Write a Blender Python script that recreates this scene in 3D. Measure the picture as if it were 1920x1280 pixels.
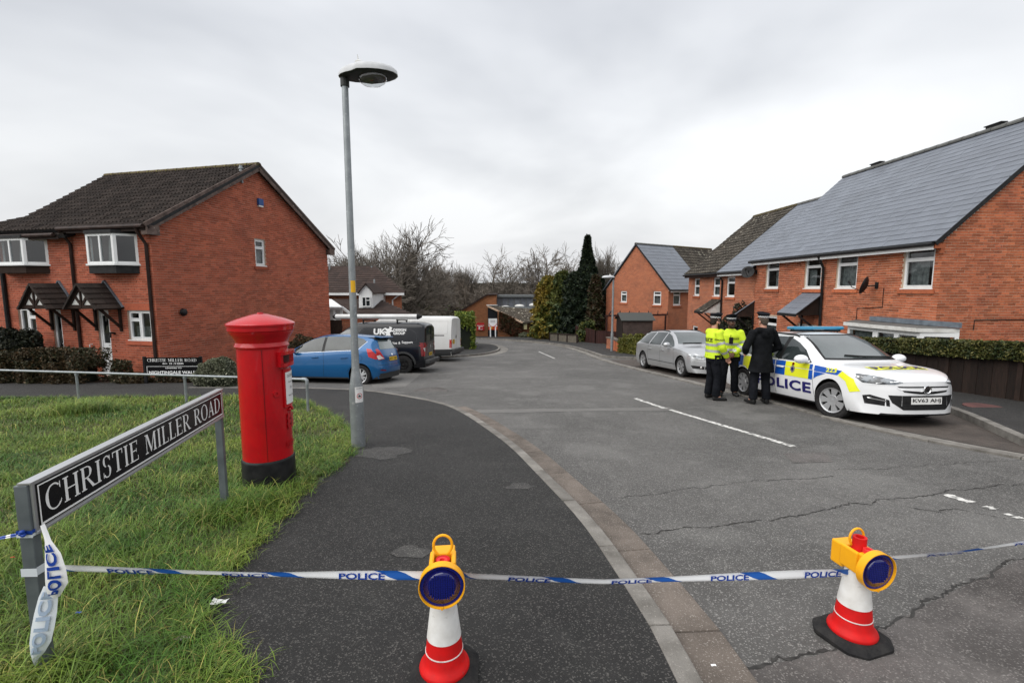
import bpy, bmesh, math, random
import numpy as np
from mathutils import Vector, Matrix
from mathutils.bvhtree import BVHTree
from mathutils.geometry import tessellate_polygon
random.seed(7); rng = np.random.default_rng(11)
for o in list(bpy.data.objects): bpy.data.objects.remove(o)
sc = bpy.context.scene
COL = sc.collection
R = math.radians
# ------------------------------------------------------------------ camera
FPX = 887.0; PITCH = math.atan(99.5/FPX); CP, SP = math.cos(PITCH), math.sin(PITCH); CZ = 1.7
cd = bpy.data.cameras.new('camera'); cam = bpy.data.objects.new('camera', cd); COL.objects.link(cam)
cam.location = (0, 0, CZ); cam.rotation_euler = (math.pi/2-PITCH, 0, 0)
cd.sensor_width = 36; cd.lens = 36*FPX/1920; cd.clip_start = .05; cd.clip_end = 3000
sc.camera = cam
# ------------------------------------------------------------------ overcast sky, soft sun
w = bpy.data.worlds.new('World'); sc.world = w; w.use_nodes = True
nt = w.node_tree; N = nt.nodes; LK = nt.links; N.clear()
SUN_EL, SUN_AZ = R(52), R(235)
def wn(t, **k):
    n = N.new(t)
    for a, b in k.items(): setattr(n, a, b)
    return n
sky = wn('ShaderNodeTexSky', sky_type='NISHITA', sun_disc=False, sun_elevation=SUN_EL, sun_rotation=SUN_AZ, air_density=2.0, dust_density=4.0)
skys = wn('ShaderNodeMix', data_type='RGBA', blend_type='MULTIPLY'); skys.inputs[0].default_value = 1
LK.new(sky.outputs[0], skys.inputs[6]); skys.inputs[7].default_value = (.10, .10, .10, 1)
tc = wn('ShaderNodeTexCoord'); sep = wn('ShaderNodeSeparateXYZ'); LK.new(tc.outputs['Generated'], sep.inputs[0])
zz = wn('ShaderNodeMath', operation='MAXIMUM'); LK.new(sep.outputs[2], zz.inputs[0]); zz.inputs[1].default_value = 0.0
za = wn('ShaderNodeMath', operation='ADD'); LK.new(zz.outputs[0], za.inputs[0]); za.inputs[1].default_value = .16
dx = wn('ShaderNodeMath', operation='DIVIDE'); LK.new(sep.outputs[0], dx.inputs[0]); LK.new(za.outputs[0], dx.inputs[1])
dy = wn('ShaderNodeMath', operation='DIVIDE'); LK.new(sep.outputs[1], dy.inputs[0]); LK.new(za.outputs[0], dy.inputs[1])
cmb = wn('ShaderNodeCombineXYZ'); LK.new(dx.outputs[0], cmb.inputs[0]); LK.new(dy.outputs[0], cmb.inputs[1]); cmb.inputs[2].default_value = 3.3
n1 = wn('ShaderNodeTexNoise'); n1.inputs['Scale'].default_value = .42; n1.inputs['Detail'].default_value = 5; n1.inputs['Roughness'].default_value = .48; n1.inputs['Distortion'].default_value = .35
LK.new(cmb.outputs[0], n1.inputs[0])
cr = wn('ShaderNodeValToRGB'); LK.new(n1.outputs[0], cr.inputs[0])
cr.color_ramp.elements[0].position = .33; cr.color_ramp.elements[0].color = (.345, .355, .378, 1)
cr.color_ramp.elements[1].position = .60; cr.color_ramp.elements[1].color = (.575, .583, .597, 1)
mx = wn('ShaderNodeMix', data_type='RGBA'); mx.inputs[0].default_value = .94
# standard overcast law: luminance rises smoothly from horizon to zenith
ov_ = wn('ShaderNodeMath', operation='MULTIPLY_ADD'); LK.new(zz.outputs[0], ov_.inputs[0]); ov_.inputs[1].default_value = .50; ov_.inputs[2].default_value = .80
cs_ = wn('ShaderNodeMix', data_type='RGBA', blend_type='MULTIPLY'); cs_.inputs[0].default_value = 1; LK.new(cr.outputs[0], cs_.inputs[6]); LK.new(ov_.outputs[0], cs_.inputs[7])
LK.new(skys.outputs[2], mx.inputs[6]); LK.new(cs_.outputs[2], mx.inputs[7])
bg = wn('ShaderNodeBackground'); LK.new(mx.outputs[2], bg.inputs[0]); bg.inputs[1].default_value = 1.0
ow = wn('ShaderNodeOutputWorld'); LK.new(bg.outputs[0], ow.inputs[0])
sl = bpy.data.lights.new('sun', 'SUN'); sl.energy = 1.5; sl.angle = R(75); sl.color = (1, .97, .93)
so = bpy.data.objects.new('sun', sl); COL.objects.link(so)
so.rotation_euler = Vector((math.sin(SUN_AZ)*math.cos(SUN_EL), math.cos(SUN_AZ)*math.cos(SUN_EL), math.sin(SUN_EL))).to_track_quat('Z', 'Y').to_euler()
sc.view_settings.view_transform = 'Standard'; sc.view_settings.look = 'None'; sc.view_settings.gamma = 1
sc.view_settings.use_curve_mapping = False; sc.view_settings.exposure = 0.98
# ------------------------------------------------------------------ ground height and photo geometry
_ys = np.linspace(-60, 900, 9601)
_sl = np.interp(_ys, [.3, 1.7, 14, 18, 50, 58, 900], [0, .08, .08, .068, .066, 0, 0])
_zs = -np.concatenate([[0], np.cumsum((_sl[1:]+_sl[:-1])/2*(_ys[1]-_ys[0]))])
def g(y): return float(np.interp(y, _ys, _zs))
def ray(u, v):
    a = (u-960)/FPX; b = (640-v)/FPX
    return Vector((a, CP+b*SP, -SP+b*CP))
def G(u, v, h=0.0):
    d = ray(u, v); lo, hi = .3, 120.
    for i in range(50):
        m = (lo+hi)/2
        if CZ+d.z*m/d.y > g(m)+h: lo = m
        else: hi = m
    k = lo/d.y
    return Vector((d.x*k, lo, g(lo)+h))
def PY(u, v, y):
    d = ray(u, v); k = y/d.y; return Vector((d.x*k, y, CZ+d.z*k))
# ------------------------------------------------------------------ materials
def newmat(name):
    m = bpy.data.materials.new(name); m.use_nodes = True
    nt = m.node_tree; nt.nodes.clear()
    b = nt.nodes.new('ShaderNodeBsdfPrincipled'); o = nt.nodes.new('ShaderNodeOutputMaterial'); nt.links.new(b.outputs[0], o.inputs[0])
    return m, nt, b
def nd(nt, t, ins=None, **k):
    n = nt.nodes.new(t)
    for a, b in k.items(): setattr(n, a, b)
    for a, b in (ins or {}).items():
        if hasattr(b, 'node'): nt.links.new(b, n.inputs[a])
        else: n.inputs[a].default_value = b
    return n
def rgba(c): return (c[0], c[1], c[2], 1)
def mixc(nt, f, a, b, bt='MIX'):
    n = nd(nt, 'ShaderNodeMix', data_type='RGBA', blend_type=bt)
    for i, x in ((0, f), (6, a), (7, b)):
        if hasattr(x, 'node'): nt.links.new(x, n.inputs[i])
        elif i and not isinstance(x, float): n.inputs[i].default_value = rgba(x)
        else: n.inputs[i].default_value = x
    return n.outputs[2]
def ramp(nt, x, p0, p1, a=0., b=1.):
    return nd(nt, 'ShaderNodeMapRange', {0: x, 1: p0, 2: p1, 3: a, 4: b}).outputs[0]
def noise(nt, vec, scale, detail=4, rough=.55):
    return nd(nt, 'ShaderNodeTexNoise', {'Vector': vec, 'Scale': scale, 'Detail': detail, 'Roughness': rough}).outputs[0]
def island(nt):
    a = nd(nt, 'ShaderNodeObjectInfo').outputs['Random']; b = nd(nt, 'ShaderNodeNewGeometry').outputs['Random Per Island']
    s = nd(nt, 'ShaderNodeMath', {0: a, 1: b}, operation='ADD').outputs[0]
    return nd(nt, 'ShaderNodeMath', {0: s}, operation='FRACT').outputs[0]
def M(name, col, rough=.6, metal=0., col2=None, nscale=4, lo=.35, hi=.7, bump=0., bscale=60, coat=0., spec=.3, rand=0., col3=None, n3=30, l3=.6, h3=.75, trans=0., sheen=0., detail=4, stain=None):
    m, nt, b = newmat(name)
    tcn = nd(nt, 'ShaderNodeTexCoord'); vec = tcn.outputs['Object']
    c = rgba(col)
    if col2: c = mixc(nt, ramp(nt, noise(nt, vec, nscale, detail), lo, hi), col, col2)
    if col3: c = mixc(nt, ramp(nt, noise(nt, vec, n3, 3), l3, h3), c, col3)
    if stain: c = mixc(nt, ramp(nt, noise(nt, vec, stain[1], 6, .62), stain[2], stain[3], 0., stain[4]), c, stain[0])
    if rand:
        v = nd(nt, 'ShaderNodeMapRange', {0: island(nt), 1: 0., 2: 1., 3: 1-rand, 4: 1+rand}).outputs[0]
        h = nd(nt, 'ShaderNodeHueSaturation', {'Value': v, 'Color': c}); c = h.outputs[0]
    if hasattr(c, 'node'): nt.links.new(c, b.inputs['Base Color'])
    else: b.inputs['Base Color'].default_value = c
    b.inputs['Roughness'].default_value = rough; b.inputs['Metallic'].default_value = metal
    b.inputs['Coat Weight'].default_value = coat; b.inputs['Coat Roughness'].default_value = .06
    b.inputs['Specular IOR Level'].default_value = spec
    if trans: b.inputs['Transmission Weight'].default_value = trans
    if sheen: b.inputs['Sheen Weight'].default_value = sheen
    if bump:
        bn = nd(nt, 'ShaderNodeBump', {'Height': noise(nt, vec, bscale, 5), 'Strength': bump, 'Distance': .02}); nt.links.new(bn.outputs[0], b.inputs['Normal'])
    return m
def asphalt(name, base, dark, light, speck, s_amt=.5, big=.35, worn=None):
    m, nt, b = newmat(name); vec = nd(nt, 'ShaderNodeTexCoord').outputs['Object']
    c = mixc(nt, ramp(nt, noise(nt, vec, big, 6, .6), .35, .68), base, dark)
    c = mixc(nt, ramp(nt, noise(nt, vec, 2.6, 5, .65), .52, .75, 0., .55), c, light)
    c = mixc(nt, ramp(nt, noise(nt, vec, 11., 4, .6), .5, .72, 0., .5), c, dark)
    c = mixc(nt, ramp(nt, noise(nt, vec, 1.5, 6, .7), .56, .72, 0., .6), c, dark)
    if worn: c = mixc(nt, ramp(nt, noise(nt, vec, .9, 3, .5), .56, .66, 0., .6), c, worn)
    vo = nd(nt, 'ShaderNodeTexVoronoi', {'Vector': vec, 'Scale': 150.})
    r2 = nd(nt, 'ShaderNodeSeparateColor', {0: vo.outputs['Color']}).outputs[0]
    c = mixc(nt, ramp(nt, r2, .80, .99, 0., s_amt*1.25), c, speck)
    fine = noise(nt, vec, 160., 2, .7)
    c = mixc(nt, ramp(nt, fine, .52, .72, 0., .45), c, dark)
    nt.links.new(c, b.inputs['Base Color']); b.inputs['Roughness'].default_value = .82; b.inputs['Specular IOR Level'].default_value = .35
    hgt = nd(nt, 'ShaderNodeMath', {0: vo.outputs['Distance'], 1: fine}, operation='ADD').outputs[0]
    bn = nd(nt, 'ShaderNodeBump', {'Height': hgt, 'Strength': .55, 'Distance': .006}); nt.links.new(bn.outputs[0], b.inputs['Normal'])
    return m
def brickmat(name, c1, c2, mortar, stain=(.10, .06, .045)):
    m, nt, b = newmat(name); uv = nd(nt, 'ShaderNodeTexCoord').outputs['UV']; ob = nd(nt, 'ShaderNodeTexCoord').outputs['Object']
    bt = nd(nt, 'ShaderNodeTexBrick', {'Vector': uv, 'Color1': rgba(c1), 'Color2': rgba(c2), 'Mortar': rgba(mortar), 'Scale': 1., 'Mortar Size': .006, 'Mortar Smooth': .2, 'Brick Width': .225, 'Row Height': .075})
    c = mixc(nt, ramp(nt, noise(nt, ob, 1.1, 5), .5, .78, 0., .55), bt.outputs[0], stain)
    c = mixc(nt, ramp(nt, noise(nt, ob, 9., 4), .5, .75, 0., .35), c, stain)
    nt.links.new(c, b.inputs['Base Color']); b.inputs['Roughness'].default_value = .9; b.inputs['Specular IOR Level'].default_value = .2
    bn = nd(nt, 'ShaderNodeBump', {'Height': bt.outputs['Fac'], 'Strength': .6, 'Distance': .01}); bn.invert = True; nt.links.new(bn.outputs[0], b.inputs['Normal'])
    return m
def glassmat(name, tint=(.55, .6, .6), fac=.045):
    m = bpy.data.materials.new(name); m.use_nodes = True; nt = m.node_tree; nt.nodes.clear()
    o = nt.nodes.new('ShaderNodeOutputMaterial'); t = nd(nt, 'ShaderNodeBsdfTransparent', {0: rgba(tint)}); gl = nd(nt, 'ShaderNodeBsdfGlossy', {0: (1, 1, 1, 1), 1: .03})
    fr = nd(nt, 'ShaderNodeFresnel', {0: ramp(nt, nd(nt, 'ShaderNodeNewGeometry').outputs['Backfacing'], 0., 1., 1.5, .6667)}); f2 = ramp(nt, fr.outputs[0], 0., 1., fac, 1.)
    mxs = nd(nt, 'ShaderNodeMixShader', {0: f2}); nt.links.new(t.outputs[0], mxs.inputs[1]); nt.links.new(gl.outputs[0], mxs.inputs[2]); nt.links.new(mxs.outputs[0], o.inputs[0])
    return m
def stripemat(name, c1, c2, per, slant, fill=.5):
    m, nt, b = newmat(name); uv = nd(nt, 'ShaderNodeTexCoord').outputs['UV']; s = nd(nt, 'ShaderNodeSeparateXYZ', {0: uv})
    q = nd(nt, 'ShaderNodeMath', {0: s.outputs[1], 1: slant, 2: s.outputs[0]}, operation='MULTIPLY_ADD').outputs[0]
    q = nd(nt, 'ShaderNodeMath', {0: q, 1: per}, operation='DIVIDE').outputs[0]
    q = nd(nt, 'ShaderNodeMath', {0: q}, operation='FRACT').outputs[0]
    q = nd(nt, 'ShaderNodeMath', {0: q, 1: fill}, operation='LESS_THAN').outputs[0]
    nt.links.new(mixc(nt, q, c1, c2), b.inputs['Base Color']); b.inputs['Roughness'].default_value = .3
    b.inputs['Transmission Weight'].default_value = .0
    return m
def leafmat(name, c1, c2, c3, rand=.35, rough=.6, nscale=2., thr=.72):
    m, nt, b = newmat(name); ob = nd(nt, 'ShaderNodeTexCoord').outputs['Object']; r = island(nt)
    c = mixc(nt, ramp(nt, noise(nt, ob, nscale, 3), .4, .62), c1, c2)
    c = mixc(nt, ramp(nt, r, thr, thr+.08), c, c3)
    v = nd(nt, 'ShaderNodeMapRange', {0: nd(nt, 'ShaderNodeMath', {0: nd(nt, 'ShaderNodeMath', {0: r, 1: 7.31}, operation='MULTIPLY').outputs[0]}, operation='FRACT').outputs[0], 1: 0., 2: 1., 3: 1-rand, 4: 1+rand}).outputs[0]
    c = nd(nt, 'ShaderNodeHueSaturation', {'Value': v, 'Color': c}).outputs[0]
    nt.links.new(c, b.inputs['Base Color']); b.inputs['Roughness'].default_value = rough; b.inputs['Specular IOR Level'].default_value = .3
    return m
MT = dict(
 road=asphalt('road_asphalt', (.108, .104, .099), (.056, .054, .051), (.165, .159, .15), (.36, .35, .33), .5, worn=(.135, .131, .124)),
 pave=asphalt('footway_asphalt', (.024, .0233, .0225), (.012, .0117, .0112), (.040, .0385, .0365), (.20, .19, .175), .34, big=.6),
 patch=asphalt('patched_asphalt', (.115, .105, .10), (.05, .045, .042), (.17, .155, .145), (.32, .3, .28), .4, 1.2),
 bay=asphalt('bay_paving', (.085, .07, .06), (.045, .037, .032), (.13, .105, .09), (.2, .18, .15), .2, 1.0),
 tar=M('tar_joint', (.018, .017, .016), .8, col2=(.05, .048, .045), nscale=14),
 bandtar=asphalt('repair_band', (.16, .155, .145), (.11, .105, .1), (.2, .19, .18), (.3, .3, .28), .3),
 kerb=M('kerb_concrete', (.225, .212, .192), .85, col2=(.11, .102, .09), nscale=5, col3=(.33, .31, .28), n3=90, bump=.5, bscale=120, rand=.14),
 channel=M('channel_concrete', (.165, .138, .117), .88, col2=(.09, .075, .063), nscale=4, col3=(.30, .27, .24), n3=110, l3=.58, h3=.68, bump=.6, bscale=150, rand=.1),
 white_line=M('road_paint', (.62, .61, .58), .75, col2=(.14, .138, .13), nscale=16, lo=.46, hi=.62, detail=7),
 soil=M('turf_soil', (.045, .05, .02), .95, col2=(.08, .075, .03), nscale=3, bump=.6, bscale=25),
 earth=M('planting_soil', (.07, .05, .035), .95, col2=(.03, .022, .016), nscale=6, bump=.8, bscale=20),
 field=M('far_ground', (.05, .055, .025), .95, col2=(.075, .06, .035), nscale=.3),
 white=M('white_upvc', (.78, .79, .79), .35, col2=(.70, .71, .71), nscale=3),
 offwhite=M('weathered_white', (.66, .66, .64), .6, col2=(.48, .47, .44), nscale=5),
 black=M('black_plastic', (.009, .009, .010), .5, spec=.2, col2=(.022, .022, .022), nscale=9),
 rubber=M('rubber', (.014, .014, .015), .8, spec=.15, col2=(.030, .029, .028), nscale=20, bump=.3, bscale=80),
 gutter=M('brown_gutter', (.020, .012, .010), .6, spec=.2, col2=(.05, .03, .025), nscale=4),
 bargeboard=M('weathered_bargeboard', (.14, .10, .085), .8, col2=(.055, .038, .032), nscale=6, col3=(.28, .25, .22), n3=14, l3=.62, h3=.75, bump=.4, bscale=40),
 timber=M('brown_timber', (.032, .020, .015), .8, spec=.15, col2=(.02, .012, .009), nscale=6),
 darkwood=M('dark_fence_wood', (.026, .015, .011), .8, col2=(.012, .008, .006), nscale=5, bump=.3, bscale=30, rand=.3),
 redwood=M('red_brown_fence', (.040, .012, .009), .75, col2=(.022, .008, .007), nscale=5, rand=.25),
 greywood=M('grey_timber', (.16, .14, .11), .85, col2=(.08, .07, .055), nscale=7, rand=.2),
 lead=M('lead_flashing', (.16, .19, .22), .55, col2=(.09, .105, .125), nscale=5),
 mortarL=M('mortar_left', (.50, .36, .28), .95, col2=(.38, .26, .20), nscale=2, bump=.4, bscale=90),
 mortarR=M('mortar_right', (.66, .54, .42), .95, col2=(.52, .40, .30), nscale=2, bump=.4, bscale=90),
 brickL=M('red_brick', (.41, .112, .060), .9, col2=(.32, .083, .048), nscale=1.3, col3=(.16, .045, .035), n3=22, l3=.55, h3=.8, bump=.5, bscale=70, rand=.24, spec=.2, stain=((.16, .062, .043), .55, .52, .74, .45)),
 brickR=M('orange_brick', (.46, .142, .064), .9, col2=(.35, .10, .050), nscale=1.5, col3=(.17, .055, .035), n3=14, l3=.56, h3=.74, bump=.5, bscale=70, rand=.30, spec=.2, stain=((.20, .075, .045), .6, .50, .72, .5)),
 brickfar=brickmat('far_orange_brick', (.42, .135, .064), (.31, .098, .052), (.46, .31, .21)),
 brickR2=brickmat('terrace_brick', (.45, .140, .064), (.32, .098, .052), (.56, .41, .30)),
 brickbuild=brickmat('brown_brick', (.30, .115, .05), (.21, .08, .038), (.27, .16, .09), (.13, .075, .03)),
 tileL=M('brown_roof_tile', (.040, .030, .025), .9, col2=(.020, .015, .013), nscale=1.6, col3=(.11, .09, .065), n3=18, l3=.64, h3=.78, bump=.5, bscale=40, rand=.30, spec=.3),
 tileM=M('mossy_roof_tile', (.055, .046, .036), .95, col2=(.03, .026, .021), nscale=2, col3=(.34, .32, .26), n3=5.5, l3=.60, h3=.68, bump=.5, bscale=40, rand=.35, spec=.2),
 tileB=M('dark_brown_tile', (.048, .028, .022), .85, col2=(.026, .017, .014), nscale=1, rand=.25),
 slate=M('blue_grey_slate', (.150, .166, .195), .42, col2=(.125, .138, .162), nscale=1.2, bump=.25, bscale=30, rand=.08, spec=.4, stain=((.085, .093, .105), .45, .48, .72, .6)),
 ridge=M('ridge_tile_grey', (.13, .13, .125), .7, col2=(.08, .085, .08), nscale=3, rand=.15),
 ridgemoss=M('mossy_ridge_tile', (.075, .05, .035), .9, col2=(.12, .11, .03), nscale=6, lo=.45, hi=.6, rand=.2),
 glass=glassmat('window_glass'),
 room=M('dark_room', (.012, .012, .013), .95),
 curtain=M('net_curtain', (.36, .37, .37), .9, col2=(.16, .165, .17), nscale=9),
 galv=M('galvanised_steel', (.30, .325, .335), .48, .55, col2=(.22, .24, .25), nscale=7, col3=(.42, .44, .45), n3=26, l3=.6, h3=.72, spec=.5),
 grey_paint=M('grey_metal', (.17, .18, .185), .5, .3, col2=(.11, .12, .12), nscale=6),
 leadlamp=M('lamp_housing_grey', (.52, .53, .54), .5, col2=(.40, .41, .42), nscale=8),
 lampdark=M('lamp_underside', (.03, .032, .03), .5),
 clear=glassmat('lamp_bowl_glass', (.85, .86, .86), .06),
 red_box=M('letterbox_red', (.46, .005, .010), .25, col2=(.36, .006, .010), nscale=5, lo=.45, hi=.72, coat=.35, col3=(.30, .02, .02), n3=24, l3=.66, h3=.8),
 red_dark=M('letterbox_slot', (.04, .002, .003), .5),
 box_black=M('letterbox_base_black', (.006, .006, .007), .4, spec=.2, col2=(.02, .02, .02), nscale=9),
 paper=M('white_print', (.72, .72, .71), .5),
 ink=M('black_print', (.012, .012, .012), .5),
 redink=M('red_print', (.55, .02, .02), .5),
 sign_black=M('sign_black', (.005, .005, .006), .22, coat=.15),
 sign_white=M('sign_white', (.82, .82, .81), .4),
 alu=M('aluminium', (.55, .56, .57), .38, .8),
 chrome=M('chrome', (.75, .76, .77), .12, 1.),
)
# ------------------------------------------------------------------ mesh builder and scene helpers
LOCAL = set()
def wloc(o):
    if o is None: return Vector((0, 0, 0))
    r = o
    while r.parent: r = r.parent
    return Vector((0, 0, 0)) if r.name in LOCAL else r.location.copy()
def link(name, me, mat, parent=None, **tags):
    o = bpy.data.objects.new(name, me)
    if mat and not me.materials: me.materials.append(mat)
    COL.objects.link(o)
    if parent: o.parent = parent
    for k, v in tags.items(): o[k] = v
    return o
def root(name, loc, label, cat, group=None, local=False, rot=None):
    o = bpy.data.objects.new(name, None); COL.objects.link(o); o.location = loc; o.empty_display_size = .1
    o['label'] = label; o['category'] = cat
    if group: o['group'] = group
    if local: LOCAL.add(o.name)
    if rot: o.rotation_euler = rot
    return o
class MB:
    def __init__(s): s.v = []; s.f = []; s.uv = None
    def add(s, vs, fs):
        o = len(s.v); s.v += [tuple(q) for q in vs]; s.f += [tuple(i+o for i in f) for f in fs]; return s
    def hexa(s, p): return s.add(p, [(0, 3, 2, 1), (4, 5, 6, 7), (0, 1, 5, 4), (1, 2, 6, 5), (2, 3, 7, 6), (3, 0, 4, 7)])
    def box(s, x0, x1, y0, y1, z0, z1): return s.hexa([(x0, y0, z0), (x1, y0, z0), (x1, y1, z0), (x0, y1, z0), (x0, y0, z1), (x1, y0, z1), (x1, y1, z1), (x0, y1, z1)])
    def fbox(s, F, u0, u1, n0, n1, z0, z1): return s.hexa([F.pt(*q) for q in ((u0, n0, z0), (u1, n0, z0), (u1, n1, z0), (u0, n1, z0), (u0, n0, z1), (u1, n0, z1), (u1, n1, z1), (u0, n1, z1))])
    def beam(s, a, b, w, h, up=(0, 0, 1)):
        a, b = Vector(a), Vector(b); d = (b-a).normalized(); x = d.cross(Vector(up))
        x = x.normalized() if x.length > 1e-4 else Vector((1, 0, 0)); y = x.cross(d)
        q = [(-w/2, -h/2), (w/2, -h/2), (w/2, h/2), (-w/2, h/2)]
        return s.hexa([a+x*i+y*j for i, j in q]+[b+x*i+y*j for i, j in q])
    def quad(s, *p): return s.add(p, [tuple(range(len(p)))])
    def prism(s, poly, off):
        n = len(poly); off = Vector(off); top = [Vector(p)+off for p in poly]
        return s.add([*poly, *top], [tuple(range(n))[::-1], tuple(range(n, 2*n))]+[(i, (i+1) % n, (i+1) % n+n, i+n) for i in range(n)])
    def tube(s, pts, r, n=8, caps=True, ref=None):
        pts = [Vector(p) for p in pts]; k = len(pts); rs = r if isinstance(r, (list, tuple)) else [r]*k
        vs = []; prev = None
        for i, p in enumerate(pts):
            d = (pts[min(i+1, k-1)]-pts[max(i-1, 0)]).normalized()
            a = prev if prev is not None else (Vector(ref) if ref else (Vector((0, 0, 1)) if abs(d.z) < .9 else Vector((1, 0, 0))))
            x = (a-d*a.dot(d)).normalized(); prev = x; y = d.cross(x)
            rr = rs[i]; ra, rb = rr if isinstance(rr, (tuple, list)) else (rr, rr)
            vs += [p+x*(ra*math.cos(2*math.pi*j/n))+y*(rb*math.sin(2*math.pi*j/n)) for j in range(n)]
        fs = [(i*n+j, i*n+(j+1) % n, (i+1)*n+(j+1) % n, (i+1)*n+j) for i in range(k-1) for j in range(n)]
        if caps: fs += [tuple(range(n))[::-1], tuple((k-1)*n+j for j in range(n))]
        return s.add(vs, fs)
    def lathe(s, prof, n=24, c=(0, 0, 0), ax='z', close=False):
        vs = []
        for r, z in prof:
            for j in range(n):
                a = 2*math.pi*j/n; x, y = r*math.cos(a), r*math.sin(a)
                q = {'z': (x, y, z), 'y': (x, z, y), 'x': (z, x, y)}[ax]; vs.append((c[0]+q[0], c[1]+q[1], c[2]+q[2]))
        k = len(prof); fs = [(i*n+j, i*n+(j+1) % n, (i+1)*n+(j+1) % n, (i+1)*n+j) for i in range(k-1) for j in range(n)]
        if close: fs += [((k-1)*n+j, (k-1)*n+(j+1) % n, (j+1) % n, j) for j in range(n)]
        else: fs += [tuple(range(n))[::-1], tuple((k-1)*n+j for j in range(n))]
        return s.add(vs, fs)
    def ball(s, c, r, n=12, m=8):
        r = r if isinstance(r, (tuple, list)) else (r, r, r); vs = []
        for i in range(m+1):
            t = math.pi*i/m
            for j in range(n):
                a = 2*math.pi*j/n; vs.append((c[0]+r[0]*math.sin(t)*math.cos(a), c[1]+r[1]*math.sin(t)*math.sin(a), c[2]+r[2]*math.cos(t)))
        return s.add(vs, [(i*n+j, (i+1)*n+j, (i+1)*n+(j+1) % n, i*n+(j+1) % n) for i in range(m) for j in range(n)])
    def mesh(s, name, off=Vector((0, 0, 0))):
        me = bpy.data.meshes.new(name); me.from_pydata([tuple(Vector(v)-off) for v in s.v], [], s.f)
        bm = bmesh.new(); bm.from_mesh(me); bmesh.ops.remove_doubles(bm, verts=bm.verts, dist=1e-5); bmesh.ops.recalc_face_normals(bm, faces=bm.faces); bm.to_mesh(me); bm.free()
        return me
    def build(s, name, mat, parent=None, smooth=0, bevel=0, **tags):
        me = s.mesh(name, wloc(parent)); o = link(name, me, mat, parent, **tags)
        if bevel:
            b = o.modifiers.new('bevel', 'BEVEL'); b.width = bevel; b.segments = 2; b.limit_method = 'ANGLE'; b.angle_limit = R(40)
        if smooth:
            me.shade_smooth()
            if smooth > 1: me.set_sharp_from_angle(angle=R(smooth))
        return o
class Fr:
    def __init__(s, O, U, flip=1):
        s.O = Vector(O); s.U = Vector((U[0], U[1], 0)).normalized(); s.N = Vector((s.U.y, -s.U.x, 0))*flip
    def pt(s, u, n, z): return s.O+s.U*u+s.N*n+Vector((0, 0, z))
    def px(s, u, v, n=0.):
        d = ray(u, v); o = s.O+s.N*n; k = (o-Vector((0, 0, CZ))).dot(s.N)/d.dot(s.N); p = Vector((0, 0, CZ))+d*k-s.O
        return p.dot(s.U), p.z
    def rect(s, u0, v0, u1, v1):
        a, b = s.px(u0, v0), s.px(u1, v1); m = s.px((u0+u1)/2, v0)[1], s.px((u0+u1)/2, v1)[1]
        return min(a[0], b[0]), min(m), max(a[0], b[0]), max(m)
CUBE = (np.array([(x, y, z) for z in (-.5, .5) for y in (-.5, .5) for x in (-.5, .5)], float), [(0, 2, 3, 1), (4, 5, 7, 6), (0, 1, 5, 4), (2, 6, 7, 3), (0, 4, 6, 2), (1, 3, 7, 5)])
_protos = {}
def proto_mesh(name, V, F, mat):
    k = (name, id(V), mat.name)
    if k not in _protos:
        me = bpy.data.meshes.new(name); me.from_pydata([tuple(v) for v in V], [], F); me.materials.append(mat); _protos[k] = me
    return _protos[k]
def scatter(name, parent, proto, mats, mat, single=300, rest=None):
    V, F = proto; off = np.array(wloc(parent)); mats = [np.array(m, float) for m in mats]
    if not mats: return
    d = np.array([np.linalg.norm(m[:3, 3]-np.array((0, 0, CZ))) for m in mats]); order = np.argsort(d)
    me = proto_mesh(name, V, F, mat)
    for i in order[:single]:
        m = mats[i].copy(); m[:3, 3] -= off
        o = bpy.data.objects.new(name, me); COL.objects.link(o); o.parent = parent; o.matrix_local = Matrix(m.tolist())
    restm = [mats[i] for i in order[single:]]
    if restm:
        Vh = np.c_[V, np.ones(len(V))]; A = np.array(restm)@Vh.T; A = A[:, :3, :].transpose(0, 2, 1).reshape(-1, 3)-off
        n = len(V); fs = []
        for k in range(len(restm)): fs += [tuple(i+k*n for i in f) for f in F]
        m2 = bpy.data.meshes.new(rest or name); m2.from_pydata(A.tolist(), [], fs)
        link(rest or name+'_field', m2, mat, parent, kind='stuff')
def basis(X, Y, Z, T):
    m = np.eye(4); m[:3, 0] = X; m[:3, 1] = Y; m[:3, 2] = Z; m[:3, 3] = T; return m
def flat(name, poly, h, mat, parent=None, thick=0., step=None, **tags):
    """a sheet laid on the sloping ground, cut where the slope bends"""
    bm = bmesh.new(); vs = [bm.verts.new((p[0], p[1], 0)) for p in poly]
    for t in tessellate_polygon([[Vector((p[0], p[1], 0)) for p in poly]]): bm.faces.new([vs[i] for i in t])
    y0, y1 = min(p[1] for p in poly), max(p[1] for p in poly)
    for yc in [.3, .65, 1., 1.35, 1.7, 14, 15, 16, 17, 18, 30, 40, 50, 52, 54, 56, 58]:
        if y0 < yc < y1: bmesh.ops.bisect_plane(bm, geom=bm.verts[:]+bm.edges[:]+bm.faces[:], plane_co=(0, yc, 0), plane_no=(0, 1, 0))
    if thick:
        r = bmesh.ops.extrude_face_region(bm, geom=bm.faces[:]); top = {v for v in r['geom'] if isinstance(v, bmesh.types.BMVert)}
        for v in bm.verts: v.co.z = g(v.co.y)+h-(0 if v in top else thick)
    else:
        for v in bm.verts: v.co.z = g(v.co.y)+h
    bmesh.ops.recalc_face_normals(bm, faces=bm.faces)
    if not thick:
        for f in bm.faces:
            if f.normal.z < 0: f.normal_flip()
    off = wloc(parent)
    for v in bm.verts: v.co -= off
    me = bpy.data.meshes.new(name); bm.to_mesh(me); bm.free()
    return link(name, me, mat, parent, **tags)
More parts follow.
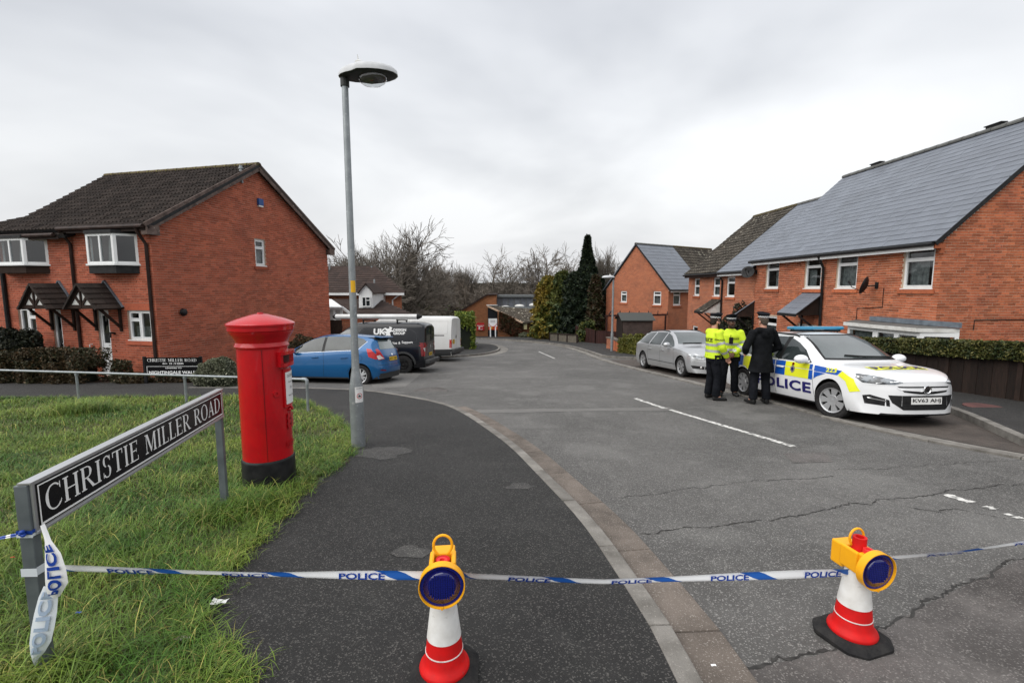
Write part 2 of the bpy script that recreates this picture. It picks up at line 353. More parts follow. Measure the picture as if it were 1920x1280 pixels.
def offset_line(pts, d):
    out = []
    for i, p in enumerate(pts):
        a, b = Vector(pts[max(i-1, 0)][:2]), Vector(pts[min(i+1, len(pts)-1)][:2]); t = (b-a).normalized(); out.append((p[0]+t.y*d, p[1]-t.x*d))
    return out
def resample(pts, step):
    P = [Vector(p[:2]) for p in pts]; L = [0]
    for a, b in zip(P, P[1:]): L.append(L[-1]+(b-a).length)
    n = max(2, int(round(L[-1]/step))+1); s = np.linspace(0, L[-1], n)
    return list(zip(np.interp(s, L, [p.x for p in P]), np.interp(s, L, [p.y for p in P])))
def smooth_line(pts, it=2):
    P = [tuple(p[:2]) for p in pts]
    for _ in range(it):
        Q = [P[0]]
        for a, b in zip(P, P[1:]): Q += [(a[0]*.75+b[0]*.25, a[1]*.75+b[1]*.25), (a[0]*.25+b[0]*.75, a[1]*.25+b[1]*.75)]
        P = Q+[P[-1]]
    return P
def kerb_run(name, line, d0, d1, h, mat, parent, length=.9, depth=.2):
    """a row of separate stones between two offsets of a line"""
    L = resample(line, length/3); A, B = offset_line(L, d0), offset_line(L, d1); k = 3
    for i in range(0, len(L)-k, k):
        mb = MB(); j = range(i, i+k+1); rows = []
        for q, jj in enumerate(j):
            e = .004 if q in (0, k) else 0; s = 1 if q == 0 else -1
            t = (Vector(L[min(jj+1, len(L)-1)])-Vector(L[max(jj-1, 0)])).normalized()*e*s
            (ax, ay), (bx, by) = A[jj], B[jj]; dz = random.uniform(-.003, .003)
            rows.append([(ax+t.x, ay+t.y, g(ay)+h-depth), (ax+t.x, ay+t.y, g(ay)+h), (bx+t.x, by+t.y, g(by)+h), (bx+t.x, by+t.y, g(by)+h-depth)])
        vs = [p for r in rows for p in r]; fs = [(q*4+c, q*4+(c+1) % 4, q*4+4+(c+1) % 4, q*4+4+c) for q in range(k) for c in range(4)]+[(0, 1, 2, 3), (4*k+3, 4*k+2, 4*k+1, 4*k)]
        mb.add(vs, fs); mb.build(name, mat, parent, bevel=.008)
def text2d(s, size=1., bold=0., spacing=1.):
    cu = bpy.data.curves.new('t', 'FONT'); cu.body = s; cu.size = size; cu.offset = bold; cu.space_character = spacing; cu.resolution_u = 3
    ob = bpy.data.objects.new('t', cu); COL.objects.link(ob); dg = bpy.context.evaluated_depsgraph_get(); dg.update()
    me = bpy.data.meshes.new_from_object(ob.evaluated_get(dg)); V = np.array([v.co[:2] for v in me.vertices]) if len(me.vertices) else np.zeros((0, 2)); F = [tuple(p.vertices) for p in me.polygons]
    bpy.data.objects.remove(ob); bpy.data.curves.remove(cu); bpy.data.meshes.remove(me)
    return V, F
def fit2d(T, x0, y0, x1, y1):
    V, F = T; a, b = V.min(0), V.max(0); return (V-a)/(b-a)*np.array((x1-x0, y1-y0))+np.array((x0, y0)), F
def plane_text(name, s, at, mat, parent, bold=.0, spacing=1.):
    """at = function (x,y)->3D; s = list of (text, x0,y0,x1,y1)"""
    off = wloc(parent)
    for t, x0, y0, x1, y1 in s:
        V, F = fit2d(text2d(t, 1., bold, spacing), x0, y0, x1, y1); me = bpy.data.meshes.new(name); me.from_pydata([tuple(Vector(at(*v))-off) for v in V], [], F); link(name, me, mat, parent)
# ================================================================== SETTING: ground, road, pavements
def xy(p): return (p[0], p[1])
def GP(*px): return [xy(G(*p)) for p in px]
# terrain to the horizon
mb = MB(); yy = [-60, 0, .3, 1, 1.7, 14, 16, 18, 50, 54, 58, 120, 300, 600, 880]; xx = [-700, -60, -20, 0, 20, 60, 700]
rows = [[(x, y, g(y)-.07) for x in xx] for y in yy]
for i in range(len(yy)-1):
    for j in range(len(xx)-1): mb.quad(rows[i][j], rows[i][j+1], rows[i+1][j+1], rows[i+1][j])
mb.build('ground', MT['field'], kind='structure')
KL = smooth_line([(.9, -4), (.86, 0)]+GP((1308, 1280), (1259, 1187), (1183, 1079), (1118, 987), (1026, 895), (977, 846), (934, 814), (880, 778), (837, 759), (758, 744), (698, 735), (619, 731), (545, 730))+[(-8.3, 12.0)])
KR = smooth_line([(9.5, 1.0), (7.6, 3.6)]+GP((1920, 857), (1739, 823), (1602, 794), (1517, 769), (1360, 731), (1250, 704), (1140, 678), (1095, 660), (1058, 649), (994, 641))+[(-4, 47.5), (-16, 49)])
road_poly = [(-16, -6), (14, -6), (14, 20), (14, 26), (9, 36), (5, 44), (2, 56), (-40, 56), (-40, 36), (-9, 36), (-8.4, 24), (-8.4, 12), (-16, 12)]
road = flat('road', road_poly, 0., MT['road'], kind='structure')
# left footway (kerb line + path behind the verge)
pl = flat('pavement', [p for p in offset_line(KL, -.115)]+[(-8.3, 12.9), (-34, 13.2), (-34, -4)], .05, MT['pave'], thick=.12, kind='structure')
kl = bpy.data.objects.new('kerb', None); COL.objects.link(kl); kl['kind'] = 'structure'
kerb_run('kerb_stone', KL, -.115, 0., .055, MT['kerb'], kl)
chan = [p for p in KL if p[1] < 9.9]
kerb_run('channel_block', chan, .004, .27, .012, MT['channel'], kl, .9)
# right: channel of two stone strips, parking bay, raised kerb and footway
kr = bpy.data.objects.new('channel', None); COL.objects.link(kr); kr['kind'] = 'structure'
krn = [p for p in KR if 2.5 < p[1] < 45]
kerb_run('channel_block', krn, -.02, .14, .012, MT['kerb'], kr, .9)
kerb_run('channel_block', krn, -.21, -.06, .035, MT['kerb'], kr, .9)
krs = [p for p in KR if p[1] < 22.2]
BK = [(9.9, .8), (8.1, 3.6)]+GP((1935, 846), (1891, 825), (1792, 778))+[(8.3, 9.2), (8.35, 12), (8.1, 17.5), (7.4, 21.2), (5.2, 21.9)]+[p for p in offset_line([q for q in KR if q[1] > 22.2], .2)]
BKs = smooth_line(BK, 1)
bay = flat('parking_bay', offset_line([p for p in KR if p[1] < 22], .2)+[(8.5, 22), (8.9, 8), (9.6, 1.2)], .006, MT['bay'], kind='structure')
kb = bpy.data.objects.new('kerb', None); COL.objects.link(kb); kb['kind'] = 'structure'
kerb_run('kerb_stone', [p for p in BKs if p[1] < 47], -.0, .13, .115, MT['kerb'], kb)
flat('pavement', offset_line(BKs, .125)+[(-16, 51), (16, 51), (16, 1)], .10, MT['pave'], thick=.13, kind='structure')
# far left footway with rounded kerb
FL = smooth_line([(-8.4, 22.6)]+GP((790, 675), (838, 671), (880, 668), (906, 666), (930, 661), (939, 656), (936, 651), (926, 647.5), (905, 645))+[(-12, 39)])
kf = bpy.data.objects.new('kerb', None); COL.objects.link(kf); kf['kind'] = 'structure'
kerb_run('kerb_stone', FL, -.13, 0., .10, MT['kerb'], kf)
kerb_run('channel_block', [p for p in FL if p[0] > -2.5], .01, .5, .01, MT['kerb'], kf)
flat('pavement', offset_line(FL, -.125)+[(-30, 39), (-30, 22.6)], .085, MT['pave'], thick=.12, kind='structure')
# verge of grass
VG = smooth_line(GP((440, 1300), (352, 1205), (370, 1130), (440, 1062), (500, 1000), (552, 935), (632, 880), (661, 845), (655, 815), (620, 785), (585, 765), (545, 750), (300, 749), (0, 752)), 2)
verge = [(-1.1, -2), (-1.15, 1.2)]+VG+[(-30, 10.1), (-30, -2)]
flat('grass_verge', verge, .062, MT['soil'], kind='structure')
rr_ = random.Random(4); VS = [p for p in resample(VG, .05) if p[1] < 10.2]; DA = [(p[0]+rr_.uniform(-.02, .02), p[1]) for p in offset_line(VS, -.06)]; DB = [(p[0]+d_, p[1]) for p, d_ in zip(offset_line(VS, .05), [.05*math.sin(i*.37)*math.sin(i*.11)+rr_.uniform(-.025, .03) for i in range(len(VS))])]
mb = MB()
for i in range(len(VS)-1): mb.quad(*[(q[0], q[1], g(q[1])+.0535) for q in (DA[i], DA[i+1], DB[i+1], DB[i])])
mb.build('worn_edge', M('worn_soil_edge', (.045, .032, .022), .95, col2=(.022, .017, .013), nscale=14, bump=.6, bscale=60), pl)
# planting beds and gardens
flat('garden', [(-8.45, 12.9), (-8.45, 24), (-30, 24), (-34, 13.2)], .02, MT['earth'], kind='structure')
flat('garden', [(10.4, 1), (10.4, 14), (10.2, 30.6), (30, 30.6), (30, 1)], .115, MT['earth'], kind='structure')
flat('garden', [(5.9, 41.5), (6.9, 33), (7.4, 31.6), (11, 31), (30, 31), (30, 48), (4.4, 50)], .115, MT['field'], kind='structure')
# lighter parking strip before the far building
flat('car_park', [(-10, 48.5), (6, 47.2), (9, 51.8), (-10, 52.2)], .03, MT['bandtar'], kind='structure')
for i in range(6):
    x = -4.3+i*.95; flat('bay_line', [(x, 49.6), (x+.12, 49.6), (x+.5, 51.3), (x+.36, 51.3)], .036, MT['white_line'], road)
# painted markings, worn patches, cracks
def px_strip(name, a, b, wd, h, mat, n=1, gap=0., jitter=0.):
    A, B = Vector(xy(G(*a))), Vector(xy(G(*b))); t = (B-A).normalized(); nrm = Vector((t.y, -t.x))*wd/2
    for i in range(n):
        p, q = A.lerp(B, i/n+gap/2/n), A.lerp(B, (i+1)/n-gap/2/n)
        m = 6; L = [p.lerp(q, k/m) for k in range(m+1)]
        poly = [xy(c+nrm*(1+random.uniform(-jitter, jitter))) for c in L]+[xy(c-nrm*(1+random.uniform(-jitter, jitter))) for c in L[::-1]]
        flat(name, poly, h, mat, road)
px_strip('centre_line', (1190, 746.5), (1248, 766), .10, .004, MT['white_line'], jitter=.3)
px_strip('centre_line', (1256, 768), (1488, 837), .10, .004, MT['white_line'], jitter=.12)
px_strip('centre_line', (1772, 927), (1822, 942), .10, .004, MT['white_line'], jitter=.4)
px_strip('centre_line', (1846, 949), (1866, 955), .08, .004, MT['white_line'], jitter=.4)
px_strip('centre_line', (1885, 962), (1950, 985), .07, .004, MT['white_line'], 4, .3, .4)
px_strip('centre_line', (1010, 659), (1040, 672), .09, .004, MT['white_line'], jitter=.2)
px_strip('repair_band', (893, 771), (1262, 766), .34, .003, MT['bandtar'], jitter=.25)
def crack(pts, wd, seed=0, jit=.012):
    rr = random.Random(seed); P = resample(GP(*pts), .025); L = []; ox = oy = 0.
    for i, p in enumerate(P):
        ox = ox*.86+rr.gauss(0, jit); oy = oy*.86+rr.gauss(0, jit); L.append((p[0]+ox*.6, p[1]+oy))
    ws = [wd*.62*rr.uniform(.15, 1.3) for _ in L]
    A = [(p[0], p[1]+.5*k) for p, k in zip(L, ws)]; B = [(p[0], p[1]-.5*k) for p, k in zip(L, ws)]
    mb = MB()
    for i in range(len(L)-1): mb.quad(*[(q[0], q[1], g(q[1])+.0045) for q in (B[i], B[i+1], A[i+1], A[i])])
    mb.build('crack', MT['tar'], road)
crack([(1200, 1002), (1380, 980), (1520, 962), (1665, 937), (1760, 925), (1920, 906)], .022, 1)
crack([(1665, 937), (1620, 915), (1560, 890), (1510, 876)], .02, 2)
crack([(1665, 937), (1700, 950), (1745, 955), (1800, 952), (1860, 965), (1920, 985)], .02, 3)
crack([(1145, 935), (1300, 915), (1450, 900), (1560, 890)], .014, 4)
crack([(1310, 1270), (1430, 1245), (1530, 1228), (1640, 1185), (1700, 1150), (1760, 1120), (1840, 1080), (1930, 1040)], .034, 5, .010)
crack([(1560, 880), (1680, 877), (1800, 868), (1920, 862)], .012, 6)
crack([(890, 768), (940, 740), (985, 720)], .02, 7)
crack([(1262, 765), (1400, 768), (1500, 777)], .012, 8)
crack([(885, 776), (1100, 772), (1260, 770)], .010, 9)
flat('asphalt_patch', GP((1325, 1275), (1430, 1247), (1530, 1230), (1640, 1187), (1760, 1122), (1840, 1082), (1960, 1028))+[(4.2, 1.0), (.95, 1.2)], .0035, MT['patch'], road)
flat('access_cover', GP((1468, 850), (1548, 848), (1562, 866), (1488, 868)), .004, MT['patch'], road)
flat('worn_patch', GP((690, 705), (740, 697), (790, 700), (760, 725), (700, 728)), .003, MT['bandtar'], road)
mc = MB(); c = G(808, 733); mc.lathe([(.42, 0), (.42, .012), (.36, .012), (.36, .006)], 28, (c.x, c.y, c.z)); mc.build('manhole_cover', MT['patch'], road)
mb = MB(); c = G(1845, 762, .1); mb.lathe([(.3, -.05), (.3, .006), (.01, .006)], 24, c); mb.build('pavement_cover', M('rust_cover', (.12, .05, .045), .8, col2=(.06, .03, .028)), road)
# lighter worn spots of the footway
for i, (u, v, rx, ry) in enumerate([(715, 848, .35, .3), (770, 1035, .13, .1), (590, 900, .1, .08), (975, 912, .15, .1)]):
    c = G(u, v, .05); poly = [(c.x+rx*math.cos(a)*random.uniform(.7, 1.2), c.y+ry*math.sin(a)*random.uniform(.7, 1.2)) for a in np.linspace(0, 2*math.pi, 16)[:-1]]
    flat('worn_patch', poly, .053, asphalt('worn_footway_%d' % i, (.06, .058, .055), (.035, .034, .033), (.10, .098, .09), (.25, .24, .22), .4, 3.), pl)

# ================================================================== HOUSES
def wall(house, F, poly, openings, mode='geo', mats=None, single=300, depth=.14):
    bm = bmesh.new(); bm.faces.new([bm.verts.new((u, z, 0)) for u, z in poly])
    for (u0, z0, u1, z1) in openings:
        for c, nrm in (((u0, 0, 0), (1, 0, 0)), ((u1, 0, 0), (1, 0, 0)), ((0, z0, 0), (0, 1, 0)), ((0, z1, 0), (0, 1, 0))):
            bmesh.ops.bisect_plane(bm, geom=bm.verts[:]+bm.edges[:]+bm.faces[:], plane_co=c, plane_no=nrm)
    dl = []
    for f in bm.faces:
        c = f.calc_center_median()
        if any(u0 < c.x < u1 and z0 < c.y < z1 for u0, z0, u1, z1 in openings): dl.append(f)
    bmesh.ops.delete(bm, geom=dl, context='FACES')
    off = wloc(house); uvs = []
    mb = MB(); uv = []
    for f in bm.faces:
        pts = [(v.co.x, v.co.y) for v in f.verts]; mb.add([F.pt(u, 0, z) for u, z in pts], [tuple(range(len(pts)))]); uv.append(pts)
    for (u0, z0, u1, z1) in openings:
        for a, b in (((u0, z0), (u0, z1)), ((u1, z0), (u1, z1)), ((u0, z0), (u1, z0)), ((u0, z1), (u1, z1))):
            mb.add([F.pt(a[0], 0, a[1]), F.pt(b[0], 0, b[1]), F.pt(b[0], -depth, b[1]), F.pt(a[0], -depth, a[1])], [(0, 1, 2, 3)])
            uv.append([a, b, (b[0]+depth, b[1]), (a[0]+depth, a[1])])
    me = bpy.data.meshes.new('wall'); me.from_pydata([tuple(v-off) for v in map(Vector, mb.v)], [], mb.f)
    ul = me.uv_layers.new(name='UVMap')
    for p, q in zip(me.polygons, uv):
        for li, c in zip(p.loop_indices, q): ul.data[li].uv = c
    bm.free()
    wo = link('wall', me, MT[mats[0]], house)
    if mode == 'geo':
        pieces = []; z0 = min(z for u, z in poly); z1 = max(z for u, z in poly); rot = [F.U, F.N, Vector((0, 0, 1))]
        r = 0; z = z0
        while z+.065 < z1:
            zm = z+.0325; xs = []
            for i in range(len(poly)):
                (ua, za), (ub, zb) = poly[i], poly[(i+1) % len(poly)]
                if (za-zm)*(zb-zm) < 0: xs.append(ua+(ub-ua)*(zm-za)/(zb-za))
            if len(xs) >= 2:
                ivs = [(min(xs), max(xs))]
                for (a0, b0, a1, b1) in openings:
                    if b0-.03 < zm < b1+.03:
                        nv = []
                        for s, e in ivs:
                            if a1 <= s or a0 >= e: nv.append((s, e)); continue
                            if a0 > s: nv.append((s, a0))
                            if a1 < e: nv.append((a1, e))
                        ivs = nv
                ph = 0 if r % 2 else .1125
                for s, e in ivs:
                    k = math.floor((s-ph)/.225)
                    while True:
                        a, b = max(s, ph+k*.225), min(e, ph+k*.225+.215); k += 1
                        if a >= e: break
                        if b-a < .03: continue
                        t = random.uniform(.004, .009)
                        pieces.append(basis(F.U*(b-a), F.N*(2*t), Vector((0, 0, .064)), F.pt((a+b)/2, 0, zm)))
            z += .075; r += 1
        scatter('brick', wo, CUBE, pieces, MT[mats[1]], single, 'brickwork')
    return wo
def window(house, F, rc, vb=(), vents=(), sill='brick', curtain=None, set_back=.055, wood='white', fw=.055, open_vent=False, sillmat='brickR'):
    """frame with mullions at fractions vb; vents = per light the fraction where a top-hung vent starts (0 = none)"""
    u0, z0, u1, z1 = rc; n0, n1 = -set_back-.05, -set_back
    fr = MB(); W = u1-u0; H = z1-z0
    for a in ((u0, u0+fw, z0, z1), (u1-fw, u1, z0, z1), (u0+fw, u1-fw, z0, z0+fw), (u0+fw, u1-fw, z1-fw, z1)): fr.fbox(F, a[0], a[1], n0, n1, a[2], a[3])
    cuts = [u0+fw]+[u0+W*q for q in vb]+[u1-fw]
    for q in vb: fr.fbox(F, u0+W*q-fw*.45, u0+W*q+fw*.45, n0, n1+.002, z0+fw, z1-fw)
    vents = list(vents)+[0]*(len(cuts)-1-len(vents)); rings = []
    for i in range(len(cuts)-1):
        a, b = cuts[i]+(fw*.45 if i else 0), cuts[i+1]-(fw*.45 if i < len(cuts)-2 else 0)
        if vents[i]:
            zt = z0+H*vents[i]; fr.fbox(F, a, b, n0, n1+.003, zt-fw*.4, zt+fw*.4); rings += [(a, b, z0+fw, zt-fw*.4), (a, b, zt+fw*.4, z1-fw)]
        else: rings.append((a, b, z0+fw, z1-fw))
    s = .03
    for a, b, c, d in rings:
        for q in ((a, a+s, c, d), (b-s, b, c, d), (a+s, b-s, c, c+s), (a+s, b-s, d-s, d)): fr.fbox(F, q[0], q[1], n0+.005, n1+.012, q[2], q[3])
    wo = fr.build('window', MT[wood], house)
    for a, b, c, d in rings: MB().quad(*[F.pt(u, n0+.02, z) for u, z in ((a+s, c+s), (b-s, c+s), (b-s, d-s), (a+s, d-s))]).build('pane', MT['glass'], wo)
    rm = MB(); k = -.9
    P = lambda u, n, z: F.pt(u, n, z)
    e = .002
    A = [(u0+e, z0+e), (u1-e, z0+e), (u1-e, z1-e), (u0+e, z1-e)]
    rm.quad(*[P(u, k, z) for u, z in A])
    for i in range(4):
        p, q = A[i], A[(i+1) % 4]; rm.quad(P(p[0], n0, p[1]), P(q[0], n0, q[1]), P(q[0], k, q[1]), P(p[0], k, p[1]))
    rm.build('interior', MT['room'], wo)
    if curtain:
        for (f0, f1, h0, h1) in curtain:
            cb = MB(); a, b = u0+W*f0, u0+W*f1; m = max(4, int((b-a)/.05)); L = [(a+(b-a)*i/m, n0-.10+.018*(i % 2)) for i in range(m+1)]
            for i in range(m): cb.quad(P(L[i][0], L[i][1], z0+H*h0), P(L[i+1][0], L[i+1][1], z0+H*h0), P(L[i+1][0], L[i+1][1], z0+H*h1), P(L[i][0], L[i][1], z0+H*h1))
            cb.build('curtain', MT['curtain'], wo)
    if sill:
        MB().fbox(F, u0-.02, u1+.02, n0, .035, z0-.03, z0-.001).build('sill', MT[wood], wo)
        if sill == 'brick': MB().fbox(F, u0-.09, u1+.09, -.02, .055, z0-.155, z0-.035).build('brick_sill', MT[sillmat], wo)
    return wo
def slate_proto(w=1., l=1.):
    return (np.array([(-.5, 0, 0), (.5, 0, 0), (.5, 1, 0), (-.5, 1, 0), (-.5, 0, 1), (.5, 0, 1), (.5, 1, .15), (-.5, 1, .15)], float), [(0, 3, 2, 1), (4, 5, 6, 7), (0, 1, 5, 4), (1, 2, 6, 5), (3, 0, 4, 7)])
SLATE = slate_proto()
def pan_proto():
    xs = np.linspace(-.5, .5, 9); hz = [.9, .25, .1, .25, .95, .25, .1, .25, 1.]
    V = [(x, 0, h*1.) for x, h in zip(xs, hz)]+[(x, 1, h-.7) for x, h in zip(xs, hz)]+[(x, 0, h-.9) for x, h in zip(xs, hz)]
    F = [(i, i+1, i+10, i+9) for i in range(8)]+[(i+18, i+19, i+1, i) for i in range(8)]
    return np.array(V, float), F
PAN = pan_proto()
def roof_tiles(house, e0, e1, r0, r1, proto, mat, tw, gauge, lap, thick, single=300, half=True, under='black', name='roof_tile', skip=None, jit=.004):
    """tile the quadrilateral eave e0-e1, ridge r0-r1 (3D points); returns the roof part"""
    e0, e1, r0, r1 = map(Vector, (e0, e1, r0, r1)); U = (e1-e0).normalized()
    up = (r0-e0); up = (up-U*up.dot(U)); L = up.length; up.normalize(); Nn = U.cross(up)
    if Nn.z < 0: Nn = -Nn
    ro = MB(); t = Nn*.05
    ro.hexa([e0-t*2, e1-t*2, r1-t*2, r0-t*2, e0-t*.2, e1-t*.2, r1-t*.2, r0-t*.2]); rp = ro.build('roof', MT[under], house)
    la = (r0-e0).dot(U); lb = (r1-e0).dot(U); W = (e1-e0).length
    n = int(L/gauge)+1; P = []
    for k in range(n):
        d = k*gauge
        if d > L-.03: break
        ln = min(gauge+lap, L-d); a = la*(d/L); b = W+(lb-W)*(d/L)
        x = a-(tw/2 if (half and k % 2) else 0)
        while x < b-.01:
            xa, xb = max(x, a), min(x+tw, b); x += tw
            if xb-xa < .03: continue
            th = thick*random.uniform(.85, 1.15)
            P.append(basis(U*(xb-xa-.003), up*ln, Nn*th, e0+U*((xa+xb)/2)+up*d+Nn*(.012+random.uniform(0, jit)-.0)))
    # raise the lower edge of each course over the one below
    scatter(name, rp, proto, P, MT[mat], single, name+'_field')
    return rp
def ridge_tiles(house, r0, r1, mat, rad=.13, ln=.45):
    r0, r1 = Vector(r0), Vector(r1); d = (r1-r0); n = max(1, int(d.length/ln)); t = d.normalized(); x = t.cross(Vector((0, 0, 1))).normalized(); z = x.cross(t); P = []
    for i in range(n):
        a = r0+d*(i/n); P.append(basis(x, t*(d.length/n*.97), z, a))
    A = np.linspace(-.1*math.pi, 1.1*math.pi, 9); V = [(rad*math.cos(a), 0, rad*.75*math.sin(a)-.02) for a in A]+[(rad*.94*math.cos(a), 1, rad*.7*math.sin(a)-.02) for a in A]
    F = [(i, i+1, i+10, i+9) for i in range(8)]+[tuple(range(9))[::-1]]+[tuple(range(9, 18))]
    rr = MB(); rr.beam(r0-Vector((0, 0, .03)), r1-Vector((0, 0, .03)), .12, .04); rp = rr.build('ridge', MT['black'], house)
    scatter('ridge_tile', rp, (np.array(V), F), P, MT[mat], 300)
def pipe(house, pts, r, mat, name='downpipe'): return MB().tube(pts, r, 8).build(name, MT[mat], house, smooth=40)
def panel_door(house, F, rc, glaze=(.25, .75, .5, .92), mat='white', n=-.06):
    u0, z0, u1, z1 = rc; W, H = u1-u0, z1-z0; d = MB(); f = .07
    for a in ((u0, u0+f, z0, z1), (u1-f, u1, z0, z1), (u0+f, u1-f, z1-f, z1)): d.fbox(F, a[0], a[1], n-.05, n+.01, a[2], a[3])
    gu0, gu1, gz0, gz1 = u0+W*glaze[0], u0+W*glaze[1], z0+H*glaze[2], z0+H*glaze[3]
    for a in ((u0+f, gu0, z0, z1-f), (gu1, u1-f, z0, z1-f), (gu0, gu1, z0, gz0), (gu0, gu1, gz1, z1-f)): d.fbox(F, a[0], a[1], n-.04, n-.005, a[2], a[3])
    for s in (0, 1):
        a = u0+W*(.22+.3*s); d.fbox(F, a, a+W*.22, n-.005, n+.006, z0+H*.08, z0+H*.36)
    do = d.build('door', MT[mat], house, bevel=.004)
    MB().quad(*[F.pt(u, n-.02, z) for u, z in ((gu0, gz0), (gu1, gz0), (gu1, gz1), (gu0, gz1))]).build('pane', MT['glass'], do)
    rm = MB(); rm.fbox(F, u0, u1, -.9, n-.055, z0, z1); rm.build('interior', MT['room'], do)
    MB().fbox(F, u0+W*.36, u0+W*.66, n-.004, n+.012, z0+H*.40, z0+H*.43).build('letter_plate', MT['black'], do)
    h = MB(); h.tube([F.pt(u0+W*.14, n, z0+H*.47), F.pt(u0+W*.14, n+.05, z0+H*.47), F.pt(u0+W*.24, n+.05, z0+H*.47)], .012, 6); h.build('handle', MT['chrome'], do)
    return do

# ------------------------------------------------------------ left terrace (L1 end house, L0 neighbour)
FLZ = -1.06
cx = PY(303, 690, 14.3); Lc = Vector((cx.x, 14.3, 0))
Uf = Vector((-.971, .238, 0)); Ug = Vector((.238, .971, 0))
FF = Fr(Lc, Uf, -1); FG = Fr(Lc, Ug, 1)
if FF.N.y > 0: FF.N = -FF.N
if FG.N.x < 0: FG.N = -FG.N
h1 = root('brick_house', Lc+Vector((0, 0, FLZ)), 'red brick end house with gable and blue alarm box behind red letterbox', 'house', 'left terrace houses')
gd = FG.px(617, 560)[0]; ez = FF.px(300, 417)[1]; apz = PY(489, 316, (Lc+Ug*gd/2).y).z
sp = FF.px(137, 500)[0]
GW = FG.rect(477, 449, 499, 498)
wall(h1, FG, [(0, FLZ-.3), (gd, FLZ-.3), (gd, ez), (gd/2, apz), (0, ez)], [GW], 'geo', ('mortarL', 'brickL'), 300)
window(h1, FG, GW, vents=(.68,), curtain=[(0, 1, 0, .55)], sillmat='brickL')
gw = FF.rect(238, 582, 286, 637); dr = FF.rect(181, 583, 214, 696); dr = (dr[0], FLZ, dr[2], FLZ+2.08)
wall(h1, FF, [(0, FLZ-.3), (sp, FLZ-.3), (sp, ez), (0, ez)], [gw, dr], 'geo', ('mortarL', 'brickL'), 120)
window(h1, FF, gw, vb=(.5,), vents=(.0, .68), curtain=[(.05, .95, 0, .45)], sillmat='brickL')
MB().fbox(FF, gw[0]-.05, gw[2]+.05, -.02, .012, gw[3]+.005, gw[3]+.215).build('soldier_course', MT['brickL'], h1)
panel_door(h1, FF, dr)
def bay_window(house, F, u0, u1, z0, z1, proj=.42, base='black'):
    """oriel: front face u0..u1 (local, u grows to the left) with canted cheeks"""
    c = .40; P = [(u0-c, 0.), (u0, proj), (u1, proj), (u1+c, 0.)]
    up = root; fr = MB(); gl = []
    def face(a, b, muls):
        A, B = Vector((a[0], a[1])), Vector((b[0], b[1])); d = (B-A); ln = d.length; d = d/ln
        o = F.pt(a[0], a[1], 0); U3 = (F.pt(b[0], b[1], 0)-o).normalized(); f2 = Fr(o, U3, 1)
        if f2.N.dot(F.N) < 0: f2.N = -f2.N
        f = .065
        for q in ((0, f*1.2, z0, z1), (ln-f*1.2, ln, z0, z1), (f, ln-f, z0, z0+f), (f, ln-f, z1-f, z1)): fr.fbox(f2, q[0], q[1], -.05, .0, q[2], q[3])
        cs = [f]+[ln*m for m in muls]+[ln-f]
        for m in muls: fr.fbox(f2, ln*m-.03, ln*m+.03, -.05, .003, z0+f, z1-f)
        for i in range(len(cs)-1): gl.append([f2.pt(u, -.025, z) for u, z in ((cs[i], z0+f), (cs[i+1], z0+f), (cs[i+1], z1-f), (cs[i], z1-f))])
    face(P[0], P[1], ()); face(P[1], P[2], (.5,)); face(P[2], P[3], ())
    wo = fr.build('bay_window', MT['white'], house)
    for q in gl: MB().quad(*q).build('pane', MT['glass'], wo)
    MB().prism([F.pt(u, n*1.08 if n else 0, z0-.05) for u, n in [(u0-c-.05, 0), (u0-.03, proj), (u1+.03, proj), (u1+c+.05, 0)]], (0, 0, .048)).build('sill', MT['white'], wo)
    MB().prism([F.pt(u, n*.95, z0-.28) for u, n in P], (0, 0, .228)).build('apron', MT[base], wo)
    MB().prism([F.pt(u, n*1.1, z1+.002) for u, n in P], (0, 0, .1)).build('bay_roof', MT['black'], wo)
    rm = MB(); I = [(u0-c+.1, -.0), (u0+.1, proj-.3), (u1-.1, proj-.3), (u1+c-.1, 0.)]
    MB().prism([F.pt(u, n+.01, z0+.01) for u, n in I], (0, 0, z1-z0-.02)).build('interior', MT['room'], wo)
    cb = MB(); cb.quad(*[F.pt(u, proj-.12, z) for u, z in ((u0+.1, z0+.1), (u0+.38, z0+.1), (u0+.30, z1-.1), (u0+.1, z1-.1))]); cb.build('curtain', MT['curtain'], wo)
bz0, bz1 = FF.px(210, 494, .4)[1], FF.px(210, 437, .4)[1]
b0, b1 = FF.px(213, 470, .42)[0], FF.px(162, 470, .42)[0]
bay_window(h1, FF, b0, b1, bz0, bz1)
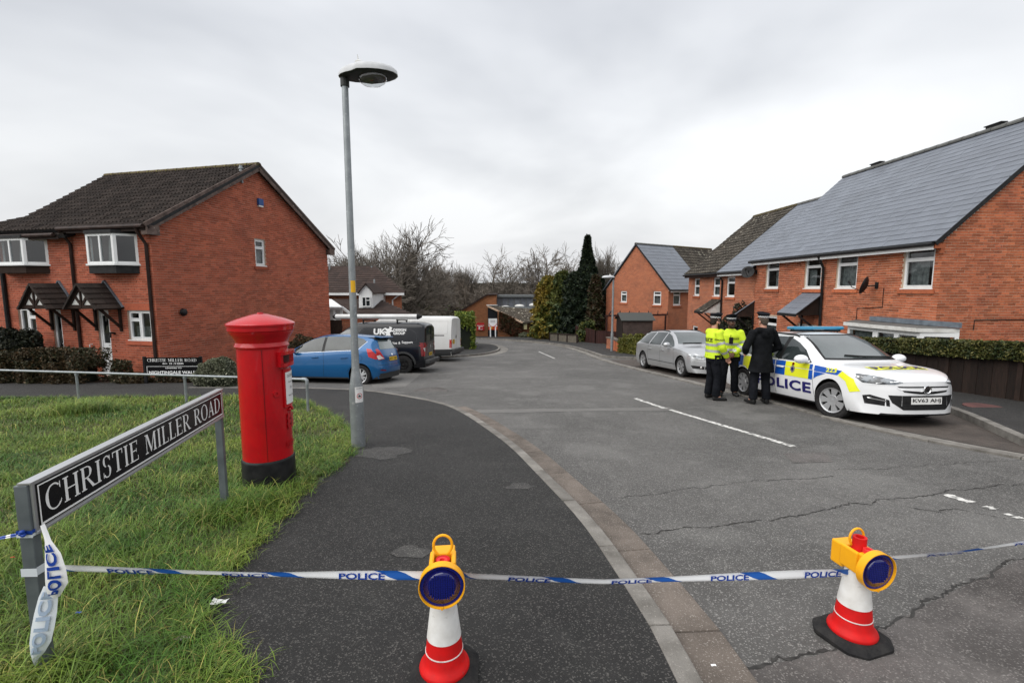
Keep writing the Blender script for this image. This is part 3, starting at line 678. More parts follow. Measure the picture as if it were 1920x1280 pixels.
def porch(house, F, uc, hw, ze, za, proj, tim, roofmat='tileL'):
    """gabled canopy on brackets"""
    p = MB(); Fp = F
    e = [Fp.pt(uc-hw, 0, ze), Fp.pt(uc-hw, proj, ze), Fp.pt(uc+hw, proj, ze), Fp.pt(uc+hw, 0, ze)]; r0, r1 = Fp.pt(uc, 0, za), Fp.pt(uc, proj, za)
    pn = MB(); pn.prism([Fp.pt(uc-hw*.86, proj-.06, ze+.02), Fp.pt(uc+hw*.86, proj-.06, ze+.02), Fp.pt(uc, proj-.06, za-.06)], Fp.N*.02); po = pn.build('porch', MT['offwhite'], house)
    t = MB(); H = za-ze
    A = lambda u, z, n=proj-.035: Fp.pt(u, n, z)
    for s in (-1, 1):
        t.beam(A(uc+s*hw, ze), A(uc, za), .11, .05, Fp.N); t.beam(A(uc+s*hw*.04, ze+.08), A(uc+s*hw*.42, ze+H*.52), .07, .05, Fp.N)
    t.beam(A(uc-hw, ze+.03), A(uc+hw, ze+.03), .11, .055, Fp.N); t.beam(A(uc, ze), A(uc, za-.05), .05, .075, Fp.N)
    for s in (-1, 1):
        t.beam(Fp.pt(uc+s*hw*.9, .03, ze), Fp.pt(uc+s*hw*.9, .03, ze-.75), .07, .07, Fp.N); t.beam(Fp.pt(uc+s*hw*.9, 0, ze+.02), Fp.pt(uc+s*hw*.9, proj, ze+.02), .07, .09)
        t.beam(Fp.pt(uc+s*hw*.9, .05, ze-.62), Fp.pt(uc+s*hw*.9, proj-.12, ze), .06, .07, Fp.U)
    t.build('porch_frame', MT[tim], po)
    for s in (-1, 1):
        a, b = Fp.pt(uc+s*(hw+.08), proj+.07, ze-.04), Fp.pt(uc+s*(hw+.08), -.0, ze-.04); r_a, r_b = Fp.pt(uc, proj+.07, za+.06), Fp.pt(uc, 0, za+.06)
        e0, e1, q0, q1 = (a, b, r_a, r_b) if s < 0 else (b, a, r_b, r_a)
        k = MB(); U = (e1-e0).normalized(); Lr = (q0-e0).length; upv = (q0-e0).normalized(); Nn = U.cross(upv); Nn = -Nn if Nn.z < 0 else Nn
        k.hexa([e0-Nn*.03, e1-Nn*.03, q1-Nn*.03, q0-Nn*.03, e0, e1, q1, q0]); n = 5; Wd = (e1-e0).length
        for i in range(n):
            d0 = Lr*i/n
            for j in range(4): k.hexa([e0+U*(Wd*j/4+.005)+upv*d0+Nn*.004, e0+U*(Wd*(j+1)/4)+upv*d0+Nn*.004, e0+U*(Wd*(j+1)/4)+upv*(d0+Lr/n*1.02)+Nn*.004, e0+U*(Wd*j/4+.005)+upv*(d0+Lr/n*1.02)+Nn*.004, e0+U*(Wd*j/4+.005)+upv*d0+Nn*.035, e0+U*(Wd*(j+1)/4)+upv*d0+Nn*.035, e0+U*(Wd*(j+1)/4)+upv*(d0+Lr/n*1.02)+Nn*.012, e0+U*(Wd*j/4+.005)+upv*(d0+Lr/n*1.02)+Nn*.012])
        k.build('porch_roof', MT[roofmat], po)
        fl = MB(); fl.beam(Fp.pt(uc+s*(hw+.1), .012, ze), Fp.pt(uc, .012, za+.16), .02, .12, Fp.N); fl.build('flashing', MT['lead'], po)
pe = FF.px(150, 576, .9); pc = FF.px(143, 540, .9)
dc = (dr[0]+dr[2])/2
pz = FF.px(143, 533, .9)[1]
porch(h1, FF, FF.px(150, 560, .75)[0], .56, FF.px(150, 577, .75)[1], FF.px(146, 535, .75)[1], .75, 'timber')
# roof: front slope with a hip at the left, rear slope
ov = .28
eF0 = FF.pt(-.22, ov, ez-.12); eF1 = FF.pt(sp+.1, ov, ez-.12)
rg0 = Lc+Ug*(gd/2)-Uf*.22; rg0.z = apz+.14
rlen = 0
for k in np.linspace(0, 9, 181):
    q = Lc+Ug*(gd/2)+Uf*k; dep = q.y*CP-(apz+.14-CZ)*SP
    if 960+FPX*q.x/dep < 199: rlen = k; break
rg1 = Lc+Ug*(gd/2)+Uf*rlen; rg1.z = apz+.14
hipk = sp+2.6
eF1 = FF.pt(hipk, ov, ez-.12)
roof_tiles(h1, eF1, eF0, rg1, rg0, PAN, 'tileL', .30, .32, .06, .045, 300, half=False)
eB0 = Lc+Ug*(gd+ov)-Uf*.22; eB0.z = ez-.12; eB1 = Lc+Ug*(gd+ov)+Uf*hipk; eB1.z = ez-.12
MB().hexa([p+Vector((0, 0, dz)) for dz in (-.08, .03) for p in (eB0, eB1, rg1, rg0)]).build('roof', MT['tileL'], h1)
MB().hexa([p+Vector((0, 0, dz)) for dz in (-.09, .02) for p in (eF1, eB1, rg1+Ug*.01, rg1)]).build('roof', MT['tileL'], h1)
ridge_tiles(h1, rg0, rg1, 'ridgemoss')
bg_ = MB()
for (a, b) in ((FG.pt(-ov, .20, ez-.16), FG.pt(gd/2, .20, apz+.05)), (FG.pt(gd+ov, .20, ez-.16), FG.pt(gd/2, .20, apz+.05))): bg_.beam(a, b, .27, .035, FG.N)
bg_.fbox(FG, -ov, .12, .0, .22, ez-.36, ez-.10); bg_.fbox(FG, gd-.1, gd+ov, .0, .22, ez-.36, ez-.10)
bg_.build('bargeboard', MT['bargeboard'], h1)
sf = MB(); sf.fbox(FF, -.2, sp, .0, ov, ez-.18, ez-.15); sf.fbox(FF, -.18, sp, ov-.03, ov, ez-.26, ez-.11); sf.build('fascia', MT['gutter'], h1)
pipe(h1, [FF.pt(-.15, ov+.06, ez-.13), FF.pt(sp, ov+.06, ez-.13)], .06, 'gutter', 'gutter')
pipe(h1, [FF.pt(.13, ov+.05, ez-.16), FF.pt(.13, ov, ez-.3), FF.pt(.13, .06, ez-.62), FF.pt(.13, .06, FLZ-.2)], .045, 'gutter')
pipe(h1, [FF.pt(sp-.06, ov+.05, ez-.16), FF.pt(sp-.06, .06, ez-.55), FF.pt(sp-.06, .06, FLZ)], .045, 'gutter')
al = FG.rect(481, 373, 491, 388); a_ = MB(); a_.fbox(FG, al[0], al[2]-.0, .01, .10, al[1]+.05, al[3]); ao = a_.build('alarm_box', M('alarm_blue', (.02, .07, .22), .4), h1, bevel=.01); MB().fbox(FG, al[0]+.02, al[2]-.02, .02, .09, al[1]-.0, al[1]+.048).build('strobe', MT['paper'], ao)
vt = FG.px(341, 585); _me = MB().lathe([(.01, 0), (.10, 0), (.12, .02), (.11, .10), (.05, .14), (.01, .14)], 16, (0, 0, 0), 'x').mesh('wall_lamp'); _o = link('wall_lamp', _me, MT['black'], h1); _o.location = FG.pt(vt[0], .01, vt[1])-h1.location
fl_ = PY(452, 322, (Lc+Ug*(gd*.42)).y); MB().tube([fl_-Vector((0, 0, .4)), fl_, fl_+Vector((0, 0, .22))], .055, 10).tube([fl_+Vector((0, 0, .1)), fl_+Vector((0, 0, .14))], .085, 10).build('flue', MT['galv'], h1, smooth=40)
dl_ = FF.px(216, 625); MB().tube([FF.pt(dl_[0], .0, dl_[1]), FF.pt(dl_[0], .14, dl_[1]+.03), FF.pt(dl_[0], .16, dl_[1]-.12)], .035, 8).build('door_lamp', MT['black'], h1)
gr_ = FF.px(174, 645); MB().tube([FF.pt(gr_[0], .0, gr_[1]), FF.pt(gr_[0], .09, gr_[1]), FF.pt(gr_[0], .09, gr_[1]-.35), FF.pt(gr_[0], 0, gr_[1]-.35)], .017, 6).build('grab_rail', MT['white'], h1)
# neighbour
h0o = FF.pt(sp, 0, 0)
h0 = root('brick_house', h0o+Vector((0, 0, FLZ)), 'red brick terrace house with lower roof, joined to the end house at the left edge', 'house', 'left terrace houses')
sp2 = sp+6.2; d0 = FF.rect(97, 583, 125, 690); d0 = (d0[0], FLZ, d0[2], FLZ+2.08); w0 = FF.rect(33, 577, 71, 628)
wall(h0, FF, [(sp+.001, FLZ-.3), (sp2, FLZ-.3), (sp2, ez-.1), (sp+.001, ez-.1)], [d0, w0], 'geo', ('mortarL', 'brickL'), 150)
window(h0, FF, w0, vb=(.5,), vents=(.66, 0), sillmat='brickL'); panel_door(h0, FF, d0, (.35, .85, .3, .92))
bay_window(h0, FF, FF.px(43, 470, .42)[0], FF.px(-8, 470, .42)[0], FF.px(20, 495, .4)[1], FF.px(20, 447, .4)[1], base='timber')
porch(h0, FF, FF.px(62, 560, .75)[0], .54, FF.px(62, 577, .75)[1], FF.px(58, 535, .75)[1], .75, 'timber')
z0r = PY(60, 381, (Lc+Ug*(gd/2)+Uf*5).y).z; e0_ = FF.pt(sp-.25, ov+.05, ez-.30); e1_ = FF.pt(sp2, ov+.05, ez-.30)
q0 = Lc+Ug*(gd/2)+Uf*(sp-.25); q1 = Lc+Ug*(gd/2)+Uf*sp2; q0.z = q1.z = z0r
roof_tiles(h0, e1_, e0_, q1, q0, PAN, 'tileL', .30, .32, .06, .045, 150, half=False)
ridge_tiles(h0, q0+Uf*2.2, q1, 'ridgemoss')
sf = MB(); sf.fbox(FF, sp+.01, sp2, .0, ov+.03, ez-.34, ez-.31); sf.fbox(FF, sp+.01, sp2, ov, ov+.035, ez-.42, ez-.27); sf.build('fascia', MT['gutter'], h0)
pipe(h0, [FF.pt(sp+.1, ov+.1, ez-.30), FF.pt(sp2, ov+.1, ez-.30)], .06, 'gutter', 'gutter')
k = FF.px(10, 520)[0]; pipe(h0, [FF.pt(k, .07, FF.px(10, 512)[1]), FF.pt(k, .07, FLZ)], .06, 'black')

# ------------------------------------------------------------ right terrace
UR = Vector((-.0405, .999, 0)); c0 = PY(1769, 500, 13.04); Rc = Vector((11.7, 13.04, 0))
FR = Fr(Rc, UR, -1)
if FR.N.x > 0: FR.N = -FR.N
FE = Fr(Rc, (.999, .0405), 1)
if FE.N.y > 0: FE.N = -FE.N
eR = FR.px(1600, 474)[1]; zb = -2.3
lenR = FR.px(1417, 520)[0]
rgx = 3.95; tmp = FR.pt(lenR, 0, 0)+FE.U*rgx; rz = PY(1571, 331, tmp.y).z
r1h = root('brick_house', FR.pt(lenR/2, 0, -1.75), 'orange brick house with large blue-grey slate roof and satellite dish, behind the police car', 'house', 'right terrace houses')
ww = [FR.rect(1438, 490, 1459, 540), FR.rect(1511, 483, 1538, 540.5), FR.rect(1571, 476, 1605, 540.5), FR.rect(1697, 463, 1748, 540.5)]
gz = sum(q[1] for q in ww)/4; gt = sum(q[3] for q in ww)/4
ww = [(a, gz, c, gt) for a, b, c, d in ww]
gfw = FR.rect(1430, 592, 1455, 630); dR = FR.rect(1498, 580, 1530, 640); dR = (dR[0], -1.75, dR[2], .3)
wall(r1h, FR, [(0, zb), (lenR, zb), (lenR, eR+.1), (0, eR+.1)], ww+[gfw, dR], 'geo', ('mortarR', 'brickR'), 300)
gm = 2*rgx
wall(r1h, FE, [(0, zb), (gm, zb), (gm, eR+.1), (gm/2, rz-.12), (0, eR+.1)], [], 'geo', ('mortarR', 'brickR'), 300)
for i, q in enumerate(ww): window(r1h, FR, q, vents=(.70,), curtain=[[(.0, .5, 0, .68)], [(.55, 1, 0, .6)], [(.3, 1, 0, .66)], [(.35, .95, 0, .66)]][i])
window(r1h, FR, gfw, vb=(), vents=(.6,), curtain=[(0, 1, 0, .5)]); panel_door(r1h, FR, dR, (.15, .8, .4, .9))
ovR = .30
def R_(F, u, n, z): return F.pt(u, n, z)
e0, e1 = FR.pt(-.10, ovR, eR+.06-.0), FR.pt(lenR+.10, ovR, eR+.06)
p0 = FR.pt(-.10, 0, 0)+FE.U*rgx; p1 = FR.pt(lenR+.10, 0, 0)+FE.U*rgx; p0.z = p1.z = rz
roof_tiles(r1h, e0, e1, p0, p1, SLATE, 'slate', .30, .255, .05, .011, 300)
be0, be1 = FR.pt(-.1, 0, 0)+FE.U*(gm+ovR), FR.pt(lenR+.1, 0, 0)+FE.U*(gm+ovR); be0.z = be1.z = eR
MB().hexa([p+Vector((0, 0, dz)) for dz in (-.08, .02) for p in (be0, be1, p1, p0)]).build('roof', MT['slate'], r1h)
ridge_tiles(r1h, p0, p1, 'ridge', .15)
def eaves(house, F, a, b, ez, ov, gut='black', facia='white'):
    s = MB(); s.fbox(F, a, b, .0, ov-.02, ez-.06, ez-.035); s.fbox(F, a, b, ov-.05, ov-.02, ez-.17, ez-.03); s.build('fascia', MT[facia], house)
    pipe(house, [F.pt(a-.05, ov+.04, ez-.02), F.pt(b+.05, ov+.04, ez-.02)], .055, gut, 'gutter')
eaves(r1h, FR, 0, lenR, eR+.02, ovR)
bd = MB(); bd.beam(FE.pt(-ovR, .09, eR-.0), FE.pt(gm/2, .09, rz-.04), .11, .03, FE.N); bd.build('verge_trim', MT['black'], r1h)
sc_ = MB(); sc_.fbox(FE, -ovR+.03, .0, -.02, .06, eR-.12, eR+.02); sc_.fbox(FE, -.1, .0, -.02, .05, eR-.25, eR-.12); sc_.build('corbel', MT['brickR'], r1h)
k = FR.px(1547, 520)[0]; pipe(r1h, [FR.pt(k, ovR+.03, eR), FR.pt(k, .09, eR-.45), FR.pt(k, .06, -1.7)], .045, 'black')
for (u, v) in ((1640, 312), (1862, 236)):
    y_ = PY(u, v, 1).x; t = None
    for q in np.linspace(0, lenR, 300):
        pp = p0.lerp(p1, q/lenR); dep = pp.y*CP-(pp.z-CZ)*SP
        if abs(960+FPX*pp.x/dep-u) < 4: t = pp; break
    if t: MB().beam(t+Vector((0, -.28, .15)), t+Vector((0, .28, .15)), .22, .03).beam(t+Vector((0, -.24, .09)), t+Vector((0, .24, .09)), .16, .08).build('ridge_vent', MT['black'], r1h)
def canopy(house, F, u0, u1, zl, zh, proj, mat, side='darkwood'):
    c = MB(); a0, a1, b0, b1 = F.pt(u0, proj, zl), F.pt(u1, proj, zl), F.pt(u0, .0, zh), F.pt(u1, .0, zh); up = Vector((0, 0, .05))
    c.hexa([a0, a1, b1, b0, a0+up, a1+up, b1+up, b0+up]); co = c.build('canopy', MT['black'], house)
    n = 4; m = 3; t = MB(); nn = Vector((0, 0, 1))
    for i in range(n):
        for j in range(m):
            p = lambda s, r: a0.lerp(a1, s).lerp(b0.lerp(b1, s), r)+up
            s0, s1, q0, q1 = j/m+.004, (j+1)/m-.004, i/n, (i+1)/n
            t.hexa([p(s0, q0), p(s1, q0), p(s1, q1), p(s0, q1), p(s0, q0)+nn*.022, p(s1, q0)+nn*.022, p(s1, q1)+nn*.008, p(s0, q1)+nn*.008])
    t.build('canopy_tiles', MT[mat], co)
    for uu in (u0+.06, u1-.06):
        s = MB(); s.prism([F.pt(uu, .0, zl), F.pt(uu, proj-.04, zl), F.pt(uu, .0, zh-.02)], F.U*.03); s.build('canopy_cheek', MT[side], co)
        b = MB(); b.beam(F.pt(uu, .02, zl-.65), F.pt(uu, proj-.15, zl-.02), .06, .06, F.U); b.beam(F.pt(uu, .03, zl-.7), F.pt(uu, .03, zl), .06, .06, F.N); b.build('bracket', MT['black'], co)
    MB().fbox(F, u0, u1, proj-.02, proj+.01, zl-.05, zl+.02).build('canopy_fascia', MT['black'], co)
ca = FR.px(1455, 588, 1.0); cb = FR.px(1545, 552)
canopy(r1h, FR, FR.px(1545, 552)[0]+.02, FR.px(1457, 585, 1.)[0], ca[1], cb[1], 1.0, 'slate')
dish = FR.px(1640, 535)
def satellite(house, F, u, z, face):
    d = MB(); prof = [(.0, -.08), (.12, -.065), (.22, -.03), (.29, .015), (.285, .02), (.2, -.02), (.1, -.05), (.0, -.065)]
    d.lathe([(max(r, .004), q) for r, q in prof], 20, (0, 0, 0), 'z'); me = d.mesh('satellite_dish'); o = link('satellite_dish', me, MT['black'], house); me.shade_smooth()
    p = F.pt(u, .42, z); f = Vector(face).normalized(); o.matrix_local = Matrix.Translation(p-wloc(house))@f.to_track_quat('Z', 'Y').to_matrix().to_4x4()
    a = MB(); a.tube([F.pt(u, .02, z), F.pt(u, .3, z-.02), p-f*.05], .018, 6).tube([p-f*.05-Vector((0, 0, .22)), p+f*.35-Vector((0, 0, .16)), p+f*.42-Vector((0, 0, .05))], .012, 6).tube([p+f*.40-Vector((0, 0, .06)), p+f*.46], .03, 8).fbox(F, u-.06, u+.06, 0, .03, z-.1, z+.1)
    a.build('dish_arm', MT['black'], house)
satellite(r1h, FR, dish[0]-.1, dish[1], (-.62, .75, .3))
ck = FR.px(1658, 540); cl = FR.px(1655, 576); cm = FR.px(1608, 578); cn = FR.px(1606, 600)
pipe(r1h, [FR.pt(*[q for q in (ck[0], .015, ck[1])]), FR.pt(cl[0], .015, cl[1]), FR.pt(cm[0], .015, cm[1]), FR.pt(cn[0], .015, cn[1])], .012, 'black', 'cable')
c1_, c2_, c3_ = FE.px(1824, 618), FE.px(1826, 600), FE.px(1930, 599); pipe(r1h, [FE.pt(c1_[0], .015, c1_[1]), FE.pt(c2_[0], .015, c2_[1]), FE.pt(c3_[0], .015, c3_[1])], .014, 'darkwood', 'cable')
# flat-roofed white bay extension
bu0, bu1 = FR.px(1738, 620, .75)[0], FR.px(1572, 615, .5)[0]; bt_ = FR.px(1640, 606, .8)[1]
B = [(bu0-.15, 0), (bu0+.15, .78), (bu0+1.45, .95), (bu1-1.0, .95), (bu1-.1, 0)]
eb = MB(); eb.prism([FR.pt(u, n, zb) for u, n in B], (0, 0, .95)); ext = eb.build('bay_window', MT['white'], r1h)
zt_, zb_ = bt_-.12, zb+.95
for i in range(4):
    (ua, na), (ub, nb) = B[i], B[i+1]; o = FR.pt(ua, na, 0); dv = FR.pt(ub, nb, 0)-o; ln = dv.length; f2 = Fr(o, dv, 1)
    if f2.N.dot(FR.N) < 0: f2.N = -f2.N
    fm = MB(); cuts = [0, ln] if ln < 1.2 else [0, ln*.5, ln]
    for q in ((0, .09), (ln-.09, ln)): fm.fbox(f2, q[0], q[1], -.06, .0, zb_, zt_)
    fm.fbox(f2, .09, ln-.09, -.06, 0, zb_, zb_+.08); fm.fbox(f2, .09, ln-.09, -.06, 0, zt_-.12, zt_); fm.fbox(f2, .09, ln-.09, -.06, .004, zt_-.62, zt_-.50)
    for cc in cuts[1:-1]: fm.fbox(f2, cc-.07, cc+.07, -.06, .006, zb_+.08, zt_-.12)
    fm.build('frame', MT['white'], ext)
    for a, b in zip(cuts, cuts[1:]):
        for za, zc in ((zb_+.08, zt_-.62), (zt_-.5, zt_-.12)):
            MB().quad(*[f2.pt(u, -.03, z) for u, z in ((a+.08, za), (b-.08, za), (b-.08, zc), (a+.08, zc))]).build('pane', MT['glass'], ext)
            MB().quad(*[f2.pt(u, -.16, z) for u, z in ((a+.12, za+.0), (b-.12, za), (b-.12, zc-.0), (a+.12, zc-.0))]).build('curtain', MT['curtain'], ext)
MB().prism([FR.pt(u, n*1.1+(.06 if n else 0), zt_) for u, n in B], (0, 0, .10)).build('bay_fascia', MT['offwhite'], ext)
MB().prism([FR.pt(u, n*1.08+(.02 if n else 0), zt_+.102) for u, n in B], (0, 0, .015)).build('bay_roof', MT['ridge'], ext)
MB().fbox(FR, bu0-.2, bu1-.8, .005, .10, zt_+.13, zt_+.27).build('flashing', MT['lead'], ext)
tr = MB(); k = FR.px(1565, 610)[0]
for i in range(3): tr.fbox(FR, k-.2+i*.15, k-.18+i*.15, .02, .04, -.3, .35)
for i in range(4): tr.fbox(FR, k-.25, k+.17, .04, .055, -.2+i*.15, -.18+i*.15)
tr.build('trellis', MT['timber'], r1h)
# --- second pair: slate half and mossy half, a step lower
zs2 = FR.px(1380, 511)[1]; far = FR.px(1291, 540)[0]; mid = FR.px(1354, 520)[0]
tp = FR.pt(far, 0, 0)+FE.U*rgx; rz2 = PY(1399, 406, tp.y).z
def terrace2(label, a, b, wins, doors, roofmat, proto, tw, can, facia):
    h = root('brick_house', FR.pt((a+b)/2, 0, -2.3), label, 'house', 'right terrace houses')
    wall(h, FR, [(a, -3.2), (b, -3.2), (b, zs2+.06), (a, zs2+.06)], [q[0] for q in wins]+doors, 'tex', ('brickR2',))
    for q, v, c in wins: window(h, FR, q, vents=(v,), curtain=c)
    for d in doors: panel_door(h, FR, d, (.2, .8, .45, .9))
    e0, e1 = FR.pt(a, ovR, zs2+.05), FR.pt(b, ovR, zs2+.05); q0 = FR.pt(a, 0, 0)+FE.U*rgx; q1 = FR.pt(b, 0, 0)+FE.U*rgx; q0.z = q1.z = rz2
    roof_tiles(h, e0, e1, q0, q1, proto, roofmat, tw, .255 if roofmat == 'slate' else .28, .05, .012 if roofmat == 'slate' else .03, 200, jit=.004 if roofmat == 'slate' else .02)
    f0, f1 = FR.pt(a, 0, 0)+FE.U*(gm+.3), FR.pt(b, 0, 0)+FE.U*(gm+.3); f0.z = f1.z = zs2; MB().hexa([p+Vector((0, 0, dz)) for dz in (-.08, .02) for p in (f0, f1, q1, q0)]).build('roof', MT[roofmat], h)
    ridge_tiles(h, q0, q1, 'ridge' if roofmat == 'slate' else 'ridgemoss', .14)
    eaves(h, FR, a, b, zs2+.01, ovR, 'black', facia)
    canopy(h, FR, *can, roofmat, 'offwhite' if roofmat == 'tileM' else 'darkwood')
    return h
wA = FR.rect(1363, 519, 1377, 553); wB = FR.rect(1412, 514, 1416, 556); wz = (FR.px(1341, 555)[1], FR.px(1341, 520)[1])
fix = lambda q: (q[0], wz[0], q[2], wz[1])
dA = FR.rect(1396, 600, 1405, 640); dA = (dA[0], -2.4, dA[0]+.9, -.35)
h2a = terrace2('narrow brick house with slate roof, joining the mossy-roofed house', lenR+.02, mid, [(fix(wA), .7, None)], [dA], 'slate', SLATE, .30,
   (FR.px(1417, 600)[0]+.15, FR.px(1373, 597, 1.)[0], FR.px(1385, 595, 1.)[1], FR.px(1413, 566)[1], 1.0), 'white')
wC, wD = fix(FR.rect(1302, 521, 1311, 553)), fix(FR.rect(1338, 519, 1349, 555)); wE = FR.rect(1299, 589, 1308, 620)
h2b = terrace2('brick terrace house with old mossy tiled roof above the silver estate car', mid+.02, far, [(wC, .55, [(0, 1, 0, .9)]), (wD, .55, [(0, 1, 0, .9)]), ((wE[0], -2.2, wE[2], -.55), .55, None)], [], 'tileM', SLATE, .30,
   (FR.px(1352, 575)[0], FR.px(1301, 587, 1.)[0], FR.px(1320, 587, 1.)[1], FR.px(1345, 563)[1], 1.0), 'gutter')
for hh, u in ((h2b, 1356),): k = FR.px(u, 530)[0]; pipe(hh, [FR.pt(k, ovR, zs2), FR.pt(k, .06, zs2-.4), FR.pt(k, .06, -2.5)], .045, 'black')
k = FR.px(1407, 508, .3); satellite(h2a, FR, k[0], k[1]-.05, (-.5, -.6, .3))
gE = Fr(FR.pt(far, 0, 0), FE.U, 1)
wall(h2b, gE, [(0, -3.2), (gm, -3.2), (gm, zs2), (gm/2, rz2-.12), (0, zs2)], [], 'tex', ('brickR2',))
FM = Fr(FR.pt(lenR, 0, 0), FE.U, 1); wall(r1h, FM, [(0, zs2), (gm, zs2), (gm, eR+.1), (gm/2, rz-.12), (0, eR+.1)], [], 'tex', ('brickR2',))
# --- R3: far house turned across
c3 = PY(1253, 560, 34.0); C3 = Vector((c3.x, 34, 0)); U3g = Vector((-.56, .83, 0)).normalized(); U3f = Vector((.83, .56, 0)).normalized()
F3g = Fr(C3, U3g, 1); F3f = Fr(C3, U3f, 1)
for f in (F3g, F3f):
    if f.N.y > 0: f.N = -f.N
gd3 = F3g.px(1137, 541)[0]; ap3 = PY(1190, 459, (C3+U3g*gd3/2).y).z; e3 = F3g.px(1253, 543)[1]; f3 = 9.5
h3 = root('brick_house', C3+Vector((0, 0, -3.4)), 'far orange brick house with pointed gable and half slate half mossy roof', 'house')
a, b_ = F3g.rect(1164, 546, 1175, 567.5), F3g.rect(1225, 546, 1239, 571)
wz3 = (min(a[1], b_[1]), max(a[3], b_[3])); a = (a[0], wz3[0]+.1, a[2], wz3[1]); b_ = (b_[0], wz3[0], b_[2], wz3[1]); c_ = F3f.rect(1263, 546, 1276, 572)
wall(h3, F3g, [(0, -4.5), (gd3, -4.5), (gd3, e3), (gd3/2, ap3-.05), (0, e3)], [a, b_], 'tex', ('brickfar',)); wall(h3, F3f, [(0, -4.5), (f3, -4.5), (f3, e3), (0, e3)], [c_], 'tex', ('brickfar',))
for F, q in ((F3g, a), (F3g, b_), (F3f, c_)): window(h3, F, q, vents=(.72,), curtain=[(0, 1, 0, .7)])
e0, e1 = F3f.pt(-.12, .25, e3), F3f.pt(4.2, .25, e3); q0 = C3+U3g*(gd3/2)-U3f*.12; q1 = C3+U3g*(gd3/2)+U3f*4.2; q0.z = q1.z = ap3+.1
roof_tiles(h3, e0, e1, q0, q1, SLATE, 'slate', .45, .36, .05, .012, 150)
e2, q2 = F3f.pt(f3, .25, e3), C3+U3g*(gd3/2)+U3f*f3; q2.z = ap3+.1
roof_tiles(h3, e1, e2, q1, q2, SLATE, 'tileM', .34, .32, .05, .03, 150)
g0, g1 = C3+U3g*(gd3+.25)-U3f*.12, C3+U3g*(gd3+.25)+U3f*f3; g0.z = g1.z = e3; MB().hexa([p+Vector((0, 0, dz)) for dz in (-.08, .02) for p in (g0, g1, q2, q0)]).build('roof', MT['slate'], h3)
ridge_tiles(h3, q0, q1, 'ridge'); ridge_tiles(h3, q1, q2, 'ridgemoss')
v_ = MB(); v_.beam(F3g.pt(-.2, .1, e3-.05), F3g.pt(gd3/2, .1, ap3+.05), .11, .03, F3g.N); v_.beam(F3g.pt(gd3+.2, .1, e3-.05), F3g.pt(gd3/2, .1, ap3+.05), .11, .03, F3g.N); v_.build('verge_trim', MT['black'], h3)
eaves(h3, F3f, 0, f3, e3-.02, .25)
# ================================================================== BACKGROUND BUILDINGS
def PQ(pts): return [PY(u, v, y) for u, v, y in pts]
def slab(pts, th=.12): return MB().prism(PQ(pts), (0, 0, -th))
# dark brown roofed house beyond the vans
h4 = root('brick_house', PY(700, 640, 30), 'brick house with dark brown roof and white dormer behind the black van', 'house')
def texwall(house, a, b, ztop, zbot, mat='brickfar', tops=None):
    A, B = Vector(a), Vector(b); F = Fr((A.x, A.y, 0), (B.x-A.x, B.y-A.y)); ln = (B-A).xy.length
    if F.N.y > 0: F.N = -F.N
    wall(house, F, tops(ln) if tops else [(0, zbot), (ln, zbot), (ln, ztop), (0, ztop)], [], 'tex', (mat,)); return F, ln
zE = PY(720, 549, 33).z
texwall(h4, PY(590, 560, 33), PY(753, 560, 33), zE, -4.5); texwall(h4, PY(753, 560, 33), PY(748, 560, 38.5), zE, -4.5)
A, B, C_, D_ = PQ([(575, 549, 32.6), (758, 549, 32.6), (699, 503, 36), (560, 499, 36)])
roof_tiles(h4, A, B, D_, C_, SLATE, 'tileB', .34, .32, .05, .03, 300)
E_ = PY(752, 549, 39); MB().hexa([q+Vector((0, 0, d)) for d in (-.1, 0) for q in (B, E_, C_+Vector((0, .02, 0)), C_)]).build('roof', MT['tileB'], h4); ridge_tiles(h4, C_, D_, 'ridgemoss')
MB().beam(A-Vector((0, .05, .08)), B-Vector((0, .05, .08)), .06, .16).build('fascia', MT['white'], h4)
pipe(h4, [B+Vector((-.3, -.02, -.1)), B+Vector((-.9, .32, -.5)), B+Vector((-.9, .32, -3))], .05, 'white')
zL = PY(700, 593, 28.5).z
a, b_, c_, d_ = PQ([(600, 593, 28.3), (778, 593, 28.3), (708, 564, 32.4), (600, 561, 32.4)])
roof_tiles(h4, a, b_, d_, c_, SLATE, 'tileB', .34, .32, .05, .03, 200)
MB().hexa([q+Vector((0, 0, d)) for d in (-.1, 0) for q in (b_, PY(765, 593, 32.9), c_+Vector((0, .02, 0)), c_)]).build('roof', MT['tileB'], h4)
texwall(h4, PY(600, 600, 28.7), PY(772, 600, 28.7), zL, -4.5)
MB().beam(a-Vector((0, .04, .07)), b_-Vector((0, .04, .07)), .05, .12).build('fascia', MT['gutter'], h4)
# dormer
y0 = 29.9; dl, dt, dr_, db = PY(672, 545, y0), PY(685, 536, y0), PY(698, 545, y0), PY(672, 577, y0)
dm = MB(); dm.prism([PY(673, 577, y0), PY(698, 577, y0), PY(698, 548, y0), PY(685.5, 534, y0), PY(673, 548, y0)], (0, 3.2, 0)); dm = dm.build('dormer', MT['white'], h4)
for s in (0, 1):
    p, q = (PY(670, 551, y0-.15), PY(685.5, 532, y0-.15)) if s == 0 else (PY(701, 551, y0-.15), PY(685.5, 532, y0-.15))
    MB().hexa([p, q, q+Vector((0, 3.3, 0)), p+Vector((0, 3.3, 0)), p+Vector((0, 0, .07)), q+Vector((0, 0, .07)), q+Vector((0, 3.3, .07)), p+Vector((0, 3.3, .07))]).build('dormer_roof', MT['tileB'], dm)
Fd = Fr((PY(672, 560, y0-.07).x, y0-.07, 0), (1, 0)); Fd.N = Vector((0, -1, 0)); rc = Fd.rect(678, 556, 695, 575)
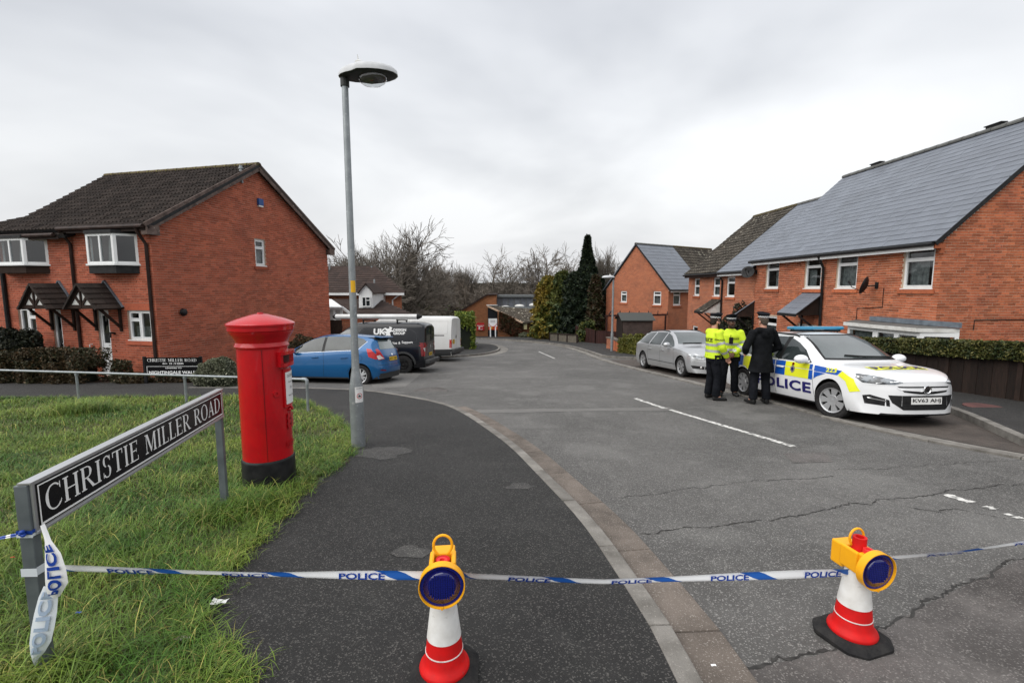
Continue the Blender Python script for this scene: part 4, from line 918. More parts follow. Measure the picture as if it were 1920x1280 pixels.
MB().quad(*[Fd.pt(u, -.04, z) for u, z in ((rc[0], rc[1]), (rc[2], rc[1]), (rc[2], rc[3]), (rc[0], rc[3]))]).build('pane', M('dark_pane', (.02, .024, .026), .1), dm)
fm = MB(); W_ = rc[2]-rc[0]; H_ = rc[3]-rc[1]
for q in ((0, .09, 0, 1), (.91, 1, 0, 1), (.42, .5, 0, 1)): fm.fbox(Fd, rc[0]+W_*q[0], rc[0]+W_*q[1], -.03, .0, rc[1]+H_*q[2], rc[1]+H_*q[3])
for q in ((0, 1, 0, .09), (0, 1, .91, 1), (.5, 1, .60, .68)): fm.fbox(Fd, rc[0]+W_*q[0], rc[0]+W_*q[1], -.028, .003, rc[1]+H_*q[2], rc[1]+H_*q[3])
fm.build('window', MT['white'], dm)
for (u, v, y) in ((702, 530, 33.5), (618, 500, 35.5), (697, 505, 35.8)): p = PY(u, v, y); MB().tube([p-Vector((0, 0, .5)), p+Vector((0, 0, .25))], .06, 8).build('vent_pipe', MT['galv'], h4)
# conservatory
cn = root('conservatory', PY(628, 650, 25.5), 'small white conservatory with pale roof beside the brick gable', 'conservatory')
yC = 25.5; f_ = MB()
for u in (604, 616, 627, 640): p = PY(u, 578, yC); f_.box(p.x-.05, p.x+.05, yC-.05, yC+.05, -4, PY(u, 577, yC).z)
p, q = PY(600, 577, yC), PY(643, 577, yC); f_.box(p.x, q.x, yC-.08, yC+.06, p.z-.12, p.z); f_.build('frame', MT['white'], cn)
p, q, r, s = PQ([(600, 575, yC-.2), (642, 575, yC-.2), (622, 561, yC+2), (600, 558, yC+2)]); MB().hexa([k+Vector((0, 0, d)) for d in (-.06, 0) for k in (p, q, r, s)]).build('roof', MT['white'], cn)
p, q = PY(600, 579, yC), PY(640, 579, yC); MB().box(p.x, q.x, yC+.0, yC+.02, -3.9, p.z-.05).build('pane', M('frosted_pane', (.5, .5, .48), .3), cn)
MB().beam(PY(641, 576, yC-.1), PY(662, 592, yC-.1), .1, .12).build('rafter', MT['white'], cn)
# timber gate beside the gable
gt_ = root('timber_gate', G(628, 662), 'brown boarded side gate between brick gable and vans', 'gate'); y = 22.9
p, q = PY(610, 600, y), PY(641, 600, y); n = 9
for i in range(n): x0 = p.x+(q.x-p.x)*i/n; MB().box(x0+.004, x0+(q.x-p.x)/n-.004, y-.02, y+.02, g(y), p.z+random.uniform(-.01, .01)).build('board', MT['timber'], gt_)
MB().box(p.x, q.x, y+.021, y+.07, p.z-.4, p.z-.3).box(p.x, q.x, y+.021, y+.07, g(y)+.3, g(y)+.4).build('rail', MT['timber'], gt_)
bw = root('brick_wall', G(660, 665), 'red brick garden wall behind the blue hatchback roof', 'wall'); texwall(bw, PY(640, 610, 23.6), PY(745, 610, 23.6), PY(660, 600, 23.6).z, -3.5)
MB().box(PY(640, 610, 23.6).x, PY(745, 610, 23.6).x, 23.55, 23.8, PY(660, 600, 23.6).z+.002, PY(660, 600, 23.6).z+.06).build('coping', MT['brickL'], bw)
# ------------------------------------------------ far centre building
fb = root('community_building', PY(930, 633, 51), 'low brown brick building with clerestory windows at the end of the road', 'building')
def pwall(house, pts, depth, mat='brickbuild', name='wall'):
    P = PQ(pts); A = P[0]; mb = MB().prism(P, (0, depth, 0)); o = mb.build(name, MT[mat], house); me = o.data; ul = me.uv_layers.new(name='UVMap')
    for pg in me.polygons:
        for li in pg.loop_indices: c = me.vertices[me.loops[li].vertex_index].co; ul.data[li].uv = (c.x+c.y, c.z)
    return o
pwall(fb, [(846, 634, 51), (930, 634, 51), (930, 553, 51), (913, 553, 51), (846, 592, 51)], 9)
MB().prism(PQ([(842, 594, 50.8), (913, 551, 50.8), (931, 551, 50.8), (931, 553, 50.8), (913, 554, 50.8), (842, 597, 50.8)]), (0, 9.4, 0)).build('roof_edge', MT['gutter'], fb)
pwall(fb, [(933, 636, 49.6), (979, 636, 49.2), (979, 604, 49.2), (933, 582, 49.6)], .3)
pwall(fb, [(979, 636, 49.2), (1016, 634, 50.5), (1016, 602, 50.5), (979, 604, 49.2)], .3)
MB().box(PY(915, 600, 50.9).x, PY(935, 600, 50.9).x, 50.6, 50.95, PY(915, 632, 50.9).z, PY(915, 573, 50.9).z).build('dark_panel', M('dark_glazing', (.012, .014, .018), .25), fb)
rf = slab([(914, 573, 50.4), (980, 604, 48.7), (1050, 597, 50.0), (1050, 582, 51.6), (952, 583.5, 51.2)], .16).build('roof', MT['tileM'], fb); slab([(914, 573, 50.4), (952, 583.4, 51.25), (1050, 581.5, 51.65), (1050, 577, 54.7), (928, 577, 54.7)], .1).build('flat_roof', MT['grey_paint'], fb)
MB().beam(*PQ([(914, 573.5, 50.3), (980, 605, 48.6)]), .1, .16).build('roof_edge', MT['brickR2'], fb)
MB().beam(*PQ([(941, 577, 52.2), (953, 582, 52.0)]), .2, .05).beam(*PQ([(953, 582, 52.0), (1012, 577, 54)]), .2, .05).build('flashing', MT['offwhite'], fb)
MB().beam(*PQ([(914, 572, 50.3), (931, 572, 50.8)]), .5, .1).build('coping', MT['offwhite'], fb)
P0, P1 = PY(930, 576, 54.6), PY(998, 576, 54.6); zt = PY(930, 557, 54.6).z
MB().box(P0.x, P1.x, 54.8, 60, P0.z-.8, zt).build('clerestory_wall', MT['grey_paint'], fb); MB().box(P0.x-.2, P1.x+.15, 54.3, 60.2, zt, PY(930, 553, 54.6).z).build('clerestory_roof', MT['grey_paint'], fb)
cf = MB(); n = 6
for i in range(n):
    a, b = P0.x+(P1.x-P0.x)*(i+.06)/n, P0.x+(P1.x-P0.x)*(i+.94)/n; o = MB().box(a, b, 54.72, 54.79, P0.z-.1, zt-.12).build('clerestory_window', M('grey_blind_%d' % i, (.20, .21, .24), .35, col2=(.12, .13, .15), nscale=3), fb)
for i in range(n+1): x = P0.x+(P1.x-P0.x)*i/n; cf.box(x-.07, x+.07, 54.6, 54.72, P0.z-.3, zt)
cf.build('mullion', MT['grey_paint'], fb)
for u, v in ((974, 574), (947, 576), (1001, 572)): p = PY(u, v, 53.2); MB().ball((p.x, p.y, p.z), (.55, .4, .22), 10, 6).build('rooflight', MT['offwhite'], fb)
for u in (984, ): p = PY(u, 620, 49); MB().box(p.x-.22, p.x+.22, 48.95, 49.1, PY(u, 617, 49).z, PY(u, 606, 49).z).build('window', M('warm_window', (.42, .38, .22), .4), fb)
MB().box(PY(995, 610, 50).x, PY(1002, 610, 50).x, 49.6, 49.75, PY(1000, 634, 50).z, PY(1000, 604, 50).z).build('doorway', MT['black'], fb)
rs = MB(); p0, p1 = PY(894, 605, 50.9), PY(908, 619, 50.9); rs.box(p0.x, p1.x, 50.86, 50.94, p1.z, p0.z); ro_ = rs.build('red_sign', M('sign_red', (.42, .015, .02), .5), fb)
wb = MB(); w_ = p1.x-p0.x; h_ = p0.z-p1.z
wb.box(p0.x+.01, p1.x-.01, 50.84, 50.858, p1.z+h_*.60, p1.z+h_*.66); wb.box(p0.x+.25*w_, p0.x+.36*w_, 50.84, 50.858, p1.z+.08, p1.z+h_*.55); wb.tube([(p0.x+w_*(.6+.22*math.cos(a)), 50.85, p1.z+h_*(.3+.2*math.sin(a))) for a in np.linspace(.6, 2*math.pi-.6, 12)], .03, 5)
wb.build('lettering', MT['paper'], ro_)
p0, p1 = PY(916, 610, 50.5), PY(936, 618, 50.5); og = MB().box(p0.x, p1.x, 50.4, 50.5, p1.z, p0.z).build('orange_sign', M('sign_orange', (.62, .08, .02), .5), fb); MB().beam(PQ([(920, 611, 50.38)])[0], PQ([(923, 614, 50.38)])[0], .03, .08).beam(PQ([(923, 614, 50.38)])[0], PQ([(920, 617, 50.38)])[0], .03, .08).build('arrow', M('yellow_mark', (.8, .5, .05), .5), og)
sb = root('notice_board', G(924, 634), 'white notice board on two posts before the far building', 'sign'); ys = 49.0
for u in (919.5, 929): p = PY(u, 620, ys); MB().box(p.x-.06, p.x+.06, ys-.05, ys+.05, g(ys), p.z+.9).build('post', MT['white'], sb)
p0, p1 = PY(916, 597, ys), PY(932, 612, ys); MB().box(p0.x, p1.x, ys-.09, ys-.052, p1.z, p0.z).build('board', MT['white'], sb)
arc = MB(); w_ = p1.x-p0.x; arc.tube([(p0.x+w_*(.5+.46*math.cos(a)), ys-.1, p0.z-.45+.38*math.sin(a)) for a in np.linspace(math.pi*1.05, math.pi*1.95, 12)], .025, 5); arc.build('red_arc', MT['redink'], sb)
for k in range(3): MB().box(p0.x+.2, p1.x-.2, ys-.1, ys-.092, p0.z-.22-k*.09, p0.z-.18-k*.09).build('text_line', M('grey_text', (.3, .28, .3)), sb)
os_ = root('oval_sign', G(1008, 634), 'small white oval sign under red panel by the conifers', 'sign'); c = PY(1008, 608, 48); MB().ball((c.x, c.y, c.z), (.42, .04, .24), 16, 8).build('panel', MT['white'], os_); MB().box(c.x-.4, c.x+.3, c.y-.03, c.y+.03, c.z+.22, c.z+.34).build('red_panel', MT['redink'], os_); MB().tube([(c.x, c.y+.06, c.z), (c.x, c.y+.06, g(48))], .04, 6).build('post', MT['black'], os_)
# ================================================================== FENCES, WALLS, SHED (right side)
ff = root('timber_fence', G(1117, 647), 'long red-brown close-boarded fence beside the distant conifers', 'fence')
def fence_run(par, a, b, zt, mat, bw=.15, posts=1.8, dz=0.):
    A, B = Vector(a), Vector(b); d = B-A; ln = d.xy.length; n = max(1, int(ln/bw)); t = Vector((d.x, d.y, 0)).normalized(); nn = Vector((t.y, -t.x, 0)); V = []
    for i in range(n):
        m = A.lerp(B, (i+.5)/n); zb = g(m.y); top = zt(m) if callable(zt) else zt; hgt = top-zb+random.uniform(-.008, .008)
        V.append(basis(t*(ln/n*.96), nn*(.02+.012*(i % 2)), Vector((0, 0, hgt)), Vector((m.x, m.y, zb+hgt/2))))
    scatter('board', par, CUBE, V, MT[mat], 300)
    k = int(ln/posts)+1
    for i in range(k+1):
        m = A.lerp(B, i/k); top = zt(m) if callable(zt) else zt; MB().box(m.x-.05, m.x+.05, m.y+.02, m.y+.12, g(m.y)-.1, top+.05).build('post', MT[mat], par)
    MB().beam((A.x, A.y, (zt(A) if callable(zt) else zt)+.01), (B.x, B.y, (zt(B) if callable(zt) else zt)+.01), .06, .025).build('capping', MT[mat], par)
fa, fbp, fc = G(1080, 641), G(1117, 646), PY(1300, 640, 30.5)
zf = PY(1117, 620, fbp.y).z
fence_run(ff, fa, fbp, zf, 'redwood'); fence_run(ff, fbp, (fc.x, 31.5, 0), zf, 'redwood')
rw = root('low_retaining_fence', G(1055, 643), 'low kerbside fence of pale panels between dark posts under the conifers', 'fence')
pa, pb = G(1031, 640), G(1082, 645)
for i in range(4):
    m = pa.lerp(pb, i/3); MB().box(m.x-.07, m.x+.07, m.y-.07, m.y+.07, g(m.y), g(m.y)+.75).build('post', MT['darkwood'], rw)
    if i < 3: q = pa.lerp(pb, (i+1)/3); MB().beam((m.x, m.y+.05, g(m.y)+.34), (q.x, q.y+.05, g(q.y)+.34), .05, .58).build('panel', MT['greywood'], rw); MB().beam((m.x, m.y, g(m.y)+.70), (q.x, q.y, g(q.y)+.70), .09, .08).build('rail', MT['darkwood'], rw)
# brick planter walls by the second lamp
bp = root('brick_wall', G(1150, 658), 'low brick front wall behind the distant kerbside lamp post', 'wall')
def lowwall(par, pts, h, th=.11):
    for a, b in zip(pts, pts[1:]):
        A, B = Vector(a), Vector(b); t = (B-A).xy.normalized(); F = Fr((A.x, A.y, 0), (t.x, t.y)); ln = (B-A).xy.length
        if F.N.y > 0: F.N = -F.N
        z0, z1 = min(A.z, B.z)-.1, (A.z+B.z)/2+h; wall(par, F, [(0, z0), (ln, z0), (ln, z1), (0, z1)], [], 'tex', ('brickR2',)); o = MB().fbox(F, 0, ln, -th*2, -.003, z0, z1-.002); o.build('wall_core', MT['brickR'], par); MB().fbox(F, -.05, ln+.05, -th*2-.03, .04, z1, z1+.06).build('coping', MT['channel'], par)
lowwall(bp, [G(1137, 656), G(1151, 658), G(1163, 662), G(1170, 661)], .72)
bpl = root('brick_wall', G(873, 655), 'short brick pier and wall with grey fence panel beside the white van', 'wall')
lowwall(bpl, [G(862, 656), G(880, 655), G(882, 651)], .95)
p = G(864, 655); q = G(879, 655); n = 6
for i in range(n): x = p.x+(q.x-p.x)*i/n; MB().box(x, x+(q.x-p.x)/n-.01, p.y+.05, p.y+.09, p.z+1.02, p.z+1.62).build('board', MT['greywood'], bpl)
MB().box(q.x-.02, q.x+.1, p.y+.0, p.y+.1, p.z+1.01, p.z+1.72).build('post', MT['greywood'], bpl)
# garden shed in front of the far gable
sh = root('garden_shed', PY(1190, 640, 32.5), 'weathered brown shed with grey felt roof behind the long fence', 'shed'); ys = 32.4
A, B = PY(1168, 605, ys), PY(1224, 605, ys); zt = PY(1190, 600, ys).z; MB().box(A.x, B.x, ys, ys+1.9, -3.6, zt).build('wall', M('shed_wood', (.085, .062, .055), .85, col2=(.05, .037, .033), nscale=4), sh)
C_ = PY(1157, 600, ys+1.2); MB().prism([(A.x, ys, -3.6), (A.x, ys+1.9, -3.6), (A.x, ys+1.9, zt), (A.x, ys+.95, zt+.4), (A.x, ys, zt)], (-.03, 0, 0)).build('gable_end', MT['darkwood'], sh)
for s in (0, 1):
    y_a, y_b = (ys-.15, ys+.95) if s == 0 else (ys+2.05, ys+.95)
    MB().hexa([Vector((x, yy, z))+Vector((0, 0, d)) for d in (0, .05) for x, yy, z in ((A.x-.15, y_a, zt-.05), (B.x+.15, y_a, zt-.05), (B.x+.15, y_b, zt+.42), (A.x-.15, y_b, zt+.42))]).build('roof', M('roof_felt_%d' % s, (.06, .065, .062), .9), sh)
pg = root('pergola', PY(1200, 640, 33.8), 'dark red-brown pergola beams behind the garden shed', 'pergola')
for i in range(7): x = PY(1140+i*18, 590, 33.6).x; MB().beam((x, 33.2, PY(1200, 590, 33.6).z+.05), (x+.35, 34.3, PY(1200, 588, 33.6).z+.12), .06, .12).build('beam', MT['redwood'], pg)
MB().beam(PY(1134, 592, 33.5), PY(1250, 590, 33.5), .07, .13).build('beam', MT['redwood'], pg)
for u in (1138, 1248): p = PY(u, 592, 33.5); MB().box(p.x-.05, p.x+.05, 33.45, 33.55, -3.6, p.z).build('post', MT['redwood'], pg)
# fence under the hedge on the right
rf_ = root('timber_fence', (10.3, 9, g(9)), 'dark boarded fence under the clipped hedge behind the police car', 'fence')
fence_run(rf_, (10.3, 14.2, 0), (10.42, 3.0, 0), lambda m: g(m.y)+.98+.0*m.y, 'darkwood', .16, 1.8)
# ================================================================== VEGETATION
def leaf_cloud(name, P, size, mat, parent, flat_=0., aspect=1.6, nrm=None, **tags):
    """P: n x 3 points; one small bent leaf face at each"""
    n = len(P); a = rng.normal(size=(n, 3)); a[:, 2] *= (1-flat_); a /= np.linalg.norm(a, axis=1)[:, None]; b = rng.normal(size=(n, 3)); b -= a*(a*b).sum(1)[:, None]; b /= np.linalg.norm(b, axis=1)[:, None]
    s = size*rng.uniform(.6, 1.3, n)[:, None]; A = a*s*aspect*.5; B = b*s*.5
    V = np.stack([P-A, P+B*.9, P+A, P-B*.9], 1).reshape(-1, 3)-np.array(wloc(parent)); F = np.arange(4*n).reshape(-1, 4)
    me = bpy.data.meshes.new(name); me.vertices.add(4*n); me.vertices.foreach_set('co', V.ravel()); me.loops.add(4*n); me.loops.foreach_set('vertex_index', F.ravel().astype(np.int32)); me.polygons.add(n); me.polygons.foreach_set('loop_start', (np.arange(n)*4).astype(np.int32)); me.update(); me.validate()
    return link(name, me, mat, parent, **tags)
LF = dict(
 hedge=leafmat('hedge_leaf', (.030, .032, .012), (.050, .036, .016), (.085, .050, .022)), box=leafmat('box_hedge_leaf', (.022, .034, .008), (.055, .060, .012), (.12, .11, .03)),
 yellow=leafmat('yellow_hedge_leaf', (.10, .10, .012), (.06, .075, .012), (.16, .14, .03)), grey=leafmat('grey_shrub_leaf', (.10, .11, .065), (.05, .06, .035), (.24, .24, .17)),
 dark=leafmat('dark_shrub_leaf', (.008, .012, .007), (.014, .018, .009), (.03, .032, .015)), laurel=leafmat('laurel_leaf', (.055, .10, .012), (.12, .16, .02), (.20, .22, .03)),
 con=leafmat('conifer_leaf', (.007, .014, .008), (.014, .026, .011), (.026, .036, .014)), cong=leafmat('golden_conifer_leaf', (.075, .090, .014), (.17, .11, .014), (.24, .17, .025), nscale=.5),
 cony=leafmat('green_conifer_leaf', (.022, .040, .012), (.07, .08, .014), (.10, .10, .02), nscale=.5), conb=leafmat('brown_conifer_leaf', (.045, .024, .010), (.022, .018, .008), (.03, .04, .012)), ivy=leafmat('ivy_leaf', (.09, .030, .014), (.05, .028, .012), (.035, .04, .015)))
TW = M('bare_twigs', (.115, .098, .082), .9, col2=(.165, .145, .122), nscale=.6); BK_ = M('bark', (.040, .034, .027), .95, col2=(.075, .065, .05), nscale=3, bump=.6, bscale=14)
TWB = M('brown_twigs', (.115, .09, .07), .9, col2=(.17, .14, .112), nscale=.4)
def hedge(name, label, cat, line, wd, h, mat, n, size=.05, group=None, base=0., ztop=None, rough=.06):
    L = resample([tuple(p[:2]) for p in line], .3); mid = L[len(L)//2]; ro = root(name, (mid[0], mid[1], g(mid[1])+base), label, cat, group)
    core = MB(); A, B = offset_line(L, -wd/2*.76), offset_line(L, wd/2*.76); prev = None
    for i in range(len(L)):
        if i in (0, len(L)-1) and len(L) > 4: continue
        zb = g(L[i][1])+base; hh = h*.93; w0 = .9 if 0 < i < len(L)-1 else .6
        r = [(A[i][0], A[i][1], zb), (A[i][0], A[i][1], zb+hh*.9), (L[i][0], L[i][1], zb+hh), (B[i][0], B[i][1], zb+hh*.9), (B[i][0], B[i][1], zb)]
        if prev:
            for k in range(4): core.quad(prev[k], prev[k+1], r[k+1], r[k])
        if i in (0, 1, len(L)-2, len(L)-1): core.quad(*r)
        prev = r
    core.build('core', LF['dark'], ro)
    s = rng.uniform(0, len(L)-1.001, n); i = s.astype(int); f = s-i; La = np.array(L); P = La[i]*(1-f[:, None])+La[i+1]*f[:, None]; T = La[i+1]-La[i]; T /= np.linalg.norm(T, axis=1)[:, None]; Nn = np.c_[T[:, 1], -T[:, 0]]
    side = rng.random(n); o = np.where(side < .42, wd/2*(1-rng.random(n)**2*.25), np.where(side < .5, -wd/2*(1-rng.random(n)**2*.25), rng.uniform(-.5, .5, n)*wd)); zf = np.where(side < .5, rng.random(n), 1-rng.random(n)**2*.12)
    bumpy = 1+rough*np.sin(s*2.3)+rough*.7*np.sin(s*5.1+1)+rng.normal(0, .018, n)
    end = np.where(rng.random(n) < .10, 1, 0); P = np.where(end[:, None] == 1, np.where(rng.random(n)[:, None] < .5, La[0], La[-1])+rng.normal(0, .05, (n, 2)), P)
    X = P+Nn*(o*bumpy)[:, None]; edge = np.minimum(s, len(L)-1-s); Z = np.array([g(y) for y in X[:, 1]])+base+h*zf*np.where(zf > .8, bumpy, 1)*(1-.30*np.exp(-edge*1.1))
    X += rng.normal(0, .012, X.shape)
    leaf_cloud('foliage', np.c_[X, Z], size, LF[mat], ro); return ro
def shrub(name, label, cat, c, r, mat, n, size=.06, group=None, core=True, flat_=0.):
    c = Vector(c); ro = root(name, (c.x, c.y, g(c.y)), label, cat, group); d = rng.normal(size=(n, 3)); d /= np.linalg.norm(d, axis=1)[:, None]; d[:, 2] = np.where(d[:, 2] < -min(.95, (c.z+.02)/r[2]), np.abs(d[:, 2]), d[:, 2])
    lump = 1+.14*np.sin(d[:, 0]*5+c.x*3)*np.cos(d[:, 1]*4)+.10*np.sin(d[:, 2]*9+c.y)+.06*np.sin(d[:, 0]*13+d[:, 2]*11); rad = (1-rng.random(n)**2*.35)*lump
    P = d*rad[:, None]*np.array(r)+np.array((c.x, c.y, g(c.y)+c.z)); P[:, 2] = np.maximum(P[:, 2], g(c.y)+.02+rng.random(n)*.05); leaf_cloud('foliage', P, size, LF[mat], ro, flat_)
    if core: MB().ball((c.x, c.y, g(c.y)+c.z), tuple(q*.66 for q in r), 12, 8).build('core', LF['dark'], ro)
    st = MB(); st.tube([(c.x, c.y, g(c.y)-.05), (c.x+.02, c.y, g(c.y)+max(.1, c.z+r[2]*.5))], .03, 6); st.build('stem', BK_, ro); return ro
hedge('hedge', 'wide brown-green hedge in front of the porches at left', 'hedge', [PY(22, 700, 13.35), PY(176, 700, 13.15)], 1.0, .84, 'hedge', 26000, .045, base=.0, rough=.15)
shrub('shrub', 'dark bushy evergreen shrub at the left edge before the neighbour house', 'shrub', (PY(32, 640, 14.6).x, 14.6, .75), (.75, .5, .85), 'dark', 9000, .06)
shrub('shrub', 'pale grey-green shrub between far street sign and red letterbox', 'shrub', (PY(408, 700, 12.75).x, 12.75, .18), (.62, .45, .52), 'grey', 12000, .035)
shrub('shrub', 'dark low shrub against the gable behind the blue hatchback', 'shrub', (PY(575, 650, 17.2).x, 17.2, .4), (1.1, .6, .75), 'hedge', 8000, .05)
for i, (u, y, rx, rz) in enumerate([(228, 13.4, .3, .55), (322, 13.2, .5, .28), (250, 12.95, .5, .2)]): shrub('shrub', ['twiggy half-bare shrub by the white front door', 'low ragged plant under the far street sign', 'low brown ground plant beside the wide hedge'][i], 'shrub', (PY(u, 690, y).x, y, .1), (rx, .3, rz), 'hedge', 1600, .05, core=False)
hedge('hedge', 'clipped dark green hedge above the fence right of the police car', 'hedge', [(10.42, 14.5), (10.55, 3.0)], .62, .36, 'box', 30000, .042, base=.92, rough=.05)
hedge('hedge', 'clipped yellow-green box hedge behind the silver estate car', 'hedge', [G(1172, 664), G(1205, 668)], .8, .92, 'yellow', 12000, .05)
hedge('hedge', 'second yellow-green hedge top further back by the brick wall', 'hedge', [PY(1170, 650, 28.6), PY(1215, 650, 28.4)], .8, 1.0, 'yellow', 6000, .05)
hedge('hedge', 'tall bright green laurel hedge beyond the white van', 'hedge', [(PY(874, 630, 28.6).x, 28.3), (PY(874, 630, 28.6).x-.6, 33.)], 1.0, 2.0, 'laurel', 16000, .09, rough=.12)
shrub('shrub', 'dark evergreen shrub between porch canopies behind the officers', 'shrub', (PY(1385, 600, 22.6).x, 22.6, .6), (.9, .6, 1.9), 'dark', 6000, .08)
shrub('shrub', 'grey-green low shrub beside the door behind the dark-coated officer', 'shrub', (PY(1398, 625, 20.5).x, 20.5, .45), (.45, .4, .6), 'grey', 3000, .06)
for i, (u, y, rx, rz) in enumerate([(1018, 48.6, 1.0, .8), (1003, 48.2, .6, .55), (985, 48.2, .7, .35)]): shrub('shrub', ['dark rounded shrub by the building entrance', 'small dark bush left of the entrance shrub', 'low grey-green border plant before the ivy wall'][i], 'shrub', (PY(u, 630, y).x, y, .2), (rx, .6, rz), ['dark', 'dark', 'grey'][i], 2500, .12)
iv = root('ivy', PY(962, 632, 49), 'reddish climbing plant covering the low brick wall of the far building', 'climbing plant'); n = 7000; u = rng.uniform(936, 981, n); t = (u-936)/45; v0 = 584+t*20; v1 = 612+t*22+rng.normal(0, 4, n); v = v0+(v1-v0)*rng.random(n)
leaf_cloud('foliage', np.array([PY(a, b, 49.05+rng.uniform(-.15, .1)) for a, b in zip(u, v)]), .16, LF['ivy'], iv)
def conifer(label, u, vtop, y, wpx, mat, n, size, pw=.8, base_r=.9, group='conifers beside the far road'):
    p = PY(u, vtop, y); zb = g(y); H = p.z-zb; Rr = wpx/2*y/FPX; ro = root('conifer_tree', (p.x, y, zb), label, 'tree', group)
    MB().tube([(p.x, y, zb-.1), (p.x, y, zb+H*.9)], [.16, .03], 8).build('trunk', BK_, ro)
    t = rng.random(n)**.8; a = rng.uniform(0, 2*math.pi, n); prof = np.clip((1-t)**pw, 0, 1)*np.clip(t*9+base_r*.75, 0, 1)
    lump = 1+.16*np.sin(a*3+t*17+u)+.12*np.sin(a*7-t*31)+.10*np.sin(t*60+a*2); rad = Rr*(prof*lump+.03)*(1-.45*rng.random(n)**2.2)
    P = np.c_[p.x+rad*np.cos(a), y+rad*np.sin(a), zb+H*(.03+.97*t)-.25*rad*0]; leaf_cloud('crown', P, size, LF[mat], ro, aspect=2.4)
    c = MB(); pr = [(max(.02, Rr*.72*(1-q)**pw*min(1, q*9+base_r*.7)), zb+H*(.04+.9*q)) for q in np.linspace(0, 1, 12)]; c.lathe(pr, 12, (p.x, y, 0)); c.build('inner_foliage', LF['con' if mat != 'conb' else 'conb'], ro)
conifer('golden orange-tipped conifer leftmost of the conifer group', 1028, 519, 44, 58, 'cong', 13000, .20, .36)
conifer('yellow-green rounded conifer second from left in the group', 1056, 510, 43, 60, 'cony', 13000, .20, .36)
conifer('dark green conifer between the yellow-green one and the tallest', 1078, 512, 42, 60, 'con', 13000, .2, .40)
conifer('tallest dark spire-shaped conifer of the group', 1102, 444, 42.5, 96, 'con', 22000, .22, 1.22)
conifer('narrow brown columnar conifer in front of the far gable', 1117, 517, 38.8, 30, 'conb', 8000, .16, .33)
conifer('slim dark conifer right of the brown columnar one', 1128, 520, 40, 20, 'con', 5000, .18, .4)
shrub('shrub', 'bright green laurel bush under the tallest conifer', 'shrub', (PY(1102, 625, 38).x, 38., .7), (.75, .6, 1.0), 'cony', 3000, .16)
def bare_tree_mesh(seed, H, spread, upright, levels=6, tw=.014, first=.28, kids=(3, 3, 3, 3, 2)):
    rr = random.Random(seed); T = MB(); C = []
    def grow(p, d, ln, r, lv):
        k = 3; pts = [p]; dd = d.copy()
        for i in range(k):
            dd = (dd+Vector((rr.gauss(0, .10), rr.gauss(0, .10), rr.gauss(0, .06)+upright*.10))).normalized(); pts.append(pts[-1]+dd*ln/k)
        r2 = r*.62 if lv < levels-1 else tw*.6
        if lv <= 2: T.tube(pts, [r+(r2-r)*i/k for i in range(k+1)], 6 if lv < 2 else 4, caps=False)
        else: C.append((pts, r, r2))
        if lv >= levels: return
        n = kids[min(lv, len(kids)-1)]+(1 if rr.random() < .35 else 0)
        for i in range(n):
            f = 1. if i == 0 else rr.uniform(.35, .98); q = pts[min(k, int(f*k))] if f < 1 else pts[-1]
            ax = dd.orthogonal().normalized(); ax.rotate(Matrix.Rotation(rr.uniform(0, 2*math.pi), 3, dd)); an = rr.uniform(.25, .62)*spread if i else rr.uniform(.05, .3)
            nd_ = dd.copy(); nd_.rotate(Matrix.Rotation(an, 3, ax)); grow(q, nd_, ln*rr.uniform(.60, .86), max(tw, r2*(.9 if i == 0 else .68)), lv+1)
    grow(Vector((0, 0, -.2)), Vector((0, 0, 1)), H*first, H*.020, 0)
    V = []; F = []
    for pts, r, r2 in C:
        for i in range(len(pts)-1):
            a, b = pts[i], pts[i+1]; d = (b-a).normalized(); x = d.orthogonal().normalized(); y = d.cross(x); o = len(V)
            for q, s in ((a, r+(r2-r)*i/3), (b, r+(r2-r)*(i+1)/3)):
                for t in range(3): V.append(tuple(q+x*(s*math.cos(2.0944*t))+y*(s*math.sin(2.0944*t))))
            F += [(o+t, o+(t+1) % 3, o+3+(t+1) % 3, o+3+t) for t in range(3)]
    zs = [v[2] for v in V]; top = float(np.percentile(zs, 99.3))
    tm = T.mesh('trunk'); cm = bpy.data.meshes.new('crown'); cm.from_pydata(V, [], F); tm.materials.append(BK_); cm.materials.append(TW)
    return tm, cm, top
BT = [bare_tree_mesh(3, 12, 1.2, .35, 7, .012, .22, (4, 4, 3, 3, 3, 2)), bare_tree_mesh(8, 11, 1.45, .1, 7, .012, .18, (5, 4, 3, 3, 2, 2)), bare_tree_mesh(21, 10, .9, .7, 6, .013, .26, (5, 4, 3, 3, 3)), bare_tree_mesh(33, 11, 1.3, .2, 7, .012, .2, (4, 4, 3, 3, 3, 2))]
def bare_tree(label, k, u, vtop, y, rot, wide=1.):
    p = PY(u, vtop, y); zb = g(y); tm, cm, top = BT[k]; s = (p.z-zb)/top; ro = root('bare_tree', (p.x, y, zb), label, 'tree', 'bare winter trees'); ro.rotation_euler = (0, 0, rot); ro.scale = (s*wide, s*wide, s); LOCAL.add(ro.name)
    link('trunk', tm, None, ro); link('crown', cm, None, ro)
bare_tree('tall bare tree behind the brown roof, left of the lamp column', 0, 700, 452, 52, .3, 1.1)
bare_tree('tallest bare tree standing just right of the lamp column', 3, 748, 437, 50, 1.2, 1.15)
bare_tree('bare tree right of the tallest one with drooping right side', 1, 785, 470, 55, 2.2, 1.0)
bare_tree('small pale bare tree in the dip left of the far building', 2, 835, 498, 66, .5)
bare_tree('small bare tree above the wood left of the broad tree', 2, 880, 503, 70, 2.0)
bare_tree('broad spreading bare tree behind the far building, left half', 1, 945, 480, 62, .9, 1.3)
